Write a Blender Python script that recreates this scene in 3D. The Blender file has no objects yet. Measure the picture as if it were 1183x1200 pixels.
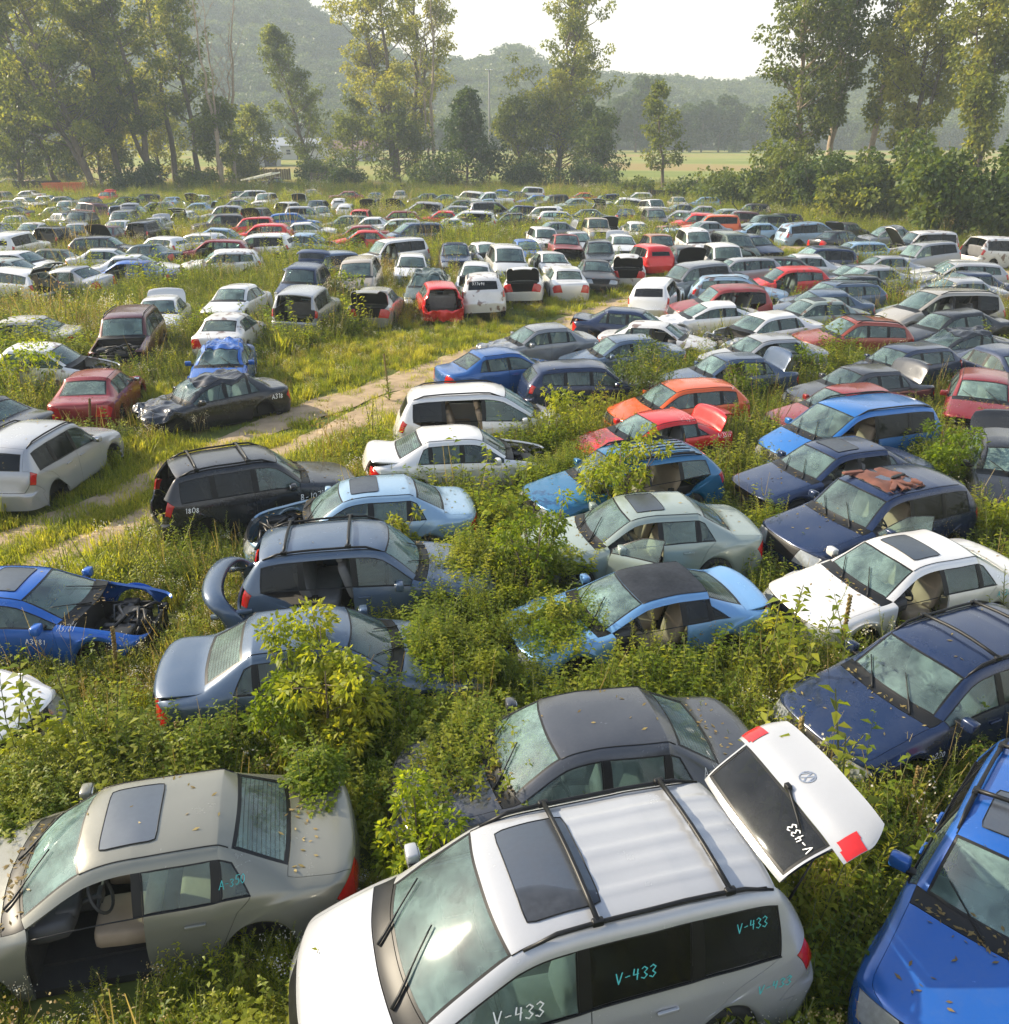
import bpy, math, random
import numpy as np
from mathutils import Vector, Matrix, noise
from mathutils.bvhtree import BVHTree
random.seed(7); RNG = np.random.default_rng(11)
SC = bpy.context.scene; COL = SC.collection
R = math.radians

# ------------------------------------------------------------------ materials
def mat(name):
    m = bpy.data.materials.new(name); m.use_nodes = True
    nt = m.node_tree; nt.nodes.clear()
    out = nt.nodes.new('ShaderNodeOutputMaterial')
    return m, nt, out
def nd(nt, typ, **kw):
    n = nt.nodes.new(typ)
    for k, v in kw.items():
        if k.startswith('i_'):
            n.inputs[k[2:].replace('_', ' ')].default_value = v
        else: setattr(n, k, v)
    return n
def simple(name, col, rough=.6, metal=0., spec=.5, var=.25, scale=6., coat=0.):
    m, nt, out = mat(name)
    p = nd(nt, 'ShaderNodeBsdfPrincipled')
    p.inputs['Roughness'].default_value = rough; p.inputs['Metallic'].default_value = metal
    p.inputs['Specular IOR Level'].default_value = spec; p.inputs['Coat Weight'].default_value = coat
    tc = nd(nt, 'ShaderNodeTexCoord'); nz = nd(nt, 'ShaderNodeTexNoise'); nz.inputs['Scale'].default_value = scale
    nz.inputs['Detail'].default_value = 5
    mx = nd(nt, 'ShaderNodeMix', data_type='RGBA')
    mx.inputs[6].default_value = (*[c*(1-var) for c in col], 1); mx.inputs[7].default_value = (*[min(1, c*(1+var)) for c in col], 1)
    nt.links.new(tc.outputs['Object'], nz.inputs['Vector']); nt.links.new(nz.outputs['Fac'], mx.inputs[0])
    nt.links.new(mx.outputs[2], p.inputs['Base Color']); nt.links.new(p.outputs[0], out.inputs[0])
    return m
def paint_mat(name, rough, dustmax, rust=0.):
    m, nt, out = mat(name); L = nt.links.new
    p = nd(nt, 'ShaderNodeBsdfPrincipled')
    oi = nd(nt, 'ShaderNodeObjectInfo'); tc = nd(nt, 'ShaderNodeTexCoord')
    n1 = nd(nt, 'ShaderNodeTexNoise'); n1.inputs['Scale'].default_value = 2.2; n1.inputs['Detail'].default_value = 7; n1.inputs['Roughness'].default_value = .68
    n2 = nd(nt, 'ShaderNodeTexNoise'); n2.inputs['Scale'].default_value = 26; n2.inputs['Detail'].default_value = 6
    va = nd(nt, 'ShaderNodeVectorMath', operation='ADD'); L(tc.outputs['Object'], va.inputs[0])
    cv = nd(nt, 'ShaderNodeCombineXYZ'); mu = nd(nt, 'ShaderNodeMath', operation='MULTIPLY'); mu.inputs[1].default_value = 37
    L(oi.outputs['Random'], mu.inputs[0]); L(mu.outputs[0], cv.inputs[0]); L(cv.outputs[0], va.inputs[1])
    L(va.outputs[0], n1.inputs['Vector']); L(va.outputs[0], n2.inputs['Vector'])
    r1 = nd(nt, 'ShaderNodeMapRange'); r1.inputs[1].default_value = .36; r1.inputs[2].default_value = .72; r1.inputs[3].default_value = .03; r1.inputs[4].default_value = dustmax
    L(n1.outputs['Fac'], r1.inputs[0])
    r2 = nd(nt, 'ShaderNodeMapRange'); r2.inputs[1].default_value = .3; r2.inputs[2].default_value = .7; r2.inputs[3].default_value = .55; r2.inputs[4].default_value = 1.2
    L(n2.outputs['Fac'], r2.inputs[0])
    mm = nd(nt, 'ShaderNodeMath', operation='MULTIPLY'); L(r1.outputs[0], mm.inputs[0]); L(r2.outputs[0], mm.inputs[1])
    mx = nd(nt, 'ShaderNodeMix', data_type='RGBA'); mx.inputs[7].default_value = (.22, .215, .20, 1)
    L(mm.outputs[0], mx.inputs[0]); L(oi.outputs['Color'], mx.inputs[6])
    base = mx.outputs[2]
    if rust:
        n3 = nd(nt, 'ShaderNodeTexNoise'); n3.inputs['Scale'].default_value = 3.1; n3.inputs['Detail'].default_value = 8; L(va.outputs[0], n3.inputs['Vector'])
        r3 = nd(nt, 'ShaderNodeMapRange'); r3.inputs[1].default_value = .56; r3.inputs[2].default_value = .62; L(n3.outputs['Fac'], r3.inputs[0])
        m3 = nd(nt, 'ShaderNodeMix', data_type='RGBA'); m3.inputs[7].default_value = (.12, .045, .02, 1)
        m4 = nd(nt, 'ShaderNodeMath', operation='MULTIPLY'); m4.inputs[1].default_value = rust; L(r3.outputs[0], m4.inputs[0])
        L(m4.outputs[0], m3.inputs[0]); L(base, m3.inputs[6]); base = m3.outputs[2]
    L(base, p.inputs['Base Color'])
    rr = nd(nt, 'ShaderNodeMapRange'); rr.inputs[3].default_value = rough; rr.inputs[4].default_value = rough+.35; L(mm.outputs[0], rr.inputs[0]); rr.inputs[2].default_value = .5
    L(rr.outputs[0], p.inputs['Roughness'])
    p.inputs['Metallic'].default_value = .30
    p.inputs['Coat Weight'].default_value = .42; p.inputs['Coat Roughness'].default_value = .12
    bp = nd(nt, 'ShaderNodeBump'); bp.inputs['Strength'].default_value = .05; bp.inputs['Distance'].default_value = .05
    L(n1.outputs['Fac'], bp.inputs['Height']); L(bp.outputs[0], p.inputs['Normal'])
    L(p.outputs[0], out.inputs[0])
    return m
def glass_mat(name, tint, dust, dcol, lo, hi, refl=1., gr=.06, lines=False):
    m, nt, out = mat(name); L = nt.links.new
    tr = nd(nt, 'ShaderNodeBsdfTransparent'); tr.inputs[0].default_value = (*tint, 1)
    gl = nd(nt, 'ShaderNodeBsdfGlossy'); gl.inputs['Roughness'].default_value = gr; gl.inputs[0].default_value = (.9, .97, 1, 1)
    fr = nd(nt, 'ShaderNodeFresnel'); fr.inputs[0].default_value = 1.6
    fm = nd(nt, 'ShaderNodeMath', operation='MULTIPLY'); fm.inputs[1].default_value = refl; L(fr.outputs[0], fm.inputs[0])
    m1 = nd(nt, 'ShaderNodeMixShader'); L(fm.outputs[0], m1.inputs[0]); L(tr.outputs[0], m1.inputs[1]); L(gl.outputs[0], m1.inputs[2])
    df = nd(nt, 'ShaderNodeBsdfDiffuse'); df.inputs[0].default_value = (*dcol, 1)
    tc = nd(nt, 'ShaderNodeTexCoord'); oi = nd(nt, 'ShaderNodeObjectInfo')
    va = nd(nt, 'ShaderNodeVectorMath', operation='ADD'); L(tc.outputs['Object'], va.inputs[0])
    mu = nd(nt, 'ShaderNodeMath', operation='MULTIPLY'); mu.inputs[1].default_value = 53; L(oi.outputs['Random'], mu.inputs[0]); L(mu.outputs[0], va.inputs[1])
    n1 = nd(nt, 'ShaderNodeTexNoise'); n1.inputs['Scale'].default_value = 1.7; n1.inputs['Detail'].default_value = 7; n1.inputs['Roughness'].default_value = .6; L(va.outputs[0], n1.inputs['Vector'])
    mr = nd(nt, 'ShaderNodeMapRange'); mr.inputs[1].default_value = .3; mr.inputs[2].default_value = .72; mr.inputs[3].default_value = dust*lo; mr.inputs[4].default_value = dust*hi; L(n1.outputs['Fac'], mr.inputs[0])
    n2 = nd(nt, 'ShaderNodeTexNoise'); n2.inputs['Scale'].default_value = 17; n2.inputs['Detail'].default_value = 5; L(va.outputs[0], n2.inputs['Vector'])
    w1 = nd(nt, 'ShaderNodeMath', operation='MULTIPLY_ADD'); w1.inputs[1].default_value = .9; w1.inputs[2].default_value = .45; L(oi.outputs['Random'], w1.inputs[0])
    w2 = nd(nt, 'ShaderNodeMath', operation='MULTIPLY_ADD'); w2.inputs[1].default_value = 1.; w2.inputs[2].default_value = .5; L(n2.outputs['Fac'], w2.inputs[0])
    w3 = nd(nt, 'ShaderNodeMath', operation='MULTIPLY'); L(w1.outputs[0], w3.inputs[0]); L(w2.outputs[0], w3.inputs[1])
    w4 = nd(nt, 'ShaderNodeMath', operation='MULTIPLY', use_clamp=True); L(mr.outputs[0], w4.inputs[0]); L(w3.outputs[0], w4.inputs[1]); mr = w4
    m2 = nd(nt, 'ShaderNodeMixShader'); L(mr.outputs[0], m2.inputs[0]); L(m1.outputs[0], m2.inputs[1]); L(df.outputs[0], m2.inputs[2])
    res = m2.outputs[0]
    if lines:
        sp = nd(nt, 'ShaderNodeSeparateXYZ'); L(tc.outputs['Object'], sp.inputs[0]); q1 = nd(nt, 'ShaderNodeMath', operation='MULTIPLY'); q1.inputs[1].default_value = 24; L(sp.outputs[0], q1.inputs[0])
        q2 = nd(nt, 'ShaderNodeMath', operation='FRACT'); L(q1.outputs[0], q2.inputs[0]); q3 = nd(nt, 'ShaderNodeMath', operation='LESS_THAN'); q3.inputs[1].default_value = .2; L(q2.outputs[0], q3.inputs[0])
        q4 = nd(nt, 'ShaderNodeMath', operation='MULTIPLY'); q4.inputs[1].default_value = .55; L(q3.outputs[0], q4.inputs[0]); d2 = nd(nt, 'ShaderNodeBsdfDiffuse'); d2.inputs[0].default_value = (.045, .035, .025, 1)
        m5 = nd(nt, 'ShaderNodeMixShader'); L(q4.outputs[0], m5.inputs[0]); L(res, m5.inputs[1]); L(d2.outputs[0], m5.inputs[2]); res = m5.outputs[0]
    L(res, out.inputs[0])
    return m
def leaf_mat(name, c1, c2, c3, trans=.45, nscale=.25, trcol=1.4):
    m, nt, out = mat(name); L = nt.links.new
    oi = nd(nt, 'ShaderNodeObjectInfo'); ge = nd(nt, 'ShaderNodeNewGeometry')
    nz = nd(nt, 'ShaderNodeTexNoise'); nz.inputs['Scale'].default_value = nscale; nz.inputs['Detail'].default_value = 3; L(ge.outputs['Position'], nz.inputs['Vector'])
    ad = nd(nt, 'ShaderNodeMath', operation='ADD'); L(nz.outputs['Fac'], ad.inputs[0])
    m0 = nd(nt, 'ShaderNodeMath', operation='MULTIPLY_ADD'); m0.inputs[1].default_value = .5; m0.inputs[2].default_value = -.25; L(oi.outputs['Random'], m0.inputs[0]); L(m0.outputs[0], ad.inputs[1])
    a2 = nd(nt, 'ShaderNodeMath', operation='ADD'); L(ad.outputs[0], a2.inputs[0])
    m1 = nd(nt, 'ShaderNodeMath', operation='MULTIPLY_ADD'); m1.inputs[1].default_value = .36; m1.inputs[2].default_value = -.18; L(ge.outputs['Random Per Island'], m1.inputs[0]); L(m1.outputs[0], a2.inputs[1])
    cr = nd(nt, 'ShaderNodeValToRGB'); e = cr.color_ramp.elements
    e[0].position = .25; e[0].color = (*c1, 1); e[1].position = .8; e[1].color = (*c3, 1)
    x = e.new(.5); x.color = (*c2, 1)
    L(a2.outputs[0], cr.inputs[0])
    pr = nd(nt, 'ShaderNodeBsdfPrincipled'); pr.inputs['Roughness'].default_value = .5; pr.inputs['Specular IOR Level'].default_value = .3; L(cr.outputs[0], pr.inputs['Base Color'])
    tb = nd(nt, 'ShaderNodeBsdfTranslucent')
    mx = nd(nt, 'ShaderNodeMix', data_type='RGBA', blend_type='MULTIPLY'); mx.inputs[0].default_value = 1; mx.inputs[7].default_value = (trcol*1.15, trcol*1.05, trcol*.5, 1); L(cr.outputs[0], mx.inputs[6])
    L(mx.outputs[2], tb.inputs[0])
    ms = nd(nt, 'ShaderNodeMixShader'); ms.inputs[0].default_value = trans; L(pr.outputs[0], ms.inputs[1]); L(tb.outputs[0], ms.inputs[2])
    L(ms.outputs[0], out.inputs[0])
    return m
M = {}
M['paint'] = paint_mat('car_paint', .20, .12)
M['dull'] = paint_mat('weathered_paint', .36, .28, .8)
M['trim'] = simple('black_trim', (.009, .0095, .01), .42, var=.5, scale=9, spec=.28)
M['rubber'] = simple('tyre_rubber', (.02, .02, .02), .8)
M['under'] = simple('dark_underbody', (.022, .02, .018), .85, var=.6)
M['engine'] = simple('grimy_engine_metal', (.09, .088, .085), .5, .5, var=.7, scale=14)
M['alloy'] = simple('alloy_wheel', (.42, .42, .42), .35, .8)
M['chrome'] = simple('bright_metal', (.6, .6, .6), .2, .9, var=.1)
M['seat_tan'] = simple('tan_upholstery', (.34, .26, .18), .8, var=.2)
M['seat_grey'] = simple('grey_upholstery', (.16, .16, .16), .8, var=.25)
M['dash'] = simple('dashboard_plastic', (.05, .05, .052), .65)
M['red_lens'] = simple('red_lens', (.42, .012, .01), .12, var=.3, scale=18, coat=.6)
M['lamp'] = simple('headlight_lens', (.30, .32, .33), .1, .3, var=.5, scale=14, coat=.8)
M['amber'] = simple('amber_lens', (.6, .2, .01), .15)
M['chalkW'] = simple('white_paint_marker', (.8, .8, .78), .8, var=.1, scale=40)
M['chalkT'] = simple('turquoise_paint_marker', (.08, .5, .5), .8, var=.1, scale=40)
M['chalkY'] = simple('yellow_paint_marker', (.7, .55, .12), .8, var=.1, scale=40)
M['glass'] = glass_mat('dusty_glass', (.62, .80, .76), 1., (.36, .50, .45), .04, .26, .9)
M['shield'] = glass_mat('dusty_windscreen', (.55, .74, .70), 1., (.36, .54, .50), .03, .36, 1.1)
M['rear_glass'] = glass_mat('heated_rear_glass', (.5, .72, .66), 1., (.36, .50, .45), .06, .36, .9, .06, True)
M['dark_glass'] = glass_mat('privacy_glass', (.03, .035, .04), 1., (.16, .17, .19), .02, .10, .45, .1)
M['sunroof'] = glass_mat('sunroof_glass', (.02, .024, .03), 1., (.08, .09, .11), .2, .5, .22, .3)
M['fabric'] = simple('rust_brown_blanket', (.13, .05, .035), .9, var=.7, scale=5)
M['wood'] = simple('bare_bark', (.30, .235, .165), .9, var=.45, scale=3)
M['bark'] = simple('tree_bark', (.115, .09, .065), .9, var=.45, scale=2)
M['stem'] = simple('plant_stem', (.11, .12, .04), .8)
M['leaf_weed'] = leaf_mat('weed_leaf', (.11, .155, .010), (.225, .275, .02), (.38, .375, .04), .57, .35)
M['leaf_vine'] = leaf_mat('vine_leaf', (.10, .16, .010), (.205, .275, .018), (.35, .375, .032), .57, .5)
M['leaf_elder'] = leaf_mat('sapling_leaf', (.115, .175, .014), (.20, .25, .022), (.32, .33, .035), .52, .8)
M['leaf_grass'] = leaf_mat('grass_blade', (.14, .185, .016), (.25, .285, .03), (.39, .36, .06), .57, .3)
M['leaf_dry'] = leaf_mat('dry_stalk', (.19, .13, .045), (.26, .20, .075), (.34, .27, .11), .3, .5)
M['flower'] = leaf_mat('small_white_flower', (.4, .38, .3), (.55, .53, .45), (.6, .6, .5), .2, .5)
M['leaf_tree'] = leaf_mat('cottonwood_leaf', (.08, .11, .022), (.155, .19, .034), (.29, .29, .06), .55, .16)
M['leaf_bush'] = leaf_mat('thicket_leaf', (.035, .065, .013), (.07, .11, .02), (.14, .17, .03), .42, .18)
M['leaf_far'] = leaf_mat('woodland_leaf', (.035, .065, .018), (.065, .10, .026), (.10, .13, .035), .35, .02)

COLS = dict(white=(.64,.635,.62), vanwhite=(.40,.41,.425), silver=(.31,.32,.335), silver2=(.36,.34,.30), grey=(.17,.18,.19), dgrey=(.045,.049,.058), black=(.010,.011,.014),
 navy=(.003,.016,.06), navy2=(.022,.035,.075), blue=(.008,.10,.40), blue2=(.006,.085,.30), blue3=(.012,.13,.40), sky=(.13,.29,.52), ltblue=(.22,.34,.46), steel=(.06,.095,.15), steel2=(.04,.07,.13),
 teal=(.005,.11,.24), dteal=(.012,.05,.075), green=(.05,.075,.05), pgreen=(.24,.29,.265), red=(.62,.008,.006), dred=(.22,.010,.010), orange=(.62,.095,.012), rust=(.26,.09,.03), rust2=(.30,.055,.028),
 tan=(.40,.34,.26), maroon=(.085,.018,.018), beige=(.33,.315,.27), sonatagrey=(.17,.17,.14))

# ------------------------------------------------------------------ object helpers
def mesh_np(name, V, F, mats, mi=None, nrm=None, smooth=True):
    me = bpy.data.meshes.new(name)
    me.from_pydata([tuple(v) for v in V], [], [tuple(f) for f in F])
    for m in mats: me.materials.append(m)
    if mi is not None: me.polygons.foreach_set('material_index', np.asarray(mi, dtype=np.int32))
    me.polygons.foreach_set('use_smooth', np.full(len(me.polygons), smooth))
    if nrm is not None: me.normals_split_custom_set_from_vertices([tuple(n) for n in nrm])
    me.update(); return me
def link(name, me, parent=None, loc=None, rot=None):
    o = bpy.data.objects.new(name, me); COL.objects.link(o)
    if parent: o.parent = parent
    if loc is not None: o.location = loc
    if rot is not None: o.rotation_euler = rot
    return o
def tag(o, label=None, cat=None, group=None, kind=None):
    if label: o['label'] = label
    if cat: o['category'] = cat
    if group: o['group'] = group
    if kind: o['kind'] = kind
    return o
class MB:
    def __init__(s): s.V = []; s.F = []; s.I = []
    def add(s, V, F, i=0):
        b = len(s.V); s.V += [tuple(v) for v in V]; s.F += [tuple(b+k for k in f) for f in F]; s.I += [i]*len(F); return s
    def box(s, c, d, i=0, rot=None, bev=.18):
        # rounded box: a subdivided cube pulled towards a super-ellipsoid
        V, F = rbox_unit(bev); V = V*np.array(d)*.5
        if rot is not None: V = V @ np.array(rot.to_3x3() if hasattr(rot,'to_3x3') else rot).T
        return s.add(V+np.array(c), F, i)
    def hard(s, c, d, i=0, rot=None):
        V = np.array([(x, y, z) for x in (-.5, .5) for y in (-.5, .5) for z in (-.5, .5)])*np.array(d)
        if rot is not None: V = V @ np.array(rot).T
        return s.add(V+np.array(c), [(0,1,3,2),(4,6,7,5),(0,4,5,1),(2,3,7,6),(0,2,6,4),(1,5,7,3)], i)
    def tube(s, pts, rad, n=6, i=0, cap=True):
        pts = [Vector(p) for p in pts]; rad = rad if hasattr(rad, '__len__') else [rad]*len(pts)
        V = []; F = []; up = Vector((0, 0, 1))
        for k, p in enumerate(pts):
            t = (pts[min(k+1, len(pts)-1)]-pts[max(k-1, 0)]).normalized()
            a = t.cross(up if abs(t.z) < .95 else Vector((1, 0, 0))).normalized(); b = t.cross(a)
            for q in range(n):
                an = 2*math.pi*q/n; V.append(p+(a*math.cos(an)+b*math.sin(an))*rad[k])
        for k in range(len(pts)-1):
            for q in range(n):
                F.append((k*n+q, k*n+(q+1) % n, (k+1)*n+(q+1) % n, (k+1)*n+q))
        if cap: F += [tuple(range(n-1, -1, -1)), tuple(range((len(pts)-1)*n, len(pts)*n))]
        return s.add(V, F, i)
    def lathe(s, prof, n=24, axis='y', i=0, c=(0, 0, 0)):
        V = []; F = []
        for (rr, h) in prof:
            for q in range(n):
                a = 2*math.pi*q/n
                V.append((c[0]+rr*math.cos(a), c[1]+h, c[2]+rr*math.sin(a)) if axis == 'y' else (c[0]+rr*math.cos(a), c[1]+rr*math.sin(a), c[2]+h))
        for k in range(len(prof)-1):
            for q in range(n): F.append((k*n+q, k*n+(q+1) % n, (k+1)*n+(q+1) % n, (k+1)*n+q))
        return s.add(V, F, i)
    def mesh(s, name, mats, smooth=True): return mesh_np(name, s.V, s.F, mats, s.I, None, smooth)
_rb = {}
def rbox_unit(bev, n=4):
    if bev in _rb: return _rb[bev]
    V = []; F = []; key = {}
    e = 2.0/max(bev, .05)*.55+1.2
    def vid(p):
        k = tuple(round(c, 4) for c in p)
        if k not in key:
            q = np.array(p); l = (np.abs(q)**e).sum()**(1/e); key[k] = len(V); V.append(q/l)
        return key[k]
    g = [-1, -.78, 0, .78, 1]
    for ax in range(3):
        for sg in (-1, 1):
            for a in range(4):
                for b in range(4):
                    q = []
                    for (u, v) in ((g[a], g[b]), (g[a+1], g[b]), (g[a+1], g[b+1]), (g[a], g[b+1])):
                        p = [0, 0, 0]; p[ax] = sg; p[(ax+1) % 3] = u; p[(ax+2) % 3] = v; q.append(vid(p))
                    F.append(tuple(q if sg > 0 else q[::-1]))
    _rb[bev] = (np.array(V), F); return _rb[bev]

# ------------------------------------------------------------------ car surface
TY = {
 'S': dict(W=1.82,H=1.46,xf=2.08,xr=-2.36,ax=1.22,bx=-1.34,r=.32,sill=.20,zn=.70,zcw=.97,xcw=0.9,xh=.26,xrh=-1.12,xdl=-1.74,zdl=1.04,zdk=1.00,zb0=.92,zb1=.97,yr=0.575,xB=-.28,xC=-1.0,xQ=-1.30,hatch=0),
 'C': dict(W=1.76,H=1.34,xf=2.0,xr=-2.16,ax=1.15,bx=-1.28,r=.32,sill=.18,zn=.66,zcw=.92,xcw=0.82,xh=.10,xrh=-.86,xdl=-1.72,zdl=.98,zdk=.96,zb0=.87,zb1=.94,yr=0.55,xB=-.55,xC=-1.0,xQ=-1.32,hatch=0),
 'H': dict(W=1.75,H=1.50,xf=1.95,xr=-2.05,ax=1.2,bx=-1.30,r=.31,sill=.20,zn=.72,zcw=1.0,xcw=0.95,xh=.32,xrh=-1.52,xdl=-1.90,zdl=1.06,zdk=.74,zb0=.94,zb1=1.02,yr=0.585,xB=-.22,xC=-1.0,xQ=-1.55,hatch=1),
 'W': dict(W=1.80,H=1.52,xf=2.06,xr=-2.36,ax=1.2,bx=-1.36,r=.33,sill=.24,zn=.76,zcw=1.0,xcw=0.86,xh=.24,xrh=-1.82,xdl=-2.22,zdl=1.05,zdk=.76,zb0=.95,zb1=1.02,yr=0.6,xB=-.30,xC=-1.08,xQ=-1.92,hatch=1),
 'U': dict(W=1.83,H=1.70,xf=2.0,xr=-2.26,ax=1.18,bx=-1.32,r=.36,sill=.30,zn=.90,zcw=1.12,xcw=0.82,xh=.26,xrh=-1.82,xdl=-2.12,zdl=1.16,zdk=.84,zb0=1.06,zb1=1.10,yr=0.635,xB=-.30,xC=-1.12,xQ=-1.90,hatch=1),
 'E': dict(W=1.86,H=1.80,xf=2.15,xr=-2.44,ax=1.28,bx=-1.42,r=.37,sill=.33,zn=.98,zcw=1.15,xcw=0.82,xh=.28,xrh=-2.12,xdl=-2.32,zdl=1.18,zdk=.86,zb0=1.10,zb1=1.12,yr=0.67,xB=-.30,xC=-1.18,xQ=-2.15,hatch=1),
 'M': dict(W=1.97,H=1.76,xf=2.02,xr=-2.6,ax=1.24,bx=-1.52,r=.34,sill=.22,zn=0.75,zcw=1.10,xcw=1.2,xh=0.32,xrh=-2.14,xdl=-2.42,zdl=1.14,zdk=.80,zb0=1.02,zb1=1.08,yr=0.7,xB=-0.26,xC=-1.26,xQ=-2.22,hatch=1),
 'P': dict(W=1.95,H=1.80,xf=2.62,xr=-2.85,ax=1.70,bx=-1.75,r=.37,sill=.35,zn=1.0,zcw=1.16,xcw=1.20,xh=.58,xrh=-.72,xdl=-.92,zdl=1.12,zdk=1.08,zb0=1.10,zb1=1.12,yr=.64,xB=-.10,xC=-.45,xQ=-.78,hatch=0),
}
def lerp(a, b, t): return a+(b-a)*t
def cage(t):
    p = TY[t]; W2 = p['W']/2; xf = p['xf']; xr = p['xr']; s = p['sill']; H = p['H']; yr = p['yr']; r = p['r']; Ra = r+.06
    zn = p['zn']; zc = p['zcw']; zb0 = p['zb0']; zb1 = p['zb1']; xB = p['xB']; xC = p['xC']
    zm = zn*.70
    C = np.zeros((22, 9, 3))
    def st(i, L): C[i] = [(x, y*W2, z) for (x, y, z) in L]
    st(0, [(xf-.44,.94,s),(xf-.34,.95,s),(xf-.21,.92,s),(xf-.10,.82,s),(xf-.05,.68,s),(xf-.02,.52,s),(xf-.01,.38,s),(xf,.2,s),(xf,0,s)])
    st(1, [(xf-.50,.96,s),(xf-.40,.985,.36),(xf-.22,.965,zm-.04),(xf-.08,.86,zm),(xf-.01,.70,zm),(xf+.015,.54,zm),(xf+.03,.40,zm),(xf+.04,.2,zm),(xf+.045,0,zm)])
    st(2, [(xf-.56,.96,s),(xf-.50,.99,.37),(xf-.40,.985,zm+.03),(xf-.28,.91,zn-.085),(xf-.19,.78,zn-.045),(xf-.13,.64,zn-.02),(xf-.09,.5,zn-.008),(xf-.06,.28,zn),(xf-.05,0,zn)])
    zf = lambda xx: zb0  # belt height front
    for k in range(5):
        i = 3+k; q = [1, .74, 0, -.74, -1][k]; xa = p['ax']+q*Ra; az = [s, r+.66*Ra, r+Ra, r+.66*Ra, s][k]
        f = [.07, .30, .55, .80, 1][k]; xu = lerp(xf-.05, p['xcw']+.09, f); z = lerp(zn, zc-.015, f**.75)
        sw = lambda y: xu-.16*(y**2)*lerp(.9, 1, f)
        zs = lerp(zn-.10, zb0-.13, f)
        U = [(sw(.90),.915,z-.07),(sw(.82),.83,z-.035),(sw(.74),.75,z-.018),(sw(.4),.40,z-.002),(xu,0,z+.004)]
        mid = k in (1, 2, 3)
        st(i, [(xa,.955,az),(xa,1.0,max(.37, az+.045)),(lerp(xa,U[0][0],.2),1.0,max(.56*zb0/.92, az+.13)),(lerp(xa,U[0][0],.55),.975,zs)]+U)
    xd = p['ax']-Ra-.07; xc = p['xcw']
    st(8, [(xd,.955,s),(xd,.992,.36),(xd,1.0,.60*zb0/.92),(lerp(xd,xc-.2,.4),.985,zb0-.12),(xc-.20,.945,zb0),(xc-.19,.845,zc-.035),(xc-.14,.765,zc-.02),(xc-.03,.42,zc+.008),(xc,0,zc+.014)])
    def cab(i, xl, xu, zr, dy=0., x4=None, zb=None, sweep=0.):
        zb = lerp(zb0, zb1, (i-8)/6.) if zb is None else zb
        st(i, [(xl,.955,s),(xl,.992,.36),(xl,1.0,.60*zb0/.92),(lerp(xl, xu, .3) if x4 is None else lerp(xl, x4, .5),.985,zb-.12),(xu if x4 is None else x4,.945,zb),
               (xu-sweep*1.6,(yr+.055+dy)/W2,zr-.115),(xu-sweep,(yr+dy)/W2,zr-.05),(xu-sweep*.15,(yr+dy)*.55/W2,zr-.008),(xu,0,zr)])
    xh = p['xh']
    cab(9, lerp(xd, xB, .5), xh, H-.03, 0., lerp(xc-.2, xB, .5), sweep=.07)
    cab(10, xB+.032, xB+.03, H); cab(11, xB-.032, xB-.03, H)
    xa0 = p['bx']+Ra
    xl13 = max(xC-.04, xa0+.07) if xC < xa0 else xC-.04
    xl13 = max(xa0+.05, min(xC-.035, xB-.4)); xl12 = max(lerp(xB, xl13, .6), xC+.035) if xC > xa0 else lerp(xB, xl13, .6)
    cab(12, xl12, xC+.026, H-.006); cab(13, xl13, xC-.026, H-.010)
    cab(14, xa0, p['xrh'], H-.045, -.015, p['xQ'], zb1, sweep=-.04)
    hz = p['hatch']; xdl = p['xdl']; zdl = p['zdl']; zdk = p['zdk']
    for k in range(5):
        i = 14+k; q = [1, .74, 0, -.74, -1][k]; xa = p['bx']+q*Ra; az = [s, r+.66*Ra, r+Ra, r+.66*Ra, s][k]
        if k == 0:
            U = [tuple(c) for c in (C[14][4:]/np.array([1, W2, 1]))]
        else:
            f = (k-1)/4.
            if hz:
                x = lerp(xdl, xr+.05, f**.7); z = lerp(zdl, zdk, f); e = .16
                U = [(x+e+.05,.955,lerp(zb1+.01, zdk-.02, f)),(x+.10,.87,z-.01),(x+.05,.76,z),(x+.01,.42,z+.004),(x,0,z+.005)]
            else:
                x = lerp(xdl, xr+.04, f); z = lerp(zdl, zdk, f**1.3)
                e = .07*(1-f)-.02
                U = [(x+e+.14*f,.93,z-.075),(x+e+.10*f,.82,z-.03),(x+e+.07*f,.72,z-.015),(x+.01,.40,z),(x,0,z+.004)]
        U4 = U[0]
        zs = lerp(zb1-.12, (zdk-.12) if not hz else .70*zb1, k/4.)
        C[i] = [(a, b*W2, c) for (a, b, c) in [(xa,.955,az),(xa,1.0,max(.37, az+.045)),(lerp(xa,U4[0],.25),1.0,max(.56*zb0/.92, az+.13)),(lerp(xa,U4[0],.55),.98,max(zs, az+.2))]+list(U)]
    zbu = .62*zb0/.92; ze = zdk-(.03 if not hz else .10)
    st(19, [(xr+.56,.96,s),(xr+.50,.99,.38),(xr+.40,.99,zbu-.02),(xr+.26,.955,lerp(zbu, ze, .5)),(xr+.16,.87,ze-.05),(xr+.09,.74,ze-.02),(xr+.05,.6,ze-.01),(xr+.02,.3,ze),(xr+.01,0,ze)])
    zl = zbu-.02
    st(20, [(xr+.50,.96,s),(xr+.38,.985,.36),(xr+.24,.97,zl-.08),(xr+.11,.89,zl-.04),(xr+.045,.76,zl-.02),(xr+.02,.6,zl),(xr+.0,.46,zl),(xr-.02,.24,zl),(xr-.03,0,zl)])
    st(21, [(xr+.46,.94,s+.03),(xr+.36,.95,s+.03),(xr+.24,.91,s+.03),(xr+.14,.82,s+.03),(xr+.09,.68,s+.03),(xr+.07,.52,s+.03),(xr+.05,.38,s+.03),(xr+.04,.2,s+.03),(xr+.04,0,s+.03)])
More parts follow.
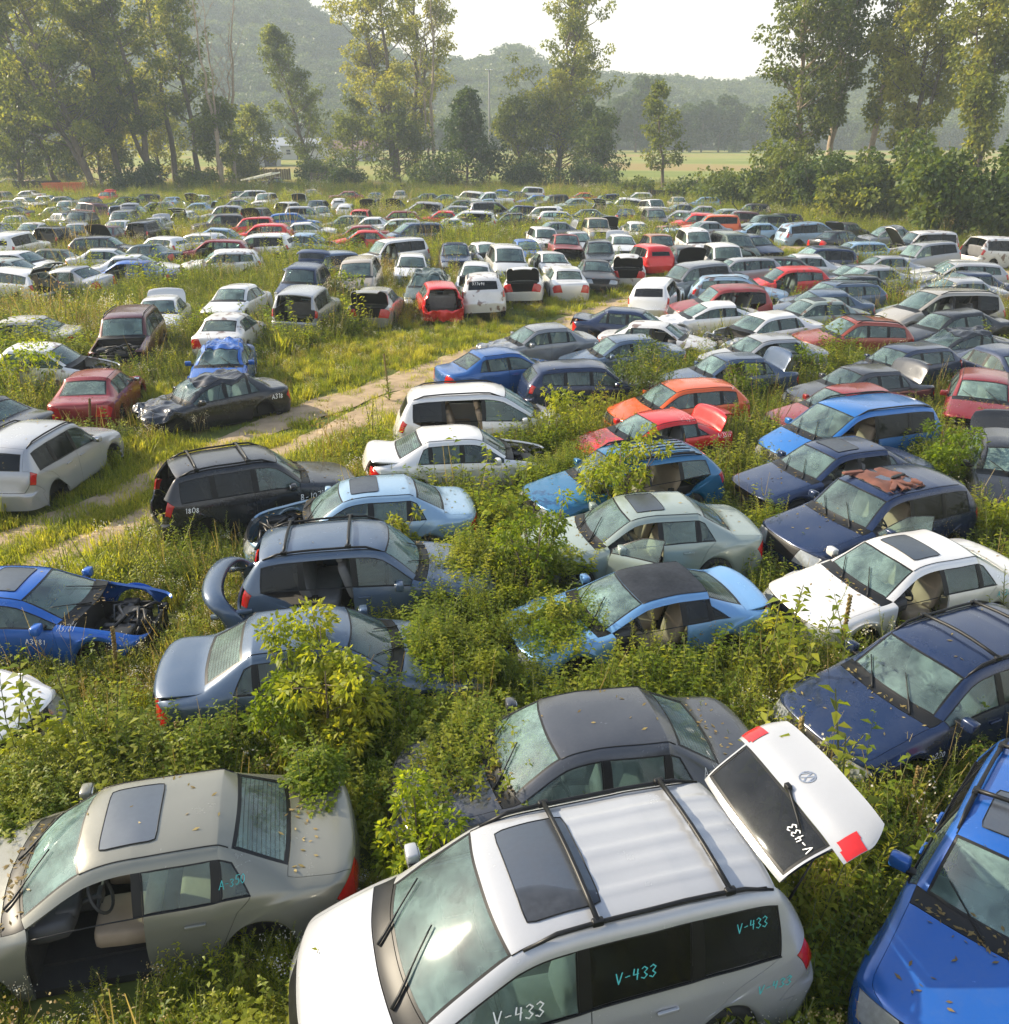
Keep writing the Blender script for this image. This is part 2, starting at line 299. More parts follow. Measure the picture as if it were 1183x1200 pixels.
    Cr = C[:, :-1][:, ::-1].copy(); Cr[:, :, 1] *= -1
    full = np.concatenate([C, Cr], 1)
    # crease weights (station lines cu, row lines cv)
    cu = np.zeros((22, 17)); cv = np.zeros((22, 17))
    def rows(a, b, arr, i0, i1, w):
        for j in range(a, b+1):
            arr[i0:i1+1, j] = w; arr[i0:i1+1, 16-j] = w
    rows(4, 4, cv, 8, 14, .65); rows(5, 5, cv, 8, 14, .5); rows(4, 4, cv, 2, 7, .5); rows(5, 5, cv, 2, 7, .5); rows(3, 3, cv, 1, 20, .6); rows(1, 1, cv, 2, 19, .4); rows(6, 6, cv, 8, 14, .35); rows(2, 2, cv, 3, 19, .3); rows(4, 4, cv, 15, 19, .4); rows(5, 5, cv, 15, 19, .4)
    rows(3, 8, cu, 2, 2, .55); rows(5, 8, cu, 7, 8, .55); rows(5, 8, cu, 9, 9, .35); rows(5, 8, cu, 14, 14, .35 if not hz else .5); rows(5, 8, cu, 15, 15, .5); rows(4, 8, cu, 18, 19, .5 if not hz else .25); rows(0, 8, cu, 20, 20, .5); rows(3, 8, cu, 1, 1, .35)
    for i in (3, 7, 14, 18): rows(0, 1, cu, i, i, .6)
    for i in (10, 11, 12, 13): cu[i, :] = .88
    return full, cu, cv
def sub1(P, w):
    n = P.shape[0]; out = np.zeros((2*n-1,)+P.shape[1:])
    even = P.copy(); sm = P.copy(); sm[1:-1] = (P[:-2]+6*P[1:-1]+P[2:])/8
    ww = w[..., None] if P.ndim == 3 else w
    even = sm*(1-ww)+P*ww
    out[0::2] = even; out[1::2] = (P[:-1]+P[1:])/2
    return out
def up1(w):
    out = np.zeros((2*w.shape[0]-1,)+w.shape[1:]); out[0::2] = w; return out
def upl(w):
    out = np.zeros((2*w.shape[0]-1,)+w.shape[1:]); out[0::2] = w; out[1::2] = (w[:-1]+w[1:])/2; return out
def refine(P, cu, cv, lev):
    for _ in range(lev):
        P = sub1(P, cu); cu, cv = up1(cu), upl(cv)
        P = sub1(P.swapaxes(0, 1), cv.T).swapaxes(0, 1)
        cu, cv = upl(cu.T).T, up1(cv.T).T
    return P
PARTS = ['body','bumper_front','headlightL','headlightR','grille','hood','cowl','windshield','rear_window','trunk_lid','taillightL','taillightR','bumper_rear',
 'doorFL','doorFR','doorRL','doorRR','winFL','winFR','winRL','winRR','winQL','winQR','pillar']
PI_ = {n: k for k, n in enumerate(PARTS)}
def part_ids(t):
    hz = TY[t]['hatch']; I = np.zeros((21, 16), int)
    def S(i0, i1, r0, r1, n, nR=None):
        for j in range(r0, r1+1):
            I[i0:i1+1, j] = PI_[n]; I[i0:i1+1, 15-j] = PI_[nR or n]
    S(0,0,0,7,'bumper_front'); S(1,1,0,2,'bumper_front'); S(1,1,3,5,'headlightL','headlightR'); S(1,1,6,7,'grille')
    S(2,6,5,7,'hood'); S(7,7,5,7,'cowl'); S(8,8,6,7,'windshield')
    S(14,14,6,7,'rear_window'); S(15,18,5,7,'trunk_lid')
    if hz: S(15,17,4,4,'taillightL','taillightR'); S(18,18,4,4,'bumper_rear')
    else: S(19,19,3,5,'taillightL','taillightR')
    S(20,20,0,7,'bumper_rear'); S(19,19,0,2,'bumper_rear')
    if hz: S(19,19,3,7,'bumper_rear'); S(18,18,2,3,'bumper_rear')
    else: S(19,19,6,7,'trunk_lid')
    if t in ('C', 'P'):
        S(8,10,0,3,'doorFL','doorFR')
    else:
        S(8,10,0,3,'doorFL','doorFR'); S(11,13,0,3,'doorRL','doorRR')
    S(8,9,4,4,'winFL','winFR'); S(10,10,4,4,'pillar'); S(11,11,4,4,'winRL','winRR'); S(12,12,4,4,'pillar'); S(13,13,4,4,'winQL','winQR')
    return I
class Surf:
    def __init__(s, t, flags, lev, seed):
        s.t = t; s.p = TY[t]; C, cu, cv = cage(t)
        P = refine(C, cu, cv, lev); s.k = 2**lev
        rnd = random.Random(seed)
        def crumple(fn, amp, sc):
            for a in range(P.shape[0]):
                for b in range(P.shape[1]):
                    w = fn(P[a, b])
                    if w > 0:
                        q = Vector(P[a, b])*sc+Vector((seed % 97, 3.1, 0))
                        v = noise.noise_vector(q)+.5*noise.noise_vector(q*2.7)
                        P[a, b] += np.array(v)*amp*w
        if 'crF' in flags:
            x0 = s.p['xcw']-.1; crumple(lambda v: max(0, min(1, (v[0]-x0)/.8)), .17, 2.2)
        if 'crR' in flags:
            x1 = s.p['xrh']+.2; crumple(lambda v: max(0, min(1, (x1-v[0])/.8)), .15, 2.2)
        if 'crT' in flags:
            z1 = s.p['zb1']; crumple(lambda v: max(0, min(1, (v[2]-z1)/.4)), .16, 2.0)
        crumple(lambda v: 1., .012, 1.1)
        if 'ribs' in flags:
            m = (P[:, :, 2] > s.p['H']-.09) & (P[:, :, 0] < s.p['xh']-.75) & (P[:, :, 0] > s.p['xrh']+.12)
            for y0 in (-.42, -.21, 0, .21, .42):
                P[:, :, 2] += np.where(m, .014*np.exp(-((P[:, :, 1]-y0)/.022)**2), 0)
        s.P = P; n, m_ = P.shape[:2]
        du = np.gradient(P, axis=0); dv = np.gradient(P, axis=1)
        N = np.cross(dv, du); N /= np.linalg.norm(N, axis=2, keepdims=True)+1e-9
        mid = N[n//2, m_//2]
        if mid[2] < 0: N = -N; s.flip = True
        else: s.flip = False
        s.N = N; ids = part_ids(t); s.ids = np.repeat(np.repeat(ids, s.k, 0), s.k, 1)
        if s.p['hatch']:
            q = s.k; e = max(1, q//8); s.ids[14*q:14*q+e, 6*q:10*q] = PI_['trunk_lid']; s.ids[14*q:15*q, 6*q:6*q+e] = PI_['trunk_lid']; s.ids[14*q:15*q, 10*q-e:10*q] = PI_['trunk_lid']
        s.V = P.reshape(-1, 3); s.Nv = N.reshape(-1, 3); s.m = m_
        s._bvh = None
    def faces(s, mask):
        a, b = np.nonzero(mask); i = a*s.m+b
        F = np.stack([i, i+1, i+s.m+1, i+s.m], 1)
        return F if s.flip_ok() else F[:, ::-1]
    def flip_ok(s):
        # face winding (i,i+1,i+m+1,i+m): normal = dv x du
        return not s.flip
    def bvh(s):
        if s._bvh is None:
            F = s.faces(np.ones(s.ids.shape, bool)); s._bvh = BVHTree.FromPolygons([Vector(v) for v in s.V], [tuple(f) for f in F])
        return s._bvh
    def part(s, names, gap=.004, lip=.03, ring=None, off=0., mask=None):
        """returns V, F, mi, N ; ring=width -> border ring with material 1; lip folds the rim inwards"""
        if mask is None: mask = np.isin(s.ids, [PI_[n] for n in names])
        F = s.faces(mask)
        if len(F) == 0: return None
        u, inv = np.unique(F, return_inverse=True); F = inv.reshape(F.shape)
        V = s.V[u].copy(); N = s.Nv[u]; V += N*off
        E = {}
        for fi, f in enumerate(F):
            for q in range(4):
                a, b = f[q], f[(q+1) % 4]
                if a == b: continue
                k = (min(a, b), max(a, b)); E.setdefault(k, []).append((fi, a, b))
        bd = [v[0] for v in E.values() if len(v) == 1]
        inn = np.zeros_like(V); cen = V[F].mean(1)
        for (fi, a, b) in bd:
            e = V[b]-V[a]; l = np.linalg.norm(e)
            if l < 1e-6: continue
            e /= l; d = cen[fi]-(V[a]+V[b])/2; d -= e*d.dot(e); d /= np.linalg.norm(d)+1e-9
            inn[a] += d; inn[b] += d
        nb = np.linalg.norm(inn, axis=1); isb = nb > 1e-6; inn[isb] /= nb[isb][:, None]
        F = [tuple(f) for f in F]; mi = [0]*len(F); V0 = V.copy()
        V[isb] += inn[isb]*gap
        Vl = [V]; Nl = [N]; base = len(V)
        if ring:
            V2 = V.copy(); V[isb] += inn[isb]*ring; Vl[0] = V
            idx = {}; ex = []; en = []
            for v in np.nonzero(isb)[0]:
                idx[v] = base+len(ex); ex.append(V2[v]+N[v]*.003); en.append(N[v])
                ex.append(V[v]+N[v]*.003); en.append(N[v])
            for (fi, a, b) in bd:
                F.append((idx[a], idx[b], idx[b]+1, idx[a]+1)); mi.append(1)
            if ex: Vl.append(np.array(ex)); Nl.append(np.array(en)); base += len(ex)
        if lip:
            ex = []; en = []; idx = {}
            for v in np.nonzero(isb)[0]:
                idx[v] = base+len(ex); n2 = -inn[v]
                ex.append(V[v]); en.append(n2); ex.append(V[v]-N[v]*lip); en.append(n2)
            for (fi, a, b) in bd:
                F.append((idx[b], idx[a], idx[a]+1, idx[b]+1)); mi.append(0)
            if ex: Vl.append(np.array(ex)); Nl.append(np.array(en))
        return np.concatenate(Vl), F, mi, np.concatenate(Nl)
# ------------------------------------------------------------------ car assembly
def rotv(V, N, hx, hz, a):
    c, s = math.cos(a), math.sin(a); out = V.copy(); d0 = V[:, 0]-hx; d2 = V[:, 2]-hz
    out[:, 0] = hx+d0*c+d2*s; out[:, 2] = hz+d2*c-d0*s
    n = N.copy(); n[:, 0] = N[:, 0]*c+N[:, 2]*s; n[:, 2] = N[:, 2]*c-N[:, 0]*s
    return out, n
def rotz(V, N, hx, hy, a):
    c, s = math.cos(a), math.sin(a); out = V.copy(); d0 = V[:, 0]-hx; d1 = V[:, 1]-hy
    out[:, 0] = hx+d0*c-d1*s; out[:, 1] = hy+d0*s+d1*c
    n = N.copy(); n[:, 0] = N[:, 0]*c-N[:, 1]*s; n[:, 1] = N[:, 0]*s+N[:, 1]*c
    return out, n
_wheel = {}
SINK = .17
def wheel_meshes(r):
    r = round(r, 2)
    if r in _wheel: return _wheel[r]
    b = MB(); w = .105; ri = r*.64
    b.lathe([(ri, -w*.9), (r*.9, -w), (r*.985, -w*.75), (r, 0), (r*.985, w*.75), (r*.9, w), (ri, w*.9), (ri*.97, w*.6), (ri*.97, -w*.6), (ri, -w*.9)], 24)
    ty = b.mesh('tyre', [M['rubber']])
    b = MB(); b.lathe([(ri*.99, w*.75), (ri*.88, w*.55), (ri*.86, w*.3), (ri*.3, w*.25), (.001, w*.25)], 24, i=1)
    for k in range(5):
        a = 2*math.pi*k/5; m = np.array(Matrix.Rotation(a, 3, 'Y'))
        b.box(m @ np.array((ri*.5, w*.55, 0)), (ri*.86, .03, ri*.26), 0, m)
    b.lathe([(ri*1.0, w*.78), (ri*.9, w*.72), (ri*.88, w*.5)], 24); b.lathe([(ri*.22, w*.5), (ri*.2, w*.75), (.001, w*.78)], 12)
    rm = b.mesh('rim', [M['alloy'], M['under']])
    b = MB(); b.V, b.F, b.I = list(map(tuple, [v.co for v in ty.vertices])), [tuple(p.vertices) for p in ty.polygons], [0]*len(ty.polygons)
    b.lathe([(ri*.99, w*.75), (ri*.8, w*.55), (ri*.3, w*.6), (.001, w*.6)], 14, i=1)
    fw = b.mesh('wheel', [M['rubber'], M['alloy']])
    _wheel[r] = (ty, rm, fw); return _wheel[r]
def rotY(a): return np.array(Matrix.Rotation(a, 3, 'Y'))
def seat_mb(b, x, y, z, w=.52, i=0, head=True):
    b.box((x+.02, y, z+.10), (.54, w, .20), i, rotY(-.08)); b.box((x-.30, y, z+.46), (.17, w*.94, .66), i, rotY(-.28), .3)
    if head: b.box((x-.42, y, z+.88), (.11, w*.5, .19), i, rotY(-.2))
_int = {}
def interior(t, tan):
    """dark tub, shelf, seats, dashboard for a body type"""
    k = (t, tan)
    if k in _int: return _int[k]
    p = TY[t]; W2 = p['W']/2; s = p['sill']; sm = M['seat_tan'] if tan else M['seat_grey']
    u = MB(); wi = W2-.32
    u.hard(((p['xf']+p['xr'])/2, 0, s+.05), (p['xf']-p['xr']-.5, 2*wi, .10))
    x0 = p['ax']-p['r']-.10; x1 = p['bx']+p['r']+.10
    u.hard(((x0+x1)/2, 0, s+.02), (x0-x1, 2*W2-.12, .09))
    u.hard((p['xcw']-.18, 0, (s+p['zcw']-.16)/2), (.05, 2*W2-.26, p['zcw']-s-.16))
    for sg in (-1, 1):
        u.hard(((p['xf']-.5+x0)/2, sg*wi, (s+p['zn'])/2-.02), (p['xf']-.5-x0, .04, p['zn']-s-.12))
        u.hard(((p['xr']+.5+x1)/2, sg*wi, (s+p['zb1'])/2-.12), (x1-p['xr']-.5, .04, p['zb1']-s-.3))
        for a in (p['ax'], p['bx']):
            u.hard((a, sg*(W2-.24), p['r']*2+.12), (p['r']*2+.08, .26, .03)) if p['r']*2+.18 < p['zn'] else None
    if not p['hatch']:
        u.hard(((p['xrh']+p['xdl'])/2-.08, 0, p['zb1']-.06), (p['xrh']-p['xdl']+.1, 2*W2-.42, .04))
        u.hard((p['xrh']-.12, 0, (s+p['zb1'])/2), (.05, 2*W2-.40, p['zb1']-s-.16))
    d = MB(); zc = p['zcw']
    d.box((p['xcw']-.36, 0, zc-.15), (.46, 2*W2-.30, .22), 0, rotY(.10)); d.box((p['xcw']-.50, 0, zc-.34), (.28, .34, .42)); d.box((p['xcw']-.52, W2-.50, zc-.07), (.2, .42, .12))
    w = MB()
    c = (p['xcw']-.78, W2-.52, zc-.10); m = rotY(-1.0)
    ring = [np.array(c)+np.array(Matrix.Rotation(.45, 3, 'Y')) @ np.array((0, .185*math.cos(a), .185*math.sin(a))) for a in np.linspace(0, 2*math.pi, 25)]
    w.tube(ring, .016, 6, cap=False); w.box(c, (.05, .14, .12)); w.tube([c, (c[0]+.35, c[1], c[2]-.12)], .03, 6)
    w.box(c, (.03, .36, .035))
    xs = lerp(p['xcw']-.2, p['xB'], .80); zs = s+.20+(.10 if t in 'UEMP' else -.10 if t == 'C' else 0)
    f = MB(); seat_mb(f, xs, W2-.52, zs, .52); g = MB(); seat_mb(g, xs, -(W2-.52), zs, .52)
    rr = []
    if t != 'P':
        b = MB(); xr_ = p['xB']-.52; b.box((xr_, 0, zs+.10), (.5, 2*W2-.5, .20)); b.box((xr_-.32, 0, zs+.42), (.18, 2*W2-.52, .60), 0, rotY(-.3), .3)
        for y in ((-.42, .42) if t != 'C' else ()): b.box((xr_-.40, y, zs+.70), (.1, .26, .15))
        if t in 'M': b.box((xr_-.95, 0, zs+.12), (.46, 2*W2-.62, .2)); b.box((xr_-1.22, 0, zs+.46), (.16, 2*W2-.62, .6), 0, rotY(-.25), .3)
        rr.append(b)
    al = MB()
    for q in [d, w]: al.add(q.V, q.F, 0)
    for q in [f, g]+rr: al.add(q.V, q.F, 1)
    res = dict(under=u.mesh('underbody', [M['under']], False), dash=d.mesh('dashboard', [M['dash']]), wheel=w.mesh('steering_wheel', [M['dash']]),
      seat1=f.mesh('front_seat', [sm]), seat2=g.mesh('front_seat', [sm]), rear=rr[0].mesh('rear_seat', [sm]) if rr else None, all=al.mesh('interior', [M['dash'], sm]))
    _int[k] = res; return res
_eng = {}
def engine_mesh(t, seed=0):
    k = (t, seed)
    if k in _eng: return _eng[k]
    p = TY[t]; b = MB(); rd = random.Random(seed+5); W2 = p['W']/2; z = p['zn']-.12; xa = p['xcw']+.15; xb = p['xf']-.25; L_ = xb-xa
    b.box((lerp(xa, xb, .5), 0, z-.12), (L_*.5, .62, .34), 1); b.box((lerp(xa, xb, .45), .05, z+.06), (L_*.36, .5, .10), 0)
    b.box((lerp(xa, xb, .3), .52, z-.02), (.26, .2, .22), 0); b.box((lerp(xa, xb, .55), -.5, z), (.36, .3, .2), 0); b.hard((xb, 0, z-.08), (.05, 1.25, .08), 0); b.hard((xb-.02, 0, z-.3), (.04, 1.1, .36), 0)
    b.lathe([(.12, 0), (.13, .04), (.05, .06)], 12, 'z', 1, (xa+.2, .45, z+.02)); b.lathe([(.12, 0), (.13, .04), (.05, .06)], 12, 'z', 1, (xa+.2, -.5, z+.02))
    for q in range(9):
        P0 = Vector((rd.uniform(xa, xb), rd.uniform(-.6, .6), z+rd.uniform(-.05, .08))); P3 = Vector((rd.uniform(xa, xb), rd.uniform(-.6, .6), z+rd.uniform(-.05, .1)))
        md = (P0+P3)/2+Vector((rd.uniform(-.1, .1), rd.uniform(-.1, .1), .12)); b.tube([P0, P0.lerp(md, .6), md, md.lerp(P3, .5), P3], rd.choice((.018, .028, .012)), 5, rd.choice((0, 0, 1)))
    for q in range(10): b.box((rd.uniform(xa, xb), rd.uniform(-.55, .55), z+rd.uniform(-.1, .06)), (rd.uniform(.06, .2), rd.uniform(.06, .2), rd.uniform(.06, .16)), rd.choice((0, 0, 1)))
    _eng[k] = b.mesh('engine', [M['trim'], M['engine']]); return _eng[k]

_var = {}
def resolve(t, flags, yaw):
    """visible side: left (+y) when the nose points left in the picture"""
    side = 'L' if math.cos(R(yaw)) < 0 else 'R'
    out = []
    for f in flags.split():
        out.append(f[:-1]+side if f in ('fdN', 'rdN', 'fdO') and f[-1] == 'N' else (f+side if f == 'fdO' else f))
    return out, side
def variant(t, fl, lev, near, tan, seed=0):
    key = (t, tuple(sorted(fl)), lev, near, tan, seed)
    if key in _var: return _var[key]
    S = Surf(t, fl, lev, hash(key[0])*0+sum(map(ord, t+''.join(fl)))+seed); p = S.p; W2 = p['W']/2; hz = p['hatch']
    out = []    # (name, mesh, parent index or None, painted)
    def add(name, me, par=None, painted=False, loc=None): out.append((name, me, par, painted, loc)); return len(out)-1
    def panel(name, parts, m0='paint', gap=.005, lip=.035, xf=None, inner=False, par=None, m1='trim'):
        g = S.part(parts, gap, lip)
        if g is None: return None
        V, F, mi, N = g
        if inner:
            n0 = len(V); nf = len(F); V = np.concatenate([V, V-N*.022]); N = np.concatenate([N, -N])
            F2 = [tuple(n0+k for k in f[::-1]) for f, m_ in zip(F, mi) if m_ == 0]; F = F+F2; mi = mi+[1]*len(F2)
        if xf: V, N = xf(V, N)
        return add(name, mesh_np(name, V, F, [M[m0], M[m1]], mi, N), par, m0 in ('paint', 'dull'))
    dull = 'dull' in fl
    PM = 'dull' if dull else 'paint'
    bodyp = ['body']; doors = ['doorFL', 'doorFR', 'doorRL', 'doorRR']
    sep = set(doors) if near else {d for d in doors if any(f.startswith(('fd', 'rd')) for f in fl)} & set()
    miss = set()
    for f in fl:
        if f in ('fdL', 'fdR'): miss.add('doorF'+f[-1])
        if f in ('rdL', 'rdR'): miss.add('doorR'+f[-1])
    opened = {('doorF'+f[-1]) for f in fl if f in ('fdOL', 'fdOR')}
    if not near: bodyp += [d for d in doors if d not in miss and d not in opened]
    noG = 'noG' in fl or 'noT' in fl; up = next((f for f in fl if f in ('upT', 'upG', 'trA', 'trX')), None)
    if not near and not noG and not up: bodyp.append('trunk_lid')
    if not near:
        if 'noF' not in fl: bodyp.append('bumper_front')
        bodyp.append('bumper_rear')
    # body shell: paint + black pillars
    g = S.part(bodyp, 0, .04); V, F, mi, N = g
    h = S.part(['pillar'], 0, 0)
    V2, F2, _, N2 = h; F = F+[tuple(len(V)+k for k in f) for f in F2]; mi = mi+[1]*len(F2); V = np.concatenate([V, V2]); N = np.concatenate([N, N2])
    ib = add('body', mesh_np('body', V, F, [M[PM], M['trim']], mi, N), None, True)
    # hood
    if 'noH' not in fl:
        if 'upH' in fl: panel('hood', ['hood'], PM, xf=lambda V, N: rotv(V, N, p['xcw']+.12, p['zcw']-.02, -1.05), inner=True)
        else: panel('hood', ['hood'], PM)
    if 'noH' in fl or 'upH' in fl or 'noF' in fl: add('engine', engine_mesh(t, seed % 3))
    panel('cowl', ['cowl'], 'trim', lip=.02)
    if near:
        if 'noF' not in fl: panel('front_bumper', ['bumper_front'], PM)
        if 'noB' not in fl: panel('rear_bumper', ['bumper_rear'], PM)
    if 'noF' not in fl: panel('grille', ['grille'], 'trim', lip=.05)
    for sd in 'LR':
        if 'crF' not in fl and 'noF' not in fl: panel('headlight', ['headlight'+sd], 'lamp', gap=.006)
        if not (sd == 'R' and 'noTL' in fl): panel('taillight', ['taillight'+sd], 'red_lens', gap=.006)
    def glass(name, parts, m='glass', ring=.017, xf=None, par=None):
        g = S.part(parts, 0, 0, ring, -.008)
        if g is None: return None
        V, F, mi, N = g
        if xf: V, N = xf(V, N)
        return add(name, mesh_np(name, V, F, [M[m], M['trim']], mi, N), par)
    iw = glass('windshield', ['windshield'], 'shield', .028)
    # boot lid / tailgate with its own pane
    if hz: hinge = (p['xrh']+.02, p['H']-.06); ang = {'upT': 1.45, 'upG': 1.5, 'trA': .12, 'trX': .4}
    else: hinge = (p['xdl']+.05, p['zdl']-.03); ang = {'upT': 1.25, 'upG': 1.25, 'trA': .10, 'trX': .22}
    if 'hero' in fl: ang['upG'] = 1.60; hinge = (p['xrh']+.085, p['H']-.105)
    xf = (lambda V, N: rotv(V, N, hinge[0], hinge[1], ang[up])) if up else None
    dk = 'dark_glass' if (t in 'UEM' or 'dkr' in fl) else 'glass'
    it = None
    if not noG:
        if near or up:
            it = panel('tailgate' if hz else 'trunk_lid', ['trunk_lid'], PM, xf=xf, inner=bool(up))
        glass('rear_window', ['rear_window'], dk if hz else ('rear_glass' if near else 'glass'), .022 if hz else .045, xf if hz else None, it if hz else None)
        if 'hero' in fl:
            cx_ = (S.P[:-1, :-1]+S.P[1:, 1:])/2; msk = np.isin(S.ids, [PI_['trunk_lid'], PI_['rear_window']])
            zl0, zl1 = p['zdl']-.20, p['zdl']+.0
            for sg in (1, -1):
                mk = msk & (cx_[:, :, 2] > zl0) & (cx_[:, :, 2] < zl1) & (cx_[:, :, 1]*sg > .66) & (S.ids == PI_['trunk_lid'])
                g = S.part([], .01, .0, None, .008, mk)
                if g: V, F, mi, N = g; V, N = xf(V, N); add('tailgate_lamp', mesh_np('tailgate_lamp', V, F, [M['red_lens']], None, N), it)
            w0 = S.bvh(); ptsw = []
            for q in range(6):
                h_ = w0.ray_cast(Vector((-5, lerp(.02, .42, q/5), lerp(p['zdl']+.03, p['zdl']+.16, q/5))), Vector((1, 0, 0)))[0]; ptsw.append((h_.x-.025, h_.y, h_.z))
            b = MB(); b.tube(ptsw, [.02, .016, .012, .01, .008, .006], 6); b.box(ptsw[0], (.06, .07, .05)); V, N = rotv(np.array(b.V), np.array(b.V), *hinge, ang[up]); b.V = [tuple(v) for v in V]; add('wiper', b.mesh('wiper', [M['trim']]), it)
            for sg in (1, -1):
                b = MB(); b.tube([(hinge[0]-.15, sg*.60, p['zb1']+.1), tuple(rotv(np.array([[p['xdl']+.12, sg*.66, p['zb1']+.2]]), np.zeros((1, 3)), *hinge, ang[up])[0][0])], [.014, .009], 6)
                add('gas_strut', b.mesh('gas_strut', [M['trim']]))
    elif not hz: glass('rear_window', ['rear_window'], 'glass', .04)
    # doors and side windows
    for sd in 'LR':
        for fr, wn in (('F', 'win F'), ('R', 'win R')):
            d = 'door'+fr+sd
            if d in miss: continue
            if fr == 'R' and t in ('C', 'P'):
                glass('side_window', ['winR'+sd], dk); continue
            xfd = None
            if d in opened:
                sg = 1 if sd == 'L' else -1; hx = p['ax']-p['r']-.15
                xfd = lambda V, N, sg=sg, hx=hx: rotz(V, N, hx, sg*(W2-.03), -sg*.75)
            idr = None
            if near or d in opened:
                idr = panel('front_door' if fr == 'F' else 'rear_door', [d], PM, xf=xfd, inner=(d in opened))
                if near and idr is not None and xfd is None:
                    xh_ = (p['xB']+.14) if fr == 'F' else (max(p['xC'], p['bx']+p['r'])+.22)
                    zh = p['zb0']-.12; sg = 1 if sd == 'L' else -1
                    hit = S.bvh().ray_cast(Vector((xh_, sg*3, zh)), Vector((0, -sg, 0)))[0]
                    if hit:
                        b = MB(); b.box((hit.x, hit.y+sg*.018, hit.z), (.19, .028, .034)); b.box((hit.x-.09, hit.y+sg*.012, hit.z), (.02, .03, .03))
                        add('door_handle', b.mesh('door_handle', [M[PM]]), idr, True)
            glass('side_window', ['win'+fr+sd], 'glass' if fr == 'F' else dk, xf=xfd, par=idr)
        glass('side_window', ['winQ'+sd], dk)
    I_ = interior(t, tan); add('underbody', I_['under'])
    if near:
        add('front_seat', I_['seat1']); add('front_seat', I_['seat2'])
        if I_['rear']: add('rear_seat', I_['rear'])
        k = add('dashboard', I_['dash']); add('steering_wheel', I_['wheel'], k)
    else: add('interior', I_['all'])
    ty, rm, fw = wheel_meshes(p['r'])
    for ax in (p['ax'], p['bx']):
        for sg in (1, -1):
            if 'noW' in fl: continue
            rz = 0 if sg > 0 else math.pi
            if near:
                k = add('wheel', ty, None, False, ((ax, sg*(W2-.12), p['r']), (0, 0, rz))); add('rim', rm, k)
            else: add('wheel', fw, None, False, ((ax, sg*(W2-.12), p['r']), (0, 0, rz)))
    if 'hoop' in fl:
        b = MB(); pts = [(p['xr']-.30, s_*W2*.98, z_) for s_, z_ in ((1, .25), (1, .7))]+[(p['xr']-.42, W2*.9, .98), (p['xr']-.48, W2*.4, 1.04), (p['xr']-.48, -W2*.4, 1.04), (p['xr']-.42, -W2*.9, .98)]+[(p['xr']-.30, s_*W2*.98, z_) for s_, z_ in ((-1, .7), (-1, .25))]
        P_ = [Vector(q) for q in pts]
        for _ in range(2): P_ = [P_[0]]+[v for a_, c_ in zip(P_[:-1], P_[1:]) for v in (a_.lerp(c_, .25), a_.lerp(c_, .75))]+[P_[-1]]
        b.tube([(q.x+.22, q.y, q.z) for q in P_], [.075]*len(P_), 8); b.V = [(p['xr']-.2+(v[0]-p['xr']+.2)*2.3, v[1], v[2]) for v in b.V]; b.tube([(p['xr']-.3, W2*.9, .75), (p['xr']+.35, W2*.95, .85)], .05, 6); b.tube([(p['xr']-.3, -W2*.9, .75), (p['xr']+.35, -W2*.95, .85)], .05, 6)
        add('torn_rear_bumper', b.mesh('torn_rear_bumper', [M[PM]]), None, True)
    if 'blackroof' in fl:
        msk = np.zeros(S.ids.shape, bool); q = S.k; msk[9*q:14*q, 6*q:10*q] = True
        g = S.part([], .0, .0, None, .004, msk); V, F, mi, N = g; add('roof_panel', mesh_np('roof_panel', V, F, [M['sunroof']], None, N))
    if near:
        q = S.k
        for row, i0, i1, rr, nm in ((6, 9.1, 13.9, .007, 'roof_seam'), (4, 8.2, 14, .009, 'belt_trim')):
            for rw in (row, 16-row):
                ii = np.arange(int(i0*q), int(i1*q)+1); pts = S.P[ii, rw*q]+S.N[ii, rw*q]*(.002 if row == 6 else .004)
                b = MB(); b.tube([tuple(v) for v in pts], rr, 4); add(nm, b.mesh(nm, [M['trim']]))
        # a number-plate recess and fallen leaves gathered on the flat surfaces
        rl = random.Random(seed+7); Vq = []
        for _ in range(150 if lev == 3 else 60):
            z_ = rl.random(); y_ = rl.gauss(0, .45)
            x_ = p['xcw']+.04+rl.gauss(0, .07)-.14*y_*y_ if z_ < .5 else (rl.uniform(p['xrh'], p['xh']) if z_ < .62 else (p['xdl']-.05+rl.gauss(0, .12) if z_ < .85 else rl.uniform(p['xcw'], p['xf']-.3)))
            if abs(y_) > .72: continue
            h_ = S.bvh().ray_cast(Vector((x_, y_, 4)), Vector((0, 0, -1)))[0]
            if h_ is None: continue
            an = rl.uniform(0, 6.28); d_ = Vector((math.cos(an), math.sin(an), rl.uniform(-.05, .3)))*rl.uniform(.02, .045); s__ = Vector((-d_.y, d_.x, .01))*.35; h_ = h_+Vector((0, 0, .008))
            Vq += [tuple(h_-d_), tuple(h_+s__), tuple(h_+d_), tuple(h_-s__)]
        if Vq and up is None: add('leaf_litter', fast_mesh('leaf_litter', np.array(Vq), len(Vq)//4, [M['leaf_dry']]))
    # things on the roof and sides
    def rail_pts(sg, x0, x1, up=.05, n=9, ins=.02):
        o = []
        for q in range(n):
            x = lerp(x0, x1, q/(n-1)); y = sg*(p['yr']+.0-ins)
            h_ = S.bvh().ray_cast(Vector((x, y, 4)), Vector((0, 0, -1)))[0]
            if h_ is None: continue
            o.append((x, y, h_.z+up*(1 if 0 < q < n-1 else .1)))
        return o
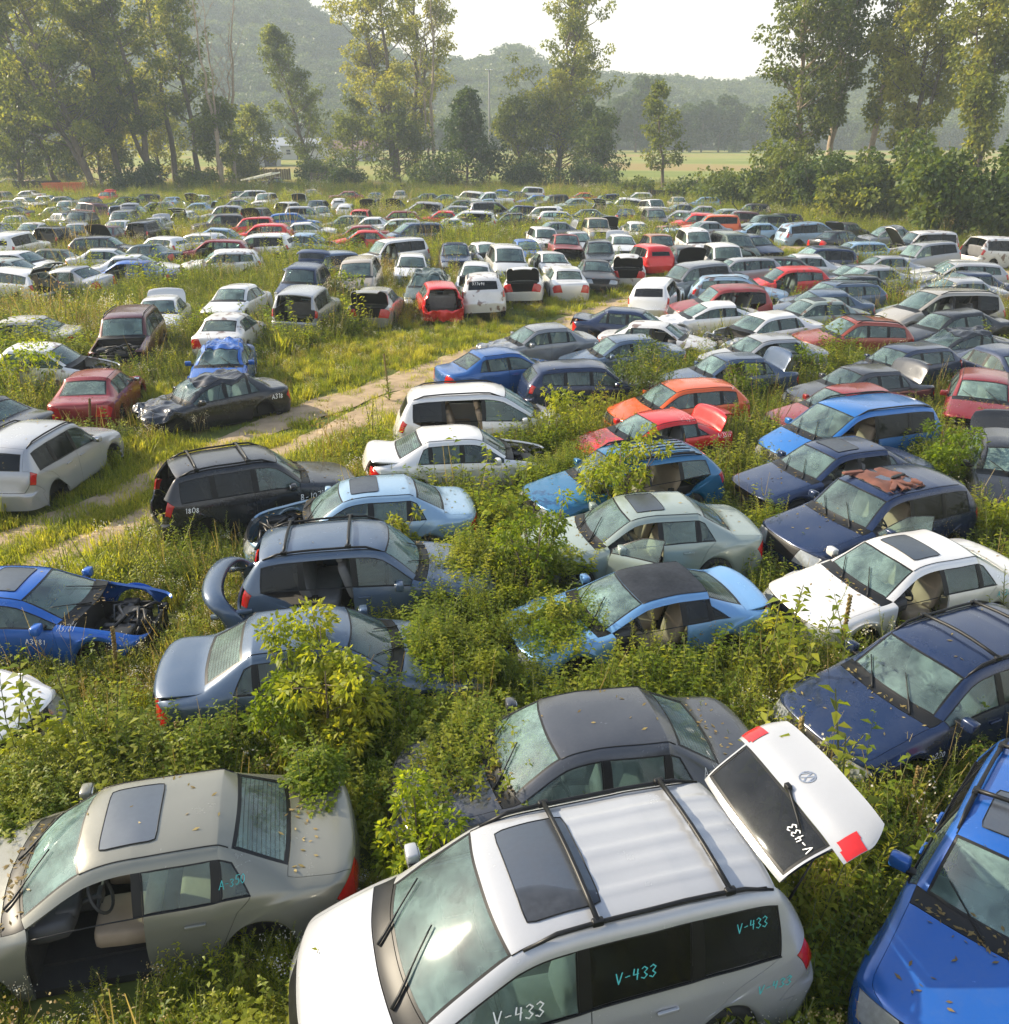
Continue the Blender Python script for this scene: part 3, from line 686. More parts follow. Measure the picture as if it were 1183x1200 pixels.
    if 'rails' in fl or 'bars' in fl or 'bars2' in fl:
        zr_ = []
        for sg in (1, -1):
            b = MB(); pts = rail_pts(sg, p['xh']-.12, p['xrh']+.12); b.tube(pts, [.012]+[.020]*(len(pts)-2)+[.012], 7)
            add('roof_rail', b.mesh('roof_rail', [M['trim']]))
        if 'bars' in fl:
            for f in (.30, .78):
                b = MB(); x = lerp(p['xh'], p['xrh'], f); y = p['yr']-.02; z = S.bvh().ray_cast(Vector((x, y, 4)), Vector((0, 0, -1)))[0].z+.07
                n = 7; b.tube([(x, lerp(-y, y, q/(n-1)), z+.05*math.sin(math.pi*q/(n-1))) for q in range(n)], .024, 8)
                for sg in (1, -1): b.box((x, sg*y, z-.012), (.10, .055, .06))
                add('roof_crossbar', b.mesh('roof_crossbar', [M['trim']]))
        if 'slats' in fl:
            b = MB()
            for q in range(7):
                y = lerp(-p['yr']+.1, p['yr']-.1, q/6); b.tube([(x, y, S.bvh().ray_cast(Vector((x, y, 4)), Vector((0, 0, -1)))[0].z+.03) for x in np.linspace(p['xh']-.35, p['xrh']+.25, 8)], .014, 5)
            add('roof_rack', b.mesh('roof_rack', [M['trim']]))
    if 'sun' in fl or 'hole' in fl:
        x0, x1 = p['xh']-.20, p['xh']-(.72 if t in 'SCH' else .85); y1 = p['yr']*(.70 if t in 'SCH' else .72)
        if 'hole' in fl: x1 -= .25; y1 = p['yr']*.85
        V = []; F = []; n = 9
        for a in range(n):
            for c in range(n):
                u = 2*a/(n-1)-1; v = 2*c/(n-1)-1
                # rounded rectangle
                uu, vv = u, v
                if abs(u) > .8 and abs(v) > .8: uu *= .965; vv *= .965
                x = (x0+x1)/2+uu*(x0-x1)/2; y = vv*y1
                hit = S.bvh().ray_cast(Vector((x, y, 4)), Vector((0, 0, -1)))[0]
                V.append((x, y, hit.z+(.009 if 'sun' in fl else .012))); 
        for a in range(n-1):
            for c in range(n-1): F.append((a*n+c, a*n+c+1, (a+1)*n+c+1, (a+1)*n+c))
        b = MB(); b.add(V, F, 0)
        edge = [V[c] for c in range(n)]+[V[a*n+n-1] for a in range(1, n)]+[V[(n-1)*n+c] for c in range(n-2, -1, -1)]+[V[a*n] for a in range(n-2, -1, -1)]
        b.tube(edge, .006, 5, 1, False)
        if 'hole' in fl:
            rd = random.Random(3)
            b.V[:n*n] = [(v[0], v[1], v[2]+.09*noise.noise(Vector(v)*5)+.05*noise.noise(Vector(v)*13)) for v in V]
            for q in range(6): b.box((rd.uniform(x1, x0), rd.uniform(-y1, y1)*.9, V[n*n//2][2]+.02), (rd.uniform(.05, .12), rd.uniform(.2, .5), .05), rd.choice((0, 0, 1)), np.array(Matrix.Rotation(rd.uniform(0, 3), 3, 'Z')))
            add('torn_roof_lining', b.mesh('torn_roof_lining', [M['fabric'], M['trim'], M['chalkW']]))
        else: add('sunroof', b.mesh('sunroof', [M['sunroof'], M['trim']]))
    if near:
        for sg in (1, -1):
            if ('fdL' if sg > 0 else 'fdR') in fl: continue
            b = MB(); x = p['xcw']-.42; z = p['zb0']+.07
            b.box((x, sg*(W2+.07), z), (.13, .20, .15), 0, None, .3); b.box((x+.02, sg*(W2-.06), z-.04), (.08, .12, .05), 1); b.hard((x-.068, sg*(W2+.07), z), (.006, .15, .11), 2)
            add('wing_mirror', b.mesh('wing_mirror', [M[PM], M['trim'], M['chrome']]), None, True)
        for y0, y1, f0, f1 in ((.48, .05, .05, .72), (-.12, -.52, .05, .66)):
            b = MB(); pts = []
            for q in range(7):
                f = lerp(f0, f1, q/6); x = lerp(p['xcw']-.02, p['xh'], f*.8); y = lerp(y0, y1, q/6)
                hit = S.bvh().ray_cast(Vector((x+.9, y, p['zcw']+f*.4+1.0)), Vector((-.62, 0, -.78)).normalized())[0]
                if hit: pts.append((hit.x+.012, hit.y, hit.z+.016))
            if len(pts) > 2: b.tube(pts, [.014]*3+[.008]*(len(pts)-3), 5); add('wiper', b.mesh('wiper', [M['trim']]), None)
        if 'debris' in fl: pass
    _var[key] = (out, S); return _var[key]

def place(o, name, me, par, painted, col, loc):
    ob = link(name, me, par)
    if painted: ob.color = (*col, 1)
    if loc: ob.location = loc[0]; ob.rotation_euler = loc[1]
    return ob
CARS = {}
KINDN = dict(S='sedan', C='coupe', H='hatchback', W='estate_car', U='suv', E='suv', M='minivan', P='pickup_truck')
CATN = dict(S='car', C='car', H='car', W='car', U='suv', E='suv', M='minivan', P='pickup')
def make_car(key, t, col, flags, x, y, yaw, label, lev, near):
    rd = random.Random(key); c = COLS[col]
    fl, side = resolve(t, flags, yaw)
    if not near and not fl and rd.random() < .22: fl.append(rd.choice(['crF', 'crT', 'noH', 'noF', 'fdL', 'fdR']))
    if not near and rd.random() < .30 and t != 'P' and 'dull' not in fl: fl.append('dull')
    tan = rd.random() < .45
    if 'noG' in fl: tan = False
    if rd.random() < .72: fl.append('noW')
    parts, S = variant(t, fl, lev, near, tan, (sum(map(ord, key)) % 5) if near else sum(map(ord, key)) % 2)
    root = bpy.data.objects.new(KINDN[t], None); COL.objects.link(root); root.empty_display_size = .3
    root.location = (x, y, -SINK if 'noW' in fl else -.06); root.rotation_euler = (R(rd.uniform(-1.2, 1.2)), R(rd.uniform(-1.2, 1.2)), R(yaw))
    if not near: sx = rd.uniform(.95, 1.04); D_ = math.hypot(x, y); q_ = min(1.13, max(1., 1+.13*(D_-26)/20)); root.scale = (sx*q_, q_*rd.uniform(.97, 1.02), q_*rd.uniform(.97, 1.05)); root.rotation_euler = (R(rd.gauss(0, 1.8)), R(rd.gauss(0, 2.)), R(yaw))
    v = .9+.25*rd.random(); c = tuple(min(.8, q*v) for q in c)
    tag(root, label, CATN[t], 'scrapped vehicles parked in rows among the weeds')
    obs = []
    for (name, me, par, painted, loc) in parts:
        obs.append(place(root, name, me, root if par is None else obs[par], painted, c, loc))
        if name == 'leaf_litter': obs[-1]['kind'] = 'stuff'
    CARS[key] = (root, S, dict(zip([n for n, *_ in parts], obs)), obs, parts)
    return root
def part_of(key, name): return CARS[key][2][name]

# ---- hand lettering: strokes on a 0..1 x 0..1.6 cell
GL = {'@': [[(.5+.8*math.cos(q*math.pi/12), .8+.8*math.sin(q*math.pi/12)) for q in range(25)],[(.12,1.46),(.5,.95),(.88,1.46)],[(-.2,1.05),(.2,.12),(.5,.78),(.8,.12),(1.2,1.05)]], 'V': [[(0,1.6),(.45,0),(.95,1.6)]], 'A': [[(0,0),(.5,1.6),(1,0)],[(.2,.6),(.8,.6)]], '-': [[(.15,.75),(.85,.8)]], '0': [[(.5,1.6),(.1,1.2),(.1,.4),(.5,0),(.9,.4),(.9,1.2),(.5,1.6)]], '1': [[(.3,1.3),(.55,1.6),(.5,0)]],
 '2': [[(.1,1.3),(.5,1.6),(.9,1.25),(.75,.8),(.05,0),(.95,.05)]], '3': [[(.1,1.4),(.5,1.6),(.9,1.25),(.45,.85),(.9,.4),(.5,0),(.05,.2)]], '4': [[(.2,1.6),(.1,.75),(.9,.8)],[(.75,1.5),(.7,0)]], '5': [[(.9,1.6),(.2,1.6),(.15,.95),(.7,.95),(.9,.5),(.5,0),(.1,.15)]],
 '6': [[(.8,1.6),(.25,1),(.1,.4),(.5,0),(.85,.35),(.55,.75),(.15,.5)]], '7': [[(.1,1.55),(.9,1.6),(.4,0)]], '8': [[(.5,.85),(.15,1.25),(.5,1.6),(.85,1.25),(.5,.85),(.1,.4),(.5,0),(.9,.4),(.5,.85)]], '9': [[(.85,1.2),(.5,.85),(.15,1.2),(.5,1.6),(.85,1.25),(.7,0)]],
 'B': [[(.1,0),(.15,1.6),(.7,1.45),(.7,1),(.15,.85),(.8,.6),(.75,.15),(.1,0)]], 'W': [[(0,1.6),(.25,0),(.5,1),(.75,0),(1,1.6)]], ' ': []}
def chalk(key, text, org, dirv, upv, size, m='chalkW', part=None, bvh=None, name='painted_number', wid=.10, xfv=None):
    root, S, pm, obs, parts = CARS[key]
    d = Vector(dirv).normalized(); u = Vector(upv).normalized(); n = d.cross(u).normalized(); u = n.cross(d)
    b = bvh or S.bvh(); V = []; F = []; x0 = 0.
    rd = random.Random(text+key)
    slope = rd.uniform(-.10, .10); size *= rd.uniform(.92, 1.1)
    for ch in text:
        jy = rd.uniform(-.12, .12)+slope*x0; js = rd.uniform(.88, 1.12)
        for st in GL[ch]:
            pts = []
            for a, c in zip(st[:-1], st[1:]):
                k = 6
                for q in range(k): pts.append((lerp(a[0], c[0], q/k), lerp(a[1], c[1], q/k)))
            pts.append(st[-1]); W = []
            for (px, py) in pts:
                q = Vector(org)+d*((x0+px*js+.12*py)*size)+u*((py*js+jy+rd.uniform(-.04, .04))*size)
                hit, nn, fi, ds = b.ray_cast(q+n*.6, -n, 1.4)
                if hit is None: W.append(None); continue
                W.append(hit+n*.006)
            for i in range(len(W)-1):
                if W[i] is None or W[i+1] is None or (W[i]-W[i+1]).length < 1e-5: continue
                t_ = (W[i+1]-W[i]).normalized(); s_ = t_.cross(n)*size*wid*(.8+.4*rd.random()); e = t_*size*.04
                k = len(V); V += [W[i]-s_-e, W[i]+s_-e, W[i+1]+s_+e, W[i+1]-s_+e]; F.append((k, k+1, k+2, k+3))
        x0 += 1.25 if ch != '1' else .95
    if not F: return None
    if xfv: V = [tuple(q) for q in rotv(np.array([tuple(v) for v in V]), np.zeros((len(V), 3)), *xfv)[0]]
    me = mesh_np(name, V, F, [M[m]], None, None, False)
    return link(name, me, part or root)
CAR_TABLE = [
 ('sonata','S','sonatagrey','sun fdN',-3.89,6.53,-166.5,'grey-green sedan missing its front door, sunroof in its roof, left of the V-433 minivan',3,1),
 ('van433','M','vanwhite','hero upG rails bars ribs sun',0.14,5.49,-163.8,'white minivan with roof bars and open tailgate, marked V-433 in several places',3,1),
 ('bluesuv','U','blue','sun bars',4.85,5.90,-131.6,'bright blue suv with roof bars and A3371 on its bonnet',3,1),
 ('gsedan','S','dgrey','',0.71,8.09,-170.1,'charcoal sedan with vines over its bonnet, right behind the white minivan with open tailgate',3,1),
 ('audi','S','steel','trA',-2.41,10.29,11.5,'steel-blue sedan with its boot lid ajar behind the big box elder sapling',2,1),
 ('cobalt','C','blue','noH noF sun',-7.36,11.80,2.8,'blue coupe with engine bay bare of bonnet and bumper at the left edge, marked A3781',2,1),
 ('bmw','S','white','',-8.12,9.42,-14.0,'white car whose bonnet pokes in at the left edge below the blue coupe without bonnet',2,1),
 ('santafe','U','steel','noG bars rdN hoop',-2.16,12.80,7.7,'silver-blue suv with roof bars, its tailgate and rear door gone, nose to the right',2,1),
 ('passat','S','pgreen','sun fdO',2.33,14.30,-170.7,'grey-green sedan with sunroof and its front door standing open',2,1),
 ('eclipse','C','sky','blackroof fdN trX dkr',1.96,11.69,-164.4,'sky-blue coupe with black roof, missing door and loose boot lid above the weeds',2,1),
 ('sorento','U','navy','fdO hole',6.91,15.02,-156.7,'navy suv with rusty brown lining bulging from its opened roof',2,1),
 ('camry','S','white','sun fdN',6.48,12.65,-161.6,'white sedan with black sunroof and missing front door, right of the sky-blue coupe',2,1),
 ('rx','W','navy','bars',5.70,9.63,-155.8,'glossy navy estate with roof bars in front of the white sunroof sedan, marked A-3220',2,1),
 ('suzuki','U','black','noG bars',-5.12,16.82,28.0,'black suv with roof bars and no tailgate beside the dirt track',2,1),
 ('forester','U','silver','rails',-10.70,18.96,86.0,'silver suv seen from behind at the left edge by the dirt track',2,1),
 ('impala','S','black','noF crF crT',-8.59,23.83,-140.0,'crushed black sedan with caved-in roof and stripped front, left of the dirt track',2,1),
 ('g6','S','dred','',-12.09,24.87,99.4,'dark red sedan seen from behind, left of the crushed black sedan',2,1),
 ('explorer','E','maroon','noF noH rails',-13.72,31.08,-80.0,'brown-red boxy suv facing the camera without bonnet or grille',2,0),
 ('cls','S','white','noH trX noF',-0.83,18.67,12.4,'white sedan without bonnet in front of the white minivan with missing rear door',2,1),
 ('wvan','M','white','rdN rails',-0.33,21.71,5.0,'white minivan with missing rear door and dark rear window, beside the dirt track',2,1),
 ('focus','S','ltblue','sun noH',-2.91,15.17,-168.4,'light blue sedan with sunroof between the white sedan and the silver-blue suv',2,1),
 ('civic','S','blue2','',0.11,27.10,23.7,'mid-blue sedan, nose right, on the near side of the dirt track',2,1),
 ('sienna','M','blue3','fdN rails',8.32,20.11,-160.0,'bright blue minivan with roof rails and missing front door, marked V-517',2,1),
 ('lexus','S','navy','sun fdN rdN noF',7.05,17.50,-163.5,'navy sedan stripped of front bumper and side doors below the bright blue minivan',2,1),
 ('hhr','H','dred','noF',13.41,23.34,-118.0,'dark red hatchback without front bumper, facing the camera, right of the bright blue minivan',2,1),
 ('eclr','C','red','upT fdN',3.60,20.51,-160.0,'red coupe with its boot lid raised in front of the orange hatchback',2,1),
 ('vibe','H','orange','',4.79,23.06,-166.0,'orange hatchback directly behind the red coupe with raised boot lid',2,1),
 ('outb','W','teal','fdN rdN rails slats',2.38,16.92,-157.0,'teal estate with slatted roof rack and missing doors in front of the red coupe',2,1),
 ('blksed','S','black','upT noF',11.41,18.09,-112.0,'black sedan with raised boot lid at the right edge, front stripped',2,1),
 ('fl0','S','black','noH',-14.33,21.65,170.0,'black sedan without bonnet, nose left, behind silver suv, before dark red sedan',2,1),
 ('sable','S','beige','fdN',-18.74,32.62,185.0,'beige sedan missing a door, nose left, between white estate and white sedan',2,0),
 ('wwreck','S','white','noH',-14.92,27.71,5.0,'white sedan without bonnet, nose right, between beige sedan and dark red sedan',2,0),
 ('sentra','S','white','',-10.61,33.26,92.0,'white sedan, seen from behind, between white sedan and another white sedan',2,0),
 ('wsed2','S','white','',-12.12,39.07,-95.0,'white sedan, facing the camera, between white sedan and silver boxy suv',2,0),
 ('bluewr','S','blue','crT',-9.25,27.57,-80.0,'blue sedan with crushed roof facing the camera behind the crushed black sedan',2,1),
 ('avalon','S','white','upT fdN',-14.57,36.52,-78.0,'white sedan with raised boot lid and missing front door behind the brown-red boxy suv',2,0),
 ('explsil','E','silver','noG',-8.64,38.03,88.0,'silver boxy suv seen from behind without tailgate, left of the beige sedan',2,0),
 ('pacifica','W','white','upG',-25.53,44.59,165.0,'white estate with raised tailgate at the left edge, nose left',1,0),
 ('c300','S','silver','fdN',-22.95,45.90,165.0,'silver sedan missing its front door, right of the white estate with raised tailgate',1,0),
 ('wsedc','S','white','',-23.84,53.86,10.0,'white sedan, nose right, between charcoal estate and white sedan',1,0),
 ('wsedd','S','white','',-21.32,51.46,8.0,'white sedan, nose right, between blue sedan and white hatchback',1,0),
 ('bluesed','S','blue','fdN',-21.15,49.11,176.0,'bright blue sedan missing a front door, nose left, among white sedans at the left',1,0),
 ('tealsed','S','dteal','',-23.44,57.23,170.0,'dark teal sedan, nose left, between white sedan and white hatchback',1,0),
 ('dkwag','W','dgrey','',-27.13,60.98,5.0,'charcoal estate, nose right, between silver sedan and white sedan',1,0),
 ('grnsed','S','green','',-28.84,55.58,180.0,'dull green sedan, nose left, between white estate and black suv',1,0),
 ('wsuvl','W','white','',-28.35,52.29,-8.0,'white estate, nose right, between pale green sedan and dull green sedan',1,0),
 ('pgrn','S','pgreen','',-26.97,48.48,-5.0,'pale green sedan, nose right, between white estate and another white estate',1,0),
 ('magnum','W','white','crF',-17.25,53.57,193.0,'white estate with damaged front, nose left, on the far side of the grass lane',1,0),
 ('redwag','W','dred','fdN noH',-19.47,58.94,183.0,'dark red estate without bonnet, nose left, between white estate and another white estate',1,0),
 ('l2a','S','dgrey','',-92.49,172.02,10.0,'charcoal sedan, nose right, just behind a white sedan',1,0),
 ('l2b','S','rust','',-86.53,167.71,-10.0,'rust-brown sedan, nose right, just behind a white sedan',1,0),
 ('l3a','S','silver','',-57.39,104.25,175.0,'silver sedan, nose left, behind black sedan, before white sedan',1,0),
 ('l3b','S','white','',-58.29,110.84,-20.0,'white sedan, nose right, between silver sedan and white sedan',1,0),
 ('l3c','S','white','fdN',-57.90,115.72,-5.0,'white sedan missing a door, nose right, between white sedan and beige sedan',1,0),
 ('l3d','S','beige','',-54.95,113.76,10.0,'beige sedan, nose right, between white sedan and dark blue hatchback',1,0),
 ('l3e','S','white','',-50.37,103.79,-75.0,'white sedan, facing the camera, between dull green sedan and dark blue hatchback',1,0),
 ('l4a','S','black','noH',-51.81,94.11,180.0,'black sedan without bonnet, nose left, between grey sedan and white sedan',1,0),
 ('l4b','E','maroon','noH',-44.53,96.05,150.0,'maroon boxy suv without bonnet, nose left, between white sedan and dull green suv',1,0),
 ('l4c','S','green','',-47.13,94.18,170.0,'dull green sedan, nose left, between white sedan and grey sedan',1,0),
 ('l4d','S','grey','upT',-42.37,85.96,150.0,'grey sedan with raised boot, nose left, between dull green sedan and black suv',1,0),
 ('l4e','U','black','',-38.60,81.42,-88.0,'black suv, facing the camera, between grey sedan and maroon boxy suv',1,0),
 ('l5a','U','green','',-45.61,107.89,200.0,'dull green suv, nose left, between red sedan and black suv',1,0),
 ('l5b','U','black','',-46.12,115.58,195.0,'black suv, nose left, between dull green suv and grey estate',1,0),
 ('l5d','U','white','upH',-37.62,111.06,-95.0,'white suv with raised bonnet, facing the camera, between light blue sedan and black estate',1,0),
 ('l5e','W','grey','crT',-39.10,100.15,185.0,'grey estate with crushed roof, nose left, between steel-blue boxy suv and light blue sedan',1,0),
 ('l6a','H','white','upG',-31.39,89.01,90.0,'white hatchback with raised tailgate, seen from behind, between light blue sedan and silver suv',1,0),
 ('l6b','U','silver','',-28.33,90.14,185.0,'silver suv, nose left, between black suv and dark blue sedan',1,0),
 ('l6c','U','black','',-25.23,78.91,200.0,'black suv, nose left, between white hatchback and silver suv',1,0),
 ('l6d','W','black','',-37.11,124.57,185.0,'black estate, nose left, between white suv and white minivan',1,0),
 ('l7a','S','white','',-44.89,82.17,-80.0,'white sedan, facing the camera, between black sedan and white sedan',1,0),
 ('l7b','S','white','',-38.74,73.18,-85.0,'white sedan, facing the camera, between white sedan and black suv',1,0),
 ('l7c','S','grey','',-40.73,72.29,100.0,'grey sedan, seen from behind, behind white boxy suv, before white sedan',1,0),
 ('l7d','E','white','',-33.26,61.10,88.0,'white boxy suv, seen from behind, between grey sedan and dull green sedan',1,0),
 ('l7e','U','black','noG upG',-33.78,67.74,86.0,'black suv with raised tailgate, seen from behind, between white sedan and silver sedan',1,0),
 ('l7f','S','silver','',-34.45,72.10,-75.0,'silver sedan, facing the camera, between black suv and maroon sedan',1,0),
 ('l8a','S','maroon','upH',-31.09,69.99,-90.0,'maroon sedan with raised bonnet, facing the camera, between silver sedan and white sedan',1,0),
 ('l8b','S','white','',-32.94,76.49,-85.0,'white sedan, facing the camera, between maroon sedan and grey suv',1,0),
 ('l8c','U','black','noG upG',-28.45,72.04,82.0,'black suv with raised tailgate, seen from behind, between white sedan and white hatchback',1,0),
 ('l8d','S','silver','upT',-30.50,78.29,-88.0,'silver sedan with raised boot, facing the camera, between black suv and white hatchback',1,0),
 ('l9a','H','white','',-24.38,62.83,160.0,'white hatchback, nose left, between dark teal sedan and white estate',1,0),
 ('l9b','W','white','',-22.36,64.30,165.0,'white estate, nose left, between white hatchback and dark red estate',1,0),
 ('l9c','S','ltblue','',-21.65,69.48,5.0,'light blue sedan, nose right, between black suv and red suv',1,0),
 ('m1a','P','maroon','',-42.92,171.91,180.0,'maroon pickup, nose left, just behind a tan sedan without front bumper',1,0),
 ('m1b','M','white','',-34.75,122.68,200.0,'white minivan, nose left, between black estate and white boxy suv',1,0),
 ('m1c','E','white','',-29.42,111.29,-95.0,'white boxy suv, facing the camera, between white minivan and white suv',1,0),
 ('m2a','U','black','upH',-23.95,86.99,-92.0,'black suv with raised bonnet, facing the camera, between red suv and red estate',1,0),
 ('m2b','U','white','noG upG',-23.03,97.69,75.0,'white suv with raised tailgate, seen from behind, between white boxy suv and silver suv',1,0),
 ('m2c','U','navy','',-20.60,99.10,-92.0,'navy suv, facing the camera, between silver suv and grey hatchback',1,0),
 ('m2d','H','grey','',-19.04,94.08,-70.0,'grey hatchback, facing the camera, between navy suv and white hatchback',1,0),
 ('m2e','U','silver','',-19.37,89.18,15.0,'silver suv, nose right, between mid-blue estate and grey hatchback',1,0),
 ('m2f','W','blue2','',-18.97,81.98,8.0,'mid-blue estate, nose right, between white suv and silver suv',1,0),
 ('m3a','H','white','',-19.76,108.91,95.0,'white hatchback, seen from behind, between navy suv and white hatchback',1,0),
 ('m3b','H','white','',-17.39,99.41,92.0,'white hatchback, seen from behind, between white hatchback and black suv',1,0),
 ('m3c','U','black','upH',-15.20,102.27,-92.0,'black suv with raised bonnet, facing the camera, between white hatchback and dark teal sedan',1,0),
 ('m3d','U','red','noG',-13.45,85.43,90.0,'red suv without tailgate, seen from behind, between dull green estate and white sedan',1,0),
 ('m3e','S','dteal','upH',-12.80,105.40,-90.0,'dark teal sedan with raised bonnet, facing the camera, between black suv and silver sedan',1,0),
 ('m3f','W','dred','',-10.35,85.04,180.0,'dark red estate, nose left, between white sedan and silver minivan',1,0),
 ('m4a','S','green','',-10.68,120.71,190.0,'dull green sedan, nose left, between silver sedan and dark teal sedan',1,0),
 ('m4b','S','dteal','',-8.03,117.89,175.0,'dark teal sedan, nose left, between dull green sedan and another dull green sedan',1,0),
 ('m4c','E','white','',-5.05,119.51,160.0,'white boxy suv, nose left, between dull green sedan and white pickup',1,0),
 ('m4d','P','white','',-1.95,114.77,190.0,'white pickup, nose left, between white boxy suv and blue sedan',1,0),
 ('m5a','M','silver','fdN rdN',-9.09,97.08,178.0,'silver minivan with two doors gone, nose left, between dark teal sedan and red sedan',1,0),
 ('m5b','S','red','',-6.30,88.00,178.0,'red sedan, nose left, between silver minivan and grey estate',1,0),
 ('m5c','M','white','fdN rdN',-3.54,82.17,178.0,'white minivan with both near-side door openings empty in the far middle',1,0),
 ('m5d','S','white','',-5.12,78.70,185.0,'white sedan, nose left, between red sedan and white minivan',1,0),
 ('m5e','W','grey','',-5.72,95.11,190.0,'grey estate, nose left, between red sedan and dull green sedan',1,0),
 ('m6a','W','green','',-14.67,81.96,185.0,'dull green estate, nose left, between grey hatchback and red suv',1,0),
 ('m6b','S','white','',-12.14,80.07,180.0,'white sedan, nose left, between red suv and white estate',1,0),
 ('m6c','W','white','fdN',-9.65,78.15,185.0,'white estate missing a door, nose left, between white sedan and steel-blue minivan',1,0),
 ('m6d','S','dred','fdN',-11.90,71.92,183.0,'dark red sedan missing a door, nose left, between dull green estate and red sedan',1,0),
 ('m6e','S','red','fdN',-10.74,66.85,184.0,'red sedan missing a door, nose left, between dark red sedan and white sedan',1,0),
 ('m6f','M','steel','',-7.44,70.27,205.0,'blue-grey minivan, nose left, behind the white boxy suv with missing front door',1,0),
 ('m7a','S','white','',-16.33,75.22,5.0,'white sedan, nose right, between mid-blue estate and dull green estate',1,0),
 ('m7b','W','red','fdN',-19.57,71.59,180.0,'red estate missing a door, nose left, between red suv and mid-blue estate',1,0),
 ('m8a','M','white','',-17.19,61.47,178.0,'white minivan, nose left, between light blue sedan and red estate',1,0),
 ('m8b','S','ltblue','noH crF',-13.61,63.24,-10.0,'light blue sedan with smashed front, nose right, between white sedan and red sedan',1,0),
 ('m10a','U','steel','',-10.64,51.08,215.0,'steel-blue suv, nose left, between navy suv and tan minivan',1,0),
 ('m10b','M','tan','',-7.71,46.63,-88.0,'tan minivan, facing the camera, between steel-blue suv and white boxy suv',2,0),
 ('m10c','U','navy','upG',-10.29,44.37,-92.0,'navy suv with raised tailgate, facing the camera, between white sedan and steel-blue suv',2,0),
 ('m11a','E','white','fdN',-7.40,55.38,212.0,'white boxy suv missing a door, nose left, between red sedan and white sedan',1,0),
 ('m11b','S','white','',-5.37,50.78,-85.0,'white sedan, facing the camera, between white boxy suv and dull green sedan',1,0),
 ('m11c','S','green','',-3.94,44.53,-92.0,'dull green sedan, facing the camera, between white sedan and red hatchback',2,0),
 ('m11d','U','navy','sun',-3.06,54.87,-85.0,'navy suv with sunroof, facing the camera, between white sedan and another white sedan',1,0),
 ('m11e','H','red','noG crR',-3.05,40.33,100.0,'red hatchback without tailgate, seen from behind, between dull green sedan and white suv',2,0),
 ('buick','S','beige','upT',-5.81,39.68,88.0,'beige sedan seen from behind, boot lid raised, right of the silver boxy suv',2,0),
 ('kia','U','white','rails',-0.99,41.44,92.0,'white suv with roof rails seen from behind, number across its rear window',2,0),
 ('c1a','S','white','noH',-1.60,47.37,-90.0,'white sedan without bonnet, facing the camera, between navy suv and white minivan',2,0),
 ('c1b','S','white','',-1.16,57.15,-70.0,'white sedan, facing the camera, between navy suv and white minivan',1,0),
 ('c1c','M','white','',0.16,52.36,-82.0,'white minivan, facing the camera, between white sedan and mid-blue sedan',1,0),
 ('c1d','S','blue2','',1.50,60.31,-80.0,'mid-blue sedan, facing the camera, between white minivan and white suv',1,0),
 ('c1e','S','white','',2.84,53.33,-80.0,'white sedan, facing the camera, between mid-blue sedan and dark red suv',1,0),
 ('c1f','S','white','upT',1.07,45.15,86.0,'white sedan with raised boot, seen from behind, between white minivan and white sedan',2,0),
 ('c1g','S','white','',3.18,46.83,95.0,'white sedan, seen from behind, between white sedan and black sedan',2,0),
 ('touareg','U','white','fdN',7.35,41.48,70.0,'white suv seen from behind with missing front door, alone near the bend of the track',2,0),
 ('c2a','U','white','',2.88,65.34,-80.0,'white suv, facing the camera, between mid-blue sedan and grey sedan',1,0),
 ('c2b','S','silver','',5.39,65.13,-85.0,'silver sedan, facing the camera, between dark red suv and tan boxy suv',1,0),
 ('c2c','U','dred','',4.11,60.25,-88.0,'dark red suv, facing the camera, between white suv and silver sedan',1,0),
 ('c2d','U','black','',6.07,56.54,-92.0,'black suv, facing the camera, between dark red suv and white sedan',1,0),
 ('c2e','S','white','upT',8.25,62.62,-88.0,'white sedan with raised boot, facing the camera, between black suv and red suv',1,0),
 ('c2f','U','rust','',10.64,60.84,-85.0,'rust-brown suv, facing the camera, between red suv and light blue sedan',1,0),
 ('c2g','S','ltblue','',12.96,67.16,-85.0,'light blue sedan, facing the camera, between rust-brown sedan and white boxy suv',1,0),
 ('c3a','S','black','',5.05,48.90,-88.0,'black sedan, facing the camera, between white sedan and another white sedan',1,0),
 ('c3b','S','white','upT',7.17,51.79,85.0,'white sedan with raised boot, seen from behind, between black sedan and red suv',1,0),
 ('c3c','U','red','',8.87,55.51,105.0,'red suv, seen from behind, between white sedan and rust-brown suv',1,0),
 ('c3d','S','black','upH',11.31,55.22,-88.0,'black sedan with raised bonnet, facing the camera, between rust-brown suv and white boxy suv',1,0),
 ('c4a','S','grey','upT',3.79,73.41,195.0,'grey sedan with raised boot, nose left, between white suv and white estate',1,0),
 ('c4b','E','tan','',7.41,71.80,-88.0,'tan boxy suv, facing the camera, between silver sedan and white sedan',1,0),
 ('c4c','S','white','upH',8.75,77.34,-88.0,'white sedan with raised bonnet, facing the camera, between tan boxy suv and white sedan',1,0),
 ('c4d','S','white','',10.94,73.80,-85.0,'white sedan, facing the camera, between white sedan and rust-brown sedan',1,0),
 ('c4e','S','rust','',13.26,71.83,-80.0,'rust-brown sedan, facing the camera, between white sedan and light blue sedan',1,0),
 ('c4f','S','silver','',16.16,73.68,195.0,'silver sedan, nose left, between red suv and orange boxy suv',1,0),
 ('c5a','S','blue','',-0.86,132.42,180.0,'blue sedan, nose left, between white pickup and navy sedan',1,0),
 ('c5b','S','navy','',1.31,127.44,190.0,'navy sedan, nose left, between blue sedan and white boxy suv',1,0),
 ('c5c','E','white','',3.04,130.19,180.0,'white boxy suv, nose left, between navy sedan and mid-blue sedan',1,0),
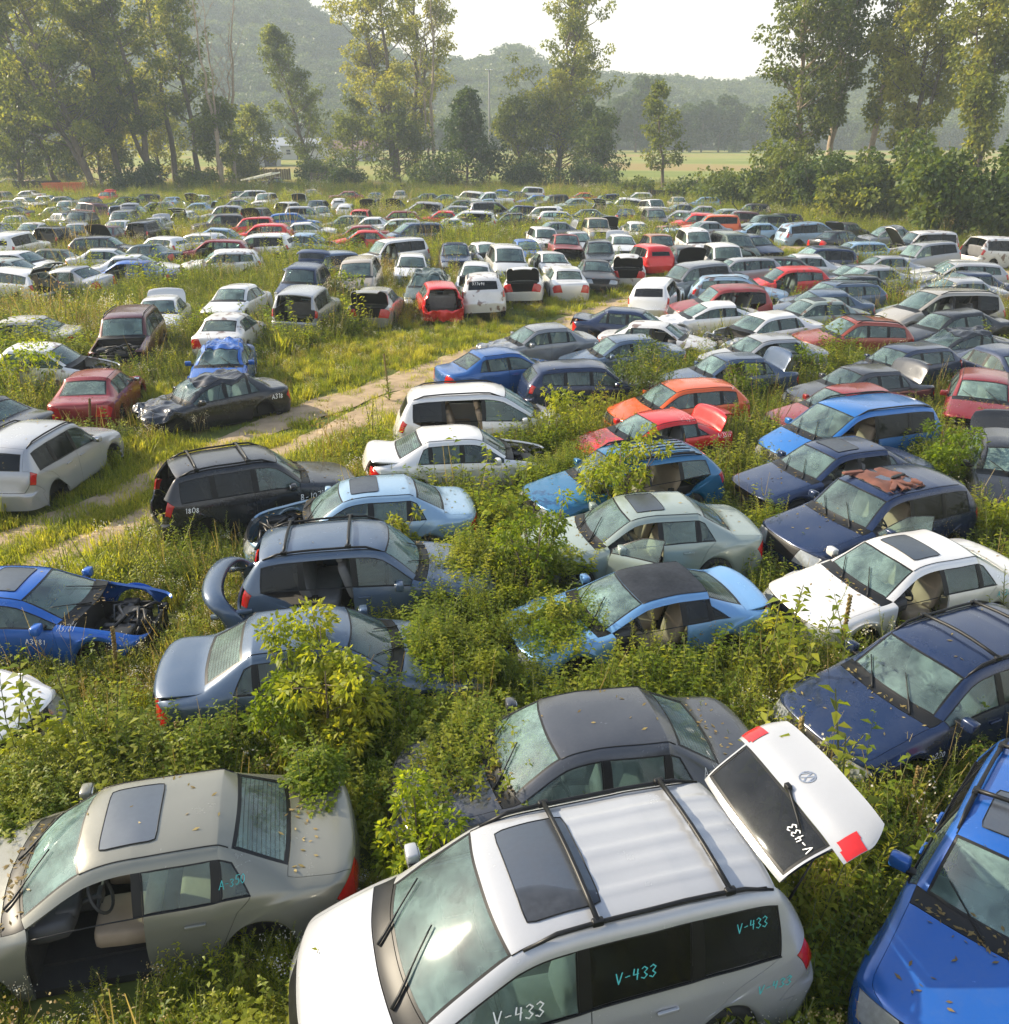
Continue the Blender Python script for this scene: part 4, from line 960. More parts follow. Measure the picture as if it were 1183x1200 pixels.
 ('c5d','S','blue2','',3.79,116.63,185.0,'mid-blue sedan, nose left, between white boxy suv and black suv',1,0),
 ('c5e','U','black','',5.62,111.57,200.0,'black suv, nose left, between mid-blue sedan and pale green sedan',1,0),
 ('c5f','S','orange','',10.24,122.95,180.0,'orange sedan, nose left, between pale green sedan and navy suv',1,0),
 ('c5g','S','pgreen','crF',8.12,107.42,190.0,'pale green sedan with smashed front, nose left, between black suv and orange sedan',1,0),
 ('c5h','U','navy','',12.32,113.64,190.0,'navy suv, nose left, between orange sedan and silver hatchback',1,0),
 ('c5i','E','white','',13.45,105.09,170.0,'white boxy suv, nose left, between silver hatchback and navy sedan',1,0),
 ('c5j','E','white','noF',16.53,99.43,-75.0,'white boxy suv without front bumper, facing the camera, between navy sedan and charcoal sedan',1,0),
 ('c6a','H','silver','upG',11.40,100.80,60.0,'silver hatchback with raised tailgate, seen from behind, between navy suv and white boxy suv',1,0),
 ('c6b','S','navy','',12.56,91.98,75.0,'navy sedan, seen from behind, between white boxy suv and another white boxy suv',1,0),
 ('c6c','U','black','noF',14.21,84.68,-88.0,'black suv without front bumper, facing the camera, between navy sedan and silver sedan',1,0),
 ('c6d','U','navy','',1.14,92.13,185.0,'navy suv, nose left, between black sedan and white suv',1,0),
 ('c6e','U','white','',3.52,89.62,160.0,'white suv, nose left, between navy suv and white estate',1,0),
 ('c6f','S','black','',0.42,84.05,178.0,'black sedan, nose left, between grey minivan and navy suv',1,0),
 ('d1a','S','dgrey','',18.39,96.45,190.0,'charcoal sedan, nose left, between white boxy suv and silver sedan',1,0),
 ('d1b','S','silver','',16.92,88.09,165.0,'silver sedan, nose left, between black suv and red suv',1,0),
 ('d1c','S','silver','',20.32,94.14,175.0,'silver sedan, nose left, between charcoal sedan and light blue hatchback',1,0),
 ('d1d','U','red','',17.02,81.30,170.0,'red suv, nose left, between silver sedan and orange boxy suv',1,0),
 ('d1e','E','orange','fdN',17.58,76.98,172.0,'orange boxy suv with missing front door near the young tree',1,0),
 ('d1f','S','pgreen','',21.55,89.07,190.0,'pale green sedan, nose left, between silver sedan and maroon suv',1,0),
 ('d1g','U','maroon','',21.69,84.48,170.0,'maroon suv, nose left, between pale green sedan and black suv',1,0),
 ('d1h','U','green','',22.21,77.97,190.0,'dull green suv, nose left, between light blue sedan and black suv',1,0),
 ('d1i','U','black','',24.24,80.29,180.0,'black suv, nose left, between dull green suv and light blue minivan',1,0),
 ('d1j','S','ltblue','fdN',20.83,74.60,175.0,'light blue sedan missing a door, nose left, between maroon suv and dull green suv',1,0),
 ('d1k','M','ltblue','',24.83,71.61,10.0,'light blue minivan, nose right, beside the dirt patch in front of the thicket',1,0),
 ('d1l','S','black','',25.42,66.99,25.0,'black sedan, nose right, between light blue minivan and black sedan',1,0),
 ('d1m','S','black','upT',28.88,75.46,40.0,'black sedan with raised boot, nose right, between black sedan and grey sedan',1,0),
 ('d2a','E','white','crF',13.49,62.50,-88.0,'white boxy suv with smashed front, facing the camera, between light blue sedan and silver sedan',1,0),
 ('d2b','E','white','noF noH crF',13.34,53.29,-90.0,'white boxy suv with smashed front, facing the camera, between black sedan and silver estate',1,0),
 ('d2c','M','green','noF',15.84,61.11,-82.0,'dull green minivan without front bumper, facing the camera, between white boxy suv and navy sedan',1,0),
 ('d2d','S','navy','',17.85,62.98,-70.0,'navy sedan, facing the camera, between dull green minivan and dull green suv',1,0),
 ('d3a','U','grey','',9.39,45.17,200.0,'grey suv, nose left, between white suv and silver estate',2,0),
 ('d3b','W','ltblue','rails',11.69,42.76,-12.0,'light blue estate with roof rails, nose right, between silver estate and red hatchback',2,0),
 ('murano','U','dred','fdN rdN',9.39,38.18,185.0,'dark red suv shell missing both near-side doors, right of the white suv seen from behind',2,0),
 ('d3d','W','black','upG',16.38,49.92,-5.0,'black estate with raised tailgate, nose right, between red hatchback and navy suv',1,0),
 ('d3e','W','silver','',12.54,47.94,185.0,'silver estate, nose left, between white boxy suv and light blue estate',1,0),
 ('d3f','H','red','fdN',14.34,44.83,185.0,'red hatchback missing a door, nose left, between light blue estate and black estate',2,0),
 ('d3g','S','white','',17.14,51.90,178.0,'white sedan, nose left, between red hatchback and navy suv',1,0),
 ('d3h','W','navy','',19.54,55.96,185.0,'navy estate, nose left, between white sedan and light blue estate',1,0),
 ('r1a','S','grey','crF crT',29.40,69.03,180.0,'grey sedan with crushed roof, nose left, between black sedan and white boxy suv',1,0),
 ('r1b','E','white','upH fdN',28.31,61.29,185.0,'white boxy suv with raised bonnet, nose left, between grey sedan and silver suv',1,0),
 ('r1c','M','white','noG',32.70,57.95,15.0,'white minivan without tailgate, nose right, behind white sedan, before white boxy suv',1,0),
 ('r1d','W','ltblue','',22.90,58.53,185.0,'light blue estate, nose left, between black sedan and silver sedan',1,0),
 ('r1e','U','navy','',18.91,53.85,180.0,'navy suv, nose left, between white sedan and light blue estate',1,0),
 ('r1f','U','silver','',25.16,53.62,190.0,'silver suv, nose left, between white boxy suv and white sedan',1,0),
 ('r1g','S','silver','',21.75,51.26,183.0,'silver sedan, nose left, between navy sedan and silver suv',1,0),
 ('r1h','S','white','',25.15,49.38,180.0,'white sedan, nose left, between silver suv and navy sedan',1,0),
 ('r1i','W','silver','fdN',24.17,47.29,172.0,'silver estate missing a door, nose left, between silver sedan and navy sedan',1,0),
 ('r2a','S','navy','crR',18.79,47.58,185.0,'navy sedan with dented rear, nose left, between navy suv and silver sedan',1,0),
 ('r2b','S','silver','',18.62,45.42,190.0,'silver sedan, nose left, between navy sedan and silver sedan',1,0),
 ('r2c','S','navy','',23.36,44.77,190.0,'navy sedan, nose left, between silver estate and white minivan',1,0),
 ('r2d','S','silver','',21.67,42.39,186.0,'silver sedan, nose left, between pale green sedan and navy sedan',2,0),
 ('r2e','S','black','trA',17.01,43.15,185.0,'black sedan with boot ajar, nose left, between steel-blue estate and silver sedan',2,0),
 ('r2f','W','steel','rails',15.26,40.79,192.0,'steel-blue estate with roof rails, nose left, between steel-blue sedan and black sedan',2,0),
 ('r2g','S','pgreen','',18.70,38.13,188.0,'pale green sedan, nose left, between silver sedan and tan-silver minivan',2,0),
 ('r2h','M','silver2','fdN rdN rails',17.69,35.67,188.0,'tan-silver minivan with roof rails and two empty door openings at the right',2,0),
 ('r2i','S','steel','fdN',13.86,38.50,187.0,'steel-blue sedan missing a door, nose left, between pale green sedan and steel-blue estate',2,0),
 ('r2j','S','pgreen','sun noF',12.83,36.31,190.0,'pale green sedan without front bumper, nose left, between white sedan and steel-blue sedan',2,0),
 ('fx','W','rust2','sun rails',12.83,31.99,188.0,'copper-red estate with sunroof and roof rails among blue and silver sedans',2,0),
 ('r2l','S','black','',17.24,33.41,192.0,'black sedan, nose left, between tan-silver minivan and black coupe',2,0),
 ('r2m','C','black','',16.09,30.62,195.0,'black coupe, nose left, between black sedan and dark blue sedan',2,0),
 ('mazda','H','navy2','',13.04,27.76,198.0,'dark blue hatchback, nose left, behind the dark sedan with raised boot',2,1),
 ('r2o','S','navy2','',16.39,27.08,-80.0,'dark blue sedan, facing the camera, behind dark red hatchback, before black coupe',2,0),
 ('s1a','S','navy','trX',5.29,34.37,-15.0,'navy sedan with loose boot lid, nose right, between steel-blue sedan and white sedan',2,0),
 ('s1b','C','white','',8.40,36.17,185.0,'white coupe, nose left, between white sedan and dark red suv',2,0),
 ('s1c','S','white','fdN',5.89,31.91,-18.0,'white sedan missing a door, nose right, between navy sedan and white coupe',2,0),
 ('s1d','S','silver','fdN',8.71,29.04,193.0,'silver sedan missing a door, nose left, between slate-blue sedan and copper estate',2,1),
 ('s1e','S','steel2','upT fdN',6.95,26.64,193.0,'slate-blue sedan with raised boot, nose left, between orange hatchback and silver sedan',2,1),
 ('s1f','S','grey','crF',1.07,30.84,200.0,'grey sedan with smashed front, nose left, between mid-blue sedan and steel-blue sedan',2,1),
 ('s1g','S','steel','',3.94,29.45,190.0,'steel-blue sedan, nose left, between navy estate and white sedan',2,1),
 ('s1h','W','navy','',2.77,25.50,8.0,'navy estate, nose right, between mid-blue sedan and steel-blue sedan',2,1),
 ('s1i','S','dgrey','upT',10.50,25.01,195.0,'charcoal sedan with raised boot, nose left, between dark red sedan and dark blue hatchback',2,1),
 ('s1j','S','dred','',9.28,22.68,195.0,'dark red sedan, nose left, between slate-blue sedan and charcoal sedan',2,1),
 ('r3k','S','white','noH crF',10.01,33.45,200.0,'white sedan with smashed front, nose left, between white coupe and pale green sedan',2,0),
 ('x0','S','white','upH',-26.28,116.64,-83.0,'white sedan with raised bonnet, facing the camera, between white suv and tan sedan',1,0),
 ('x1','W','white','crF',5.57,85.00,5.0,'white estate with smashed front, nose right, between white suv and dull green sedan',1,0),
 ('x2','S','dred','crF',-22.01,126.13,177.0,'dark red sedan with smashed front, nose left, between white hatchback and steel-blue sedan',1,0),
 ('x3','S','beige','',21.16,110.38,-91.0,'beige sedan, facing the camera, between white boxy suv and light blue hatchback',1,0),
 ('x4','U','black','upH',25.69,95.10,169.0,'black suv with raised bonnet, nose left, between maroon suv and grey sedan',1,0),
 ('x5','S','ltblue','upT',-34.55,101.01,182.0,'light blue sedan with raised boot, nose left, between white hatchback and silver suv',1,0),
 ('x6','S','navy2','crF',-30.51,105.59,12.0,'dark blue sedan with smashed front, nose right, between black estate and white minivan',1,0),
 ('x7','E','steel','upH',-37.06,90.98,0.0,'steel-blue boxy suv with raised bonnet, nose right, between grey suv and grey estate',1,0),
 ('x8','S','silver','fdN',-14.72,128.04,-86.0,'silver sedan missing a door, facing the camera, between steel-blue sedan and dull green sedan',1,0),
 ('x9','S','green','noF',30.91,121.03,4.0,'dull green sedan without front bumper, nose right, between light blue hatchback and grey sedan',1,0),
 ('x10','W','tan','upG',-68.54,124.72,92.0,'tan estate with raised tailgate, seen from behind, behind silver sedan, before charcoal sedan',1,0),
 ('x11','S','tan','noF',-27.69,130.48,-94.0,'tan sedan without front bumper, facing the camera, between white sedan and dark red sedan',1,0),
 ('x12','M','grey','',-1.03,93.97,12.0,'grey minivan, nose right, between light blue sedan and navy suv',1,0),
 ('x13','H','ltblue','crF',24.25,110.70,171.0,'light blue hatchback with smashed front, nose left, between light blue sedan and dull green sedan',1,0),
 ('x14','H','white','upH',17.76,121.96,177.0,'white hatchback with raised bonnet, nose left, between white boxy suv and another white boxy suv',1,0),
 ('x15','S','dred','noF',37.12,131.65,-2.0,'dark red sedan without front bumper, nose right, just behind a grey sedan missing a door',1,0),
 ('x16','H','navy2','noF',-51.16,110.92,-96.0,'dark blue hatchback without front bumper, facing the camera, between beige sedan and red sedan',1,0),
 ('x17','S','green','',8.86,90.01,4.0,'dull green sedan, nose right, between white estate and silver hatchback',1,0),
 ('x18','S','ltblue','upT',27.60,128.41,97.0,'light blue sedan with raised boot, seen from behind, between beige sedan and light blue hatchback',1,0),
 ('x19','U','grey','upG',-34.65,81.53,-86.0,'grey suv with raised tailgate, facing the camera, between white sedan and steel-blue boxy suv',1,0),
 ('x20','S','green','fdN',-5.44,105.50,180.0,'dull green sedan missing a door, nose left, between grey estate and white boxy suv',1,0),
 ('x21','S','steel','noF',-17.62,123.63,-89.0,'steel-blue sedan without front bumper, facing the camera, between black suv and silver sedan',1,0),
 ('x22','S','red','upT',-55.42,126.38,-85.0,'red sedan with raised boot, facing the camera, between dark blue hatchback and dull green suv',1,0),
 ('x23','S','ltblue','fdN',-1.72,107.75,84.0,'light blue sedan missing a door, seen from behind, between white boxy suv and grey minivan',1,0),
 ('x24','S','grey','fdN',32.01,115.68,181.0,'grey sedan missing a door, nose left, between dull green sedan and dark red sedan',1,0),
 ('x25','U','red','noH',-21.89,76.56,185.0,'red suv without bonnet, nose left, between light blue sedan and red estate',1,0),
 ('x26','S','white','',-67.67,128.49,177.0,'white sedan, nose left, between tan estate and white sedan',1,0),
 ('x27','S','ltblue','',-41.10,113.07,86.0,'light blue sedan, seen from behind, between grey estate and white suv',1,0),
]
RUTS = [
[(-10.64,14.61), (-10.20,15.61), (-9.62,16.54), (-9.02,17.67), (-8.41,19.64), (-7.58,21.72), (-6.48,23.80), (-4.70,26.66), (-2.75,29.58), (-1.03,32.38), (1.01,35.54), (3.92,40.16)],
[(-9.56,13.59), (-9.00,14.61), (-8.37,15.77), (-7.72,16.77), (-7.03,18.61), (-5.81,21.03), (-4.64,23.23), (-3.86,24.57), (-2.57,27.40), (-0.97,30.33), (1.70,35.03), (4.21,39.11)],
[(3.92,40.16), (7.70,46.60), (12.03,54.13), (16.63,61.83), (19.10,66.51), (22.38,68.81), (25.57,69.41)],
[(32.52,63.83), (32.14,59.49), (31.13,54.13), (29.65,46.60)],
]
VINES = [(-0.43, 11.81, 1.5, 0.75),
 (0.13, 13.62, 1.1, 0.6),
 (-1.7, 10.08, 1.3, 0.8),
 (-1.26, 8.29, 0.8, 0.6),
 (-0.59, 9.54, 1.0, 0.4),
 (0.6, 10.51, 1.1, 0.5),
 (-0.53, 15.31, 0.9, 0.7),
 (-0.65, 8.49, 0.7, 0.35),
 (-5.59, 7.85, 0.9, 0.7),
 (-5.13, 8.61, 0.7, 0.6),
 (-3.91, 8.73, 0.8, 0.6),
 (-16.05, 28.68, 2.2, 0.9),
 (10.6, 19.27, 1.2, 0.8),
 (1.05, 20.54, 1.2, 0.8),
 (5.19, 15.31, 0.7, 0.5),
 (1.93, 10.29, 0.9, 0.5),
 (-0.9, 10.81, 1.0, 0.7)]
SPRAYS = [(-0.32, 8.27, 0.74, 0.5, 26),
 (-0.51, 7.93, 0.64, 0.45, 24),
 (-0.02, 8.16, 0.7, 0.35, 14),
 (-0.65, 7.73, 0.5, 0.4, 12),
 (-0.86, 10.31, 0.82, 0.5, 22),
 (-1.08, 10.84, 0.85, 0.45, 12),
 (0.62, 11.08, 0.78, 0.5, 16),
 (1.15, 11.31, 0.82, 0.3, 6),
 (-0.68, 13.15, 0.9, 0.6, 22),
 (0.87, 13.39, 0.78, 0.4, 14),
 (1.88, 18.02, 0.85, 0.6, 18),
 (-2.14, 7.53, 0.98, 0.25, 7),
 (0.92, 17.88, 0.8, 0.5, 12),
 (-5.3, 7.42, 0.72, 0.4, 14),
 (-5.33, 7.06, 0.75, 0.3, 7)]
SAPLINGS = [('sapling', 'box elder sapling growing in front of the steel-blue sedan with open boot', 'sapling', -2.3, 9.1, 1.9, 1.8, 5200, 0.105, 'leaf_elder'),
 ('sapling', 'box elder sapling leaning over the gap right of the big one', 'sapling', -2.8, 8.8, 1.4, 0.88, 1700, 0.1, 'leaf_elder'),
 ('sapling', 'yellow-green sapling in front of the teal estate with roof slats', 'sapling', 2.4, 16.3, 2.1, 1.7, 3200, 0.11, 'leaf_elder'),
 ('sapling', 'pale sapling between the silver-blue suv and the green sedan bonnet', 'sapling', 0.5, 13.6, 1.9, 1.39, 2600, 0.1, 'leaf_elder'),
 ('bush', 'dark grey-green bush left of the orange hatchback', 'bush', 4.2, 25.1, 2.1, 2.34, 3600, 0.1, 'leaf_bush'),
 ('bush', 'leafy vine bush in front of the bright blue minivan', 'bush', 10.0, 18.1, 1.6, 1.37, 2200, 0.11, 'leaf_vine'),
 ('bush', 'yellow-green bush in front of the light blue sedan without bonnet', 'bush', -2.0, 14.9, 1.2, 1.0, 1500, 0.1, 'leaf_elder'),
 ('bush', 'round vine bush hiding the white wreck at the left edge', 'bush', -15.9, 27.7, 1.6, 3.12, 3600, 0.13, 'leaf_vine'),
 ('sapling', 'small sapling in front of the red sedan with open boot', 'sapling', 1.3, 21.7, 1.6, 1.6, 1800, 0.11, 'leaf_elder'),
 ('bush', 'tall weedy bush in front of the dark blue sedan with open boot', 'bush', 7.3, 25.9, 1.4, 1.2, 1200, 0.1, 'leaf_elder'),
 ('sapling', 'small bright sapling right of the dark blue sedan with open boot', 'sapling', 10.2, 29.1, 1.2, 1.04, 900, 0.12, 'leaf_elder'),
 ('bush', 'grey-leaved bush at the right edge below the black sedan', 'bush', 9.6, 15.0, 1.1, 1.17, 1600, 0.11, 'leaf_weed'),
 ('sapling', 'thin sapling among the white cars near the open bonnets', 'sapling', 12.3, 69.4, 2.5, 1.47, 500, 0.22, 'leaf_tree'),
 ('bush', 'bush beside the silver coupe in front of the copper estate', 'bush', 11.6, 34.7, 1.0, 1.39, 700, 0.15, 'leaf_elder'),
 ('bush', 'low bush between the white sedan with open boot and the silver suv shell', 'bush', -8.3, 44.7, 1.5, 1.76, 900, 0.16, 'leaf_elder'),
 ('bush', 'bush of elder shoots beside the white sedan with sunroof bonnet', 'bush', 4.0, 12.1, 0.8, 0.84, 900, 0.09, 'leaf_weed'),
 ('bush', 'leafy bush between the bonnet of the charcoal sedan and the grey-green sedan', 'bush', -0.9, 7.7, 1.2, 0.94, 2600, 0.09, 'leaf_vine')]
STALKS = [(5.1, 12.7, 1.4, 'dry mullein stalk standing before the bonnet of the white sedan', 0.1),
 (3.7, 9.6, 1.0, 'dry mullein stalk left of the navy estate with roof bars', 0.05),
 (10.4, 17.1, 1.0, 'tan leaning mullein stalk by the black sedan, left of a pair', -0.35),
 (10.6, 16.8, 1.0, 'tan leaning mullein stalk by the black sedan, right of a pair', -0.35),
 (-4.1, 8.9, 0.7, 'mullein stalk in the weeds below the steel-blue sedan', 0.0),
 (6.6, 13.6, 0.6, 'short mullein stalk against the door of the white sunroof sedan', 0.1),
 (-3.6, 25.9, 1.5, 'thin dry stalk beside the white minivan roof', 0.0),
 (5.9, 21.7, 1.0, 'leaning dry stalk right of the red sedan with open boot', -0.3),
 (-5.8, 11.6, 0.9, 'upright mullein in the weeds beside the blue car without bonnet', 0.0),
 (4.9, 9.6, 0.7, 'mullein stalk in the pale dry weeds below the navy estate', 0.1),
 (-11.4, 24.9, 1.1, 'dry stalk behind the dark red sedan', 0.15)]
TREES = [(('cottonwood_tree', 'leftmost tall cottonwood, pale green and leaning far left', -68.5, 152.3, 35.7, (-8.9, 0.0), [(0.1, 2.6), (0.3, 9.7), (0.6, 9.0), (0.85, 6.4), (1, 2.0)], 120, 15000, 0.5, 1, 3), {'group': 'tall trees behind the yard'}),
 (('cottonwood_tree', 'slim leaning cottonwood with a yellow-green crown behind the orange dumpster', -80.2, 164.3, 32.0, (-10.4, 0.0), [(0.1, 3.4), (0.4, 9.7), (0.7, 6.9), (1, 2.2)], 90, 10000, 0.5, 21, 2), {'group': 'tall trees behind the yard'}),
 (('cottonwood_tree', 'cottonwood with a dark leaning trunk left of the paired trunks', -69.0, 164.3, 36.8, (-3.0, 0.0), [(0.1, 2.8), (0.35, 6.9), (0.65, 7.2), (0.9, 5.5), (1, 1.7)], 95, 9500, 0.5, 2, 2), {'group': 'tall trees behind the yard'}),
 (('cottonwood_tree', 'tall cottonwood with a thick dark trunk leaning left across the sky', -62.1, 161.1, 37.4, (-2.8, 0.0), [(0.2, 2.4), (0.4, 4.7), (0.65, 6.8), (0.9, 5.7), (1, 2.0)], 90, 8500, 0.5, 3, 2), {'h0': 0.2, 'group': 'tall trees behind the yard'}),
 (('cottonwood_tree', 'cottonwood with a slender bare lower trunk, left of the paired right trunk', -62.6, 174.6, 36.1, (-0.9, 0.0), [(0.28, 1.3), (0.45, 5.2), (0.7, 6.5), (0.9, 4.6), (1, 1.6)], 70, 5200, 0.5, 4, 1), {'h0': 0.3, 'group': 'tall trees behind the yard'}),
 (('cottonwood_tree', 'cottonwood with a dark crown low over its thin trunk, left of the dead trees', -56.9, 171.0, 34.3, (-1.2, 0.0), [(0.2, 2.2), (0.35, 4.5), (0.55, 5.4), (0.8, 3.5), (1, 1.3)], 70, 5200, 0.5, 5, 1), {'h0': 0.22, 'group': 'tall trees behind the yard'}),
 (('cottonwood_tree', 'short bushy cottonwood at the foot of the dead trees', -51.3, 164.3, 15.2, (1.1, 0.0), [(0.1, 2.8), (0.4, 4.6), (0.7, 3.7), (1, 1.2)], 60, 4200, 0.5, 6, 2), {'h0': 0.06, 'group': 'tall trees behind the yard'}),
 (('dead_tree', 'dead bare tree with forked grey limbs, left one of the two', -49.7, 161.1, 31.5, (-1.4, 0.0), [(0.3, 2.1), (0.6, 3.9), (0.9, 2.7), (1, 1.2)], 34, 0, 0.5, 7, 2), {'barkm': 'wood', 'h0': 0.35, 'up': 1.6, 'rad': 0.34, 'group': 'tall trees behind the yard'}),
 (('dead_tree', 'dead bare tree with a straight pale trunk, right one of the two', -50.8, 171.0, 31.7, (3.7, 0.0), [(0.3, 2.2), (0.55, 4.2), (0.8, 2.6), (1, 1.0)], 30, 0, 0.5, 8, 2), {'barkm': 'wood', 'h0': 0.38, 'up': 1.6, 'rad': 0.38, 'group': 'tall trees behind the yard'}),
 (('poplar_tree', 'narrow feathery poplar leaning left by the barn roofs', -43.0, 204.2, 29.7, (-6.3, 0.0), [(0.05, 2.7), (0.25, 6.5), (0.5, 5.7), (0.8, 3.4), (1, 1.0)], 120, 8000, 0.5, 9, 1), {'h0': 0.06, 'up': 1.3, 'clump': 1.3, 'group': 'tall trees behind the yard'}),
 (('cottonwood_tree', 'young cottonwood with a low broad crown at the left edge', -83.9, 158.1, 20.2, (2.1, 0.0), [(0.04, 5.9), (0.4, 8.1), (0.75, 5.6), (1, 1.5)], 90, 7000, 0.5, 31, 2), {'h0': 0.05, 'group': 'tall trees behind the yard'}),
 (('cottonwood_tree', 'young cottonwood filling the gap right of the orange dumpster', -74.0, 167.6, 19.0, (1.3, 0.0), [(0.04, 5.0), (0.4, 6.6), (0.75, 4.7), (1, 1.3)], 80, 5500, 0.5, 32, 2), {'h0': 0.05, 'group': 'tall trees behind the yard'}),
 (('cottonwood_tree', 'young cottonwood low between the dark leaning trunks', -66.9, 178.3, 18.3, (-0.3, 0.0), [(0.04, 4.7), (0.4, 6.3), (0.75, 4.3), (1, 1.3)], 80, 5000, 0.5, 33, 2), {'h0': 0.05, 'group': 'tall trees behind the yard'}),
 (('broadleaf_tree', 'pale bushy tree standing before the barn roofs', -53.0, 194.8, 14.1, (0.9, 0.0), [(0.04, 5.5), (0.45, 6.2), (0.8, 3.6), (1, 1.1)], 70, 4500, 0.5, 34, 2), {'h0': 0.04, 'group': 'tall trees behind the yard'}),
 (('broadleaf_tree', 'low spreading tree right of the leaning poplar', -30.7, 186.1, 15.4, (0.6, 0.0), [(0.04, 5.9), (0.45, 6.3), (0.8, 3.8), (1, 1.0)], 70, 4500, 0.5, 35, 2), {'h0': 0.04, 'group': 'tall trees behind the yard'}),
 (('cottonwood_tree', 'great cottonwood with spreading low left limbs, left of the dead white trunk', -21.8, 186.1, 40.7, (-2.1, 0.0), [(0.08, 9.0), (0.3, 10.4), (0.45, 5.9), (0.65, 8.3), (0.9, 8.3), (1, 3.5)], 120, 13000, 0.5, 10, 3), {'h0': 0.06, 'group': 'tall trees behind the yard'}),
 (('cottonwood_tree', 'straight cottonwood close left of the dead white trunk', -18.8, 194.8, 40.8, (1.2, 0.0), [(0.15, 4.0), (0.4, 5.1), (0.7, 6.5), (0.9, 6.2), (1, 2.5)], 95, 8500, 0.5, 11, 2), {'h0': 0.12, 'group': 'tall trees behind the yard'}),
 (('dead_tree', 'dead white trunk with bare fine twigs beside the cottonwoods', -14.5, 186.1, 36.6, (0.7, 0.0), [(0.35, 1.7), (0.6, 5.9), (0.85, 4.5), (1, 1.7)], 36, 0, 0.5, 12, 2), {'barkm': 'wood', 'h0': 0.35, 'up': 1.7, 'rad': 0.42, 'group': 'tall trees behind the yard'}),
 (('broadleaf_tree', 'dark cone-shaped tree between the white trunk and the centre cottonwood', -6.7, 164.3, 15.8, (-0.0, 0.0), [(0.02, 6.2), (0.25, 6.2), (0.6, 4.0), (0.9, 1.8), (1, 0.6)], 130, 9500, 0.5, 13, 1), {'h0': 0.03, 'up': 0.35, 'm': 'leaf_bush', 'group': 'tall trees behind the yard'}),
 (('cottonwood_tree', 'centre cottonwood with a sparse ragged top above a full skirt', 10.3, 178.3, 38.0, (4.7, 0.0), [(0.08, 10.3), (0.3, 11.0), (0.5, 6.7), (0.58, 4.3), (0.8, 6.7), (0.95, 5.7), (1, 2.0)], 115, 10500, 0.5, 14, 3), {'h0': 0.07, 'bare': 0.12, 'group': 'tall trees behind the yard'}),
 (('young_tree', 'small open tree standing alone at the meadow edge', 25.2, 144.4, 16.6, (-2.4, 0.0), [(0.2, 2.4), (0.38, 3.5), (0.65, 3.0), (0.9, 1.2), (1, 0.4)], 60, 2600, 0.45, 15, 1), {'h0': 0.22, 'up': 0.4, 'clump': 1.0, 'group': 'tall trees behind the yard'}),
 (('broadleaf_tree', 'low leafy tree close left of the centre cottonwood', 3.3, 174.6, 14.9, (-1.1, 0.0), [(0.03, 5.6), (0.4, 6.2), (0.75, 4.2), (1, 1.3)], 80, 5500, 0.5, 36, 2), {'h0': 0.04, 'group': 'tall trees behind the yard'}),
 (('broadleaf_tree', 'low dark leafy tree close right of the centre cottonwood', 15.9, 167.6, 14.0, (0.0, 0.0), [(0.03, 4.7), (0.4, 5.3), (0.75, 3.8), (1, 1.3)], 80, 5500, 0.5, 37, 2), {'h0': 0.04, 'm': 'leaf_bush', 'group': 'tall trees behind the yard'}),
 (('broadleaf_tree', 'mid-height leafy tree around the trunk of the centre cottonwood', 10.4, 174.6, 19.1, (0.3, 0.0), [(0.03, 4.9), (0.4, 5.9), (0.75, 4.9), (1, 1.6)], 90, 6000, 0.5, 38, 2), {'h0': 0.05, 'group': 'tall trees behind the yard'}),
 (('broadleaf_tree', 'leafy tree in front of the two centre-left cottonwoods', -20.3, 178.3, 13.3, (-0.7, 0.0), [(0.03, 5.7), (0.4, 6.7), (0.75, 4.7), (1, 1.3)], 80, 5000, 0.5, 39, 2), {'h0': 0.04, 'group': 'tall trees behind the yard'}),
 (('cottonwood_tree', 'tall cottonwood with a bare tan trunk and a limb reaching left', 38.9, 121.2, 29.9, (-2.8, 0.0), [(0.2, 2.6), (0.35, 4.9), (0.55, 5.4), (0.75, 4.7), (0.9, 5.4), (1, 1.8)], 120, 12500, 0.45, 16, 2), {'h0': 0.15, 'barkm': 'wood', 'group': 'tall trees behind the yard'}),
 (('cottonwood_tree', 'slim cottonwood with a clean tan lower trunk, second of the right group', 43.9, 124.9, 30.6, (-0.5, 0.0), [(0.38, 0.7), (0.5, 2.4), (0.7, 3.6), (0.9, 2.9), (1, 1.1)], 75, 6000, 0.45, 17, 2), {'h0': 0.36, 'barkm': 'wood', 'group': 'tall trees behind the yard'}),
 (('cottonwood_tree', 'leaning cottonwood with a tan trunk, third of the right group', 48.1, 121.2, 29.1, (0.3, 0.0), [(0.35, 0.9), (0.5, 1.9), (0.7, 2.6), (0.9, 3.1), (1, 1.3)], 70, 5200, 0.45, 18, 1), {'h0': 0.33, 'barkm': 'wood', 'group': 'tall trees behind the yard'}),
 (('cottonwood_tree', 'broad dense cottonwood with a full crown, fourth of the right group', 50.9, 114.5, 27.0, (-1.3, 0.0), [(0.15, 2.5), (0.35, 3.0), (0.6, 4.4), (0.85, 4.0), (1, 1.7)], 120, 12500, 0.45, 19, 3), {'h0': 0.14, 'group': 'tall trees behind the yard'}),
 (('cottonwood_tree', 'rightmost cottonwood leaning right with a loose yellow-green crown', 54.3, 105.7, 25.5, (-1.0, 0.0), [(0.2, 1.1), (0.4, 2.7), (0.65, 3.3), (0.9, 2.7), (1, 1.1)], 95, 9000, 0.45, 20, 2), {'h0': 0.2, 'group': 'tall trees behind the yard'})]
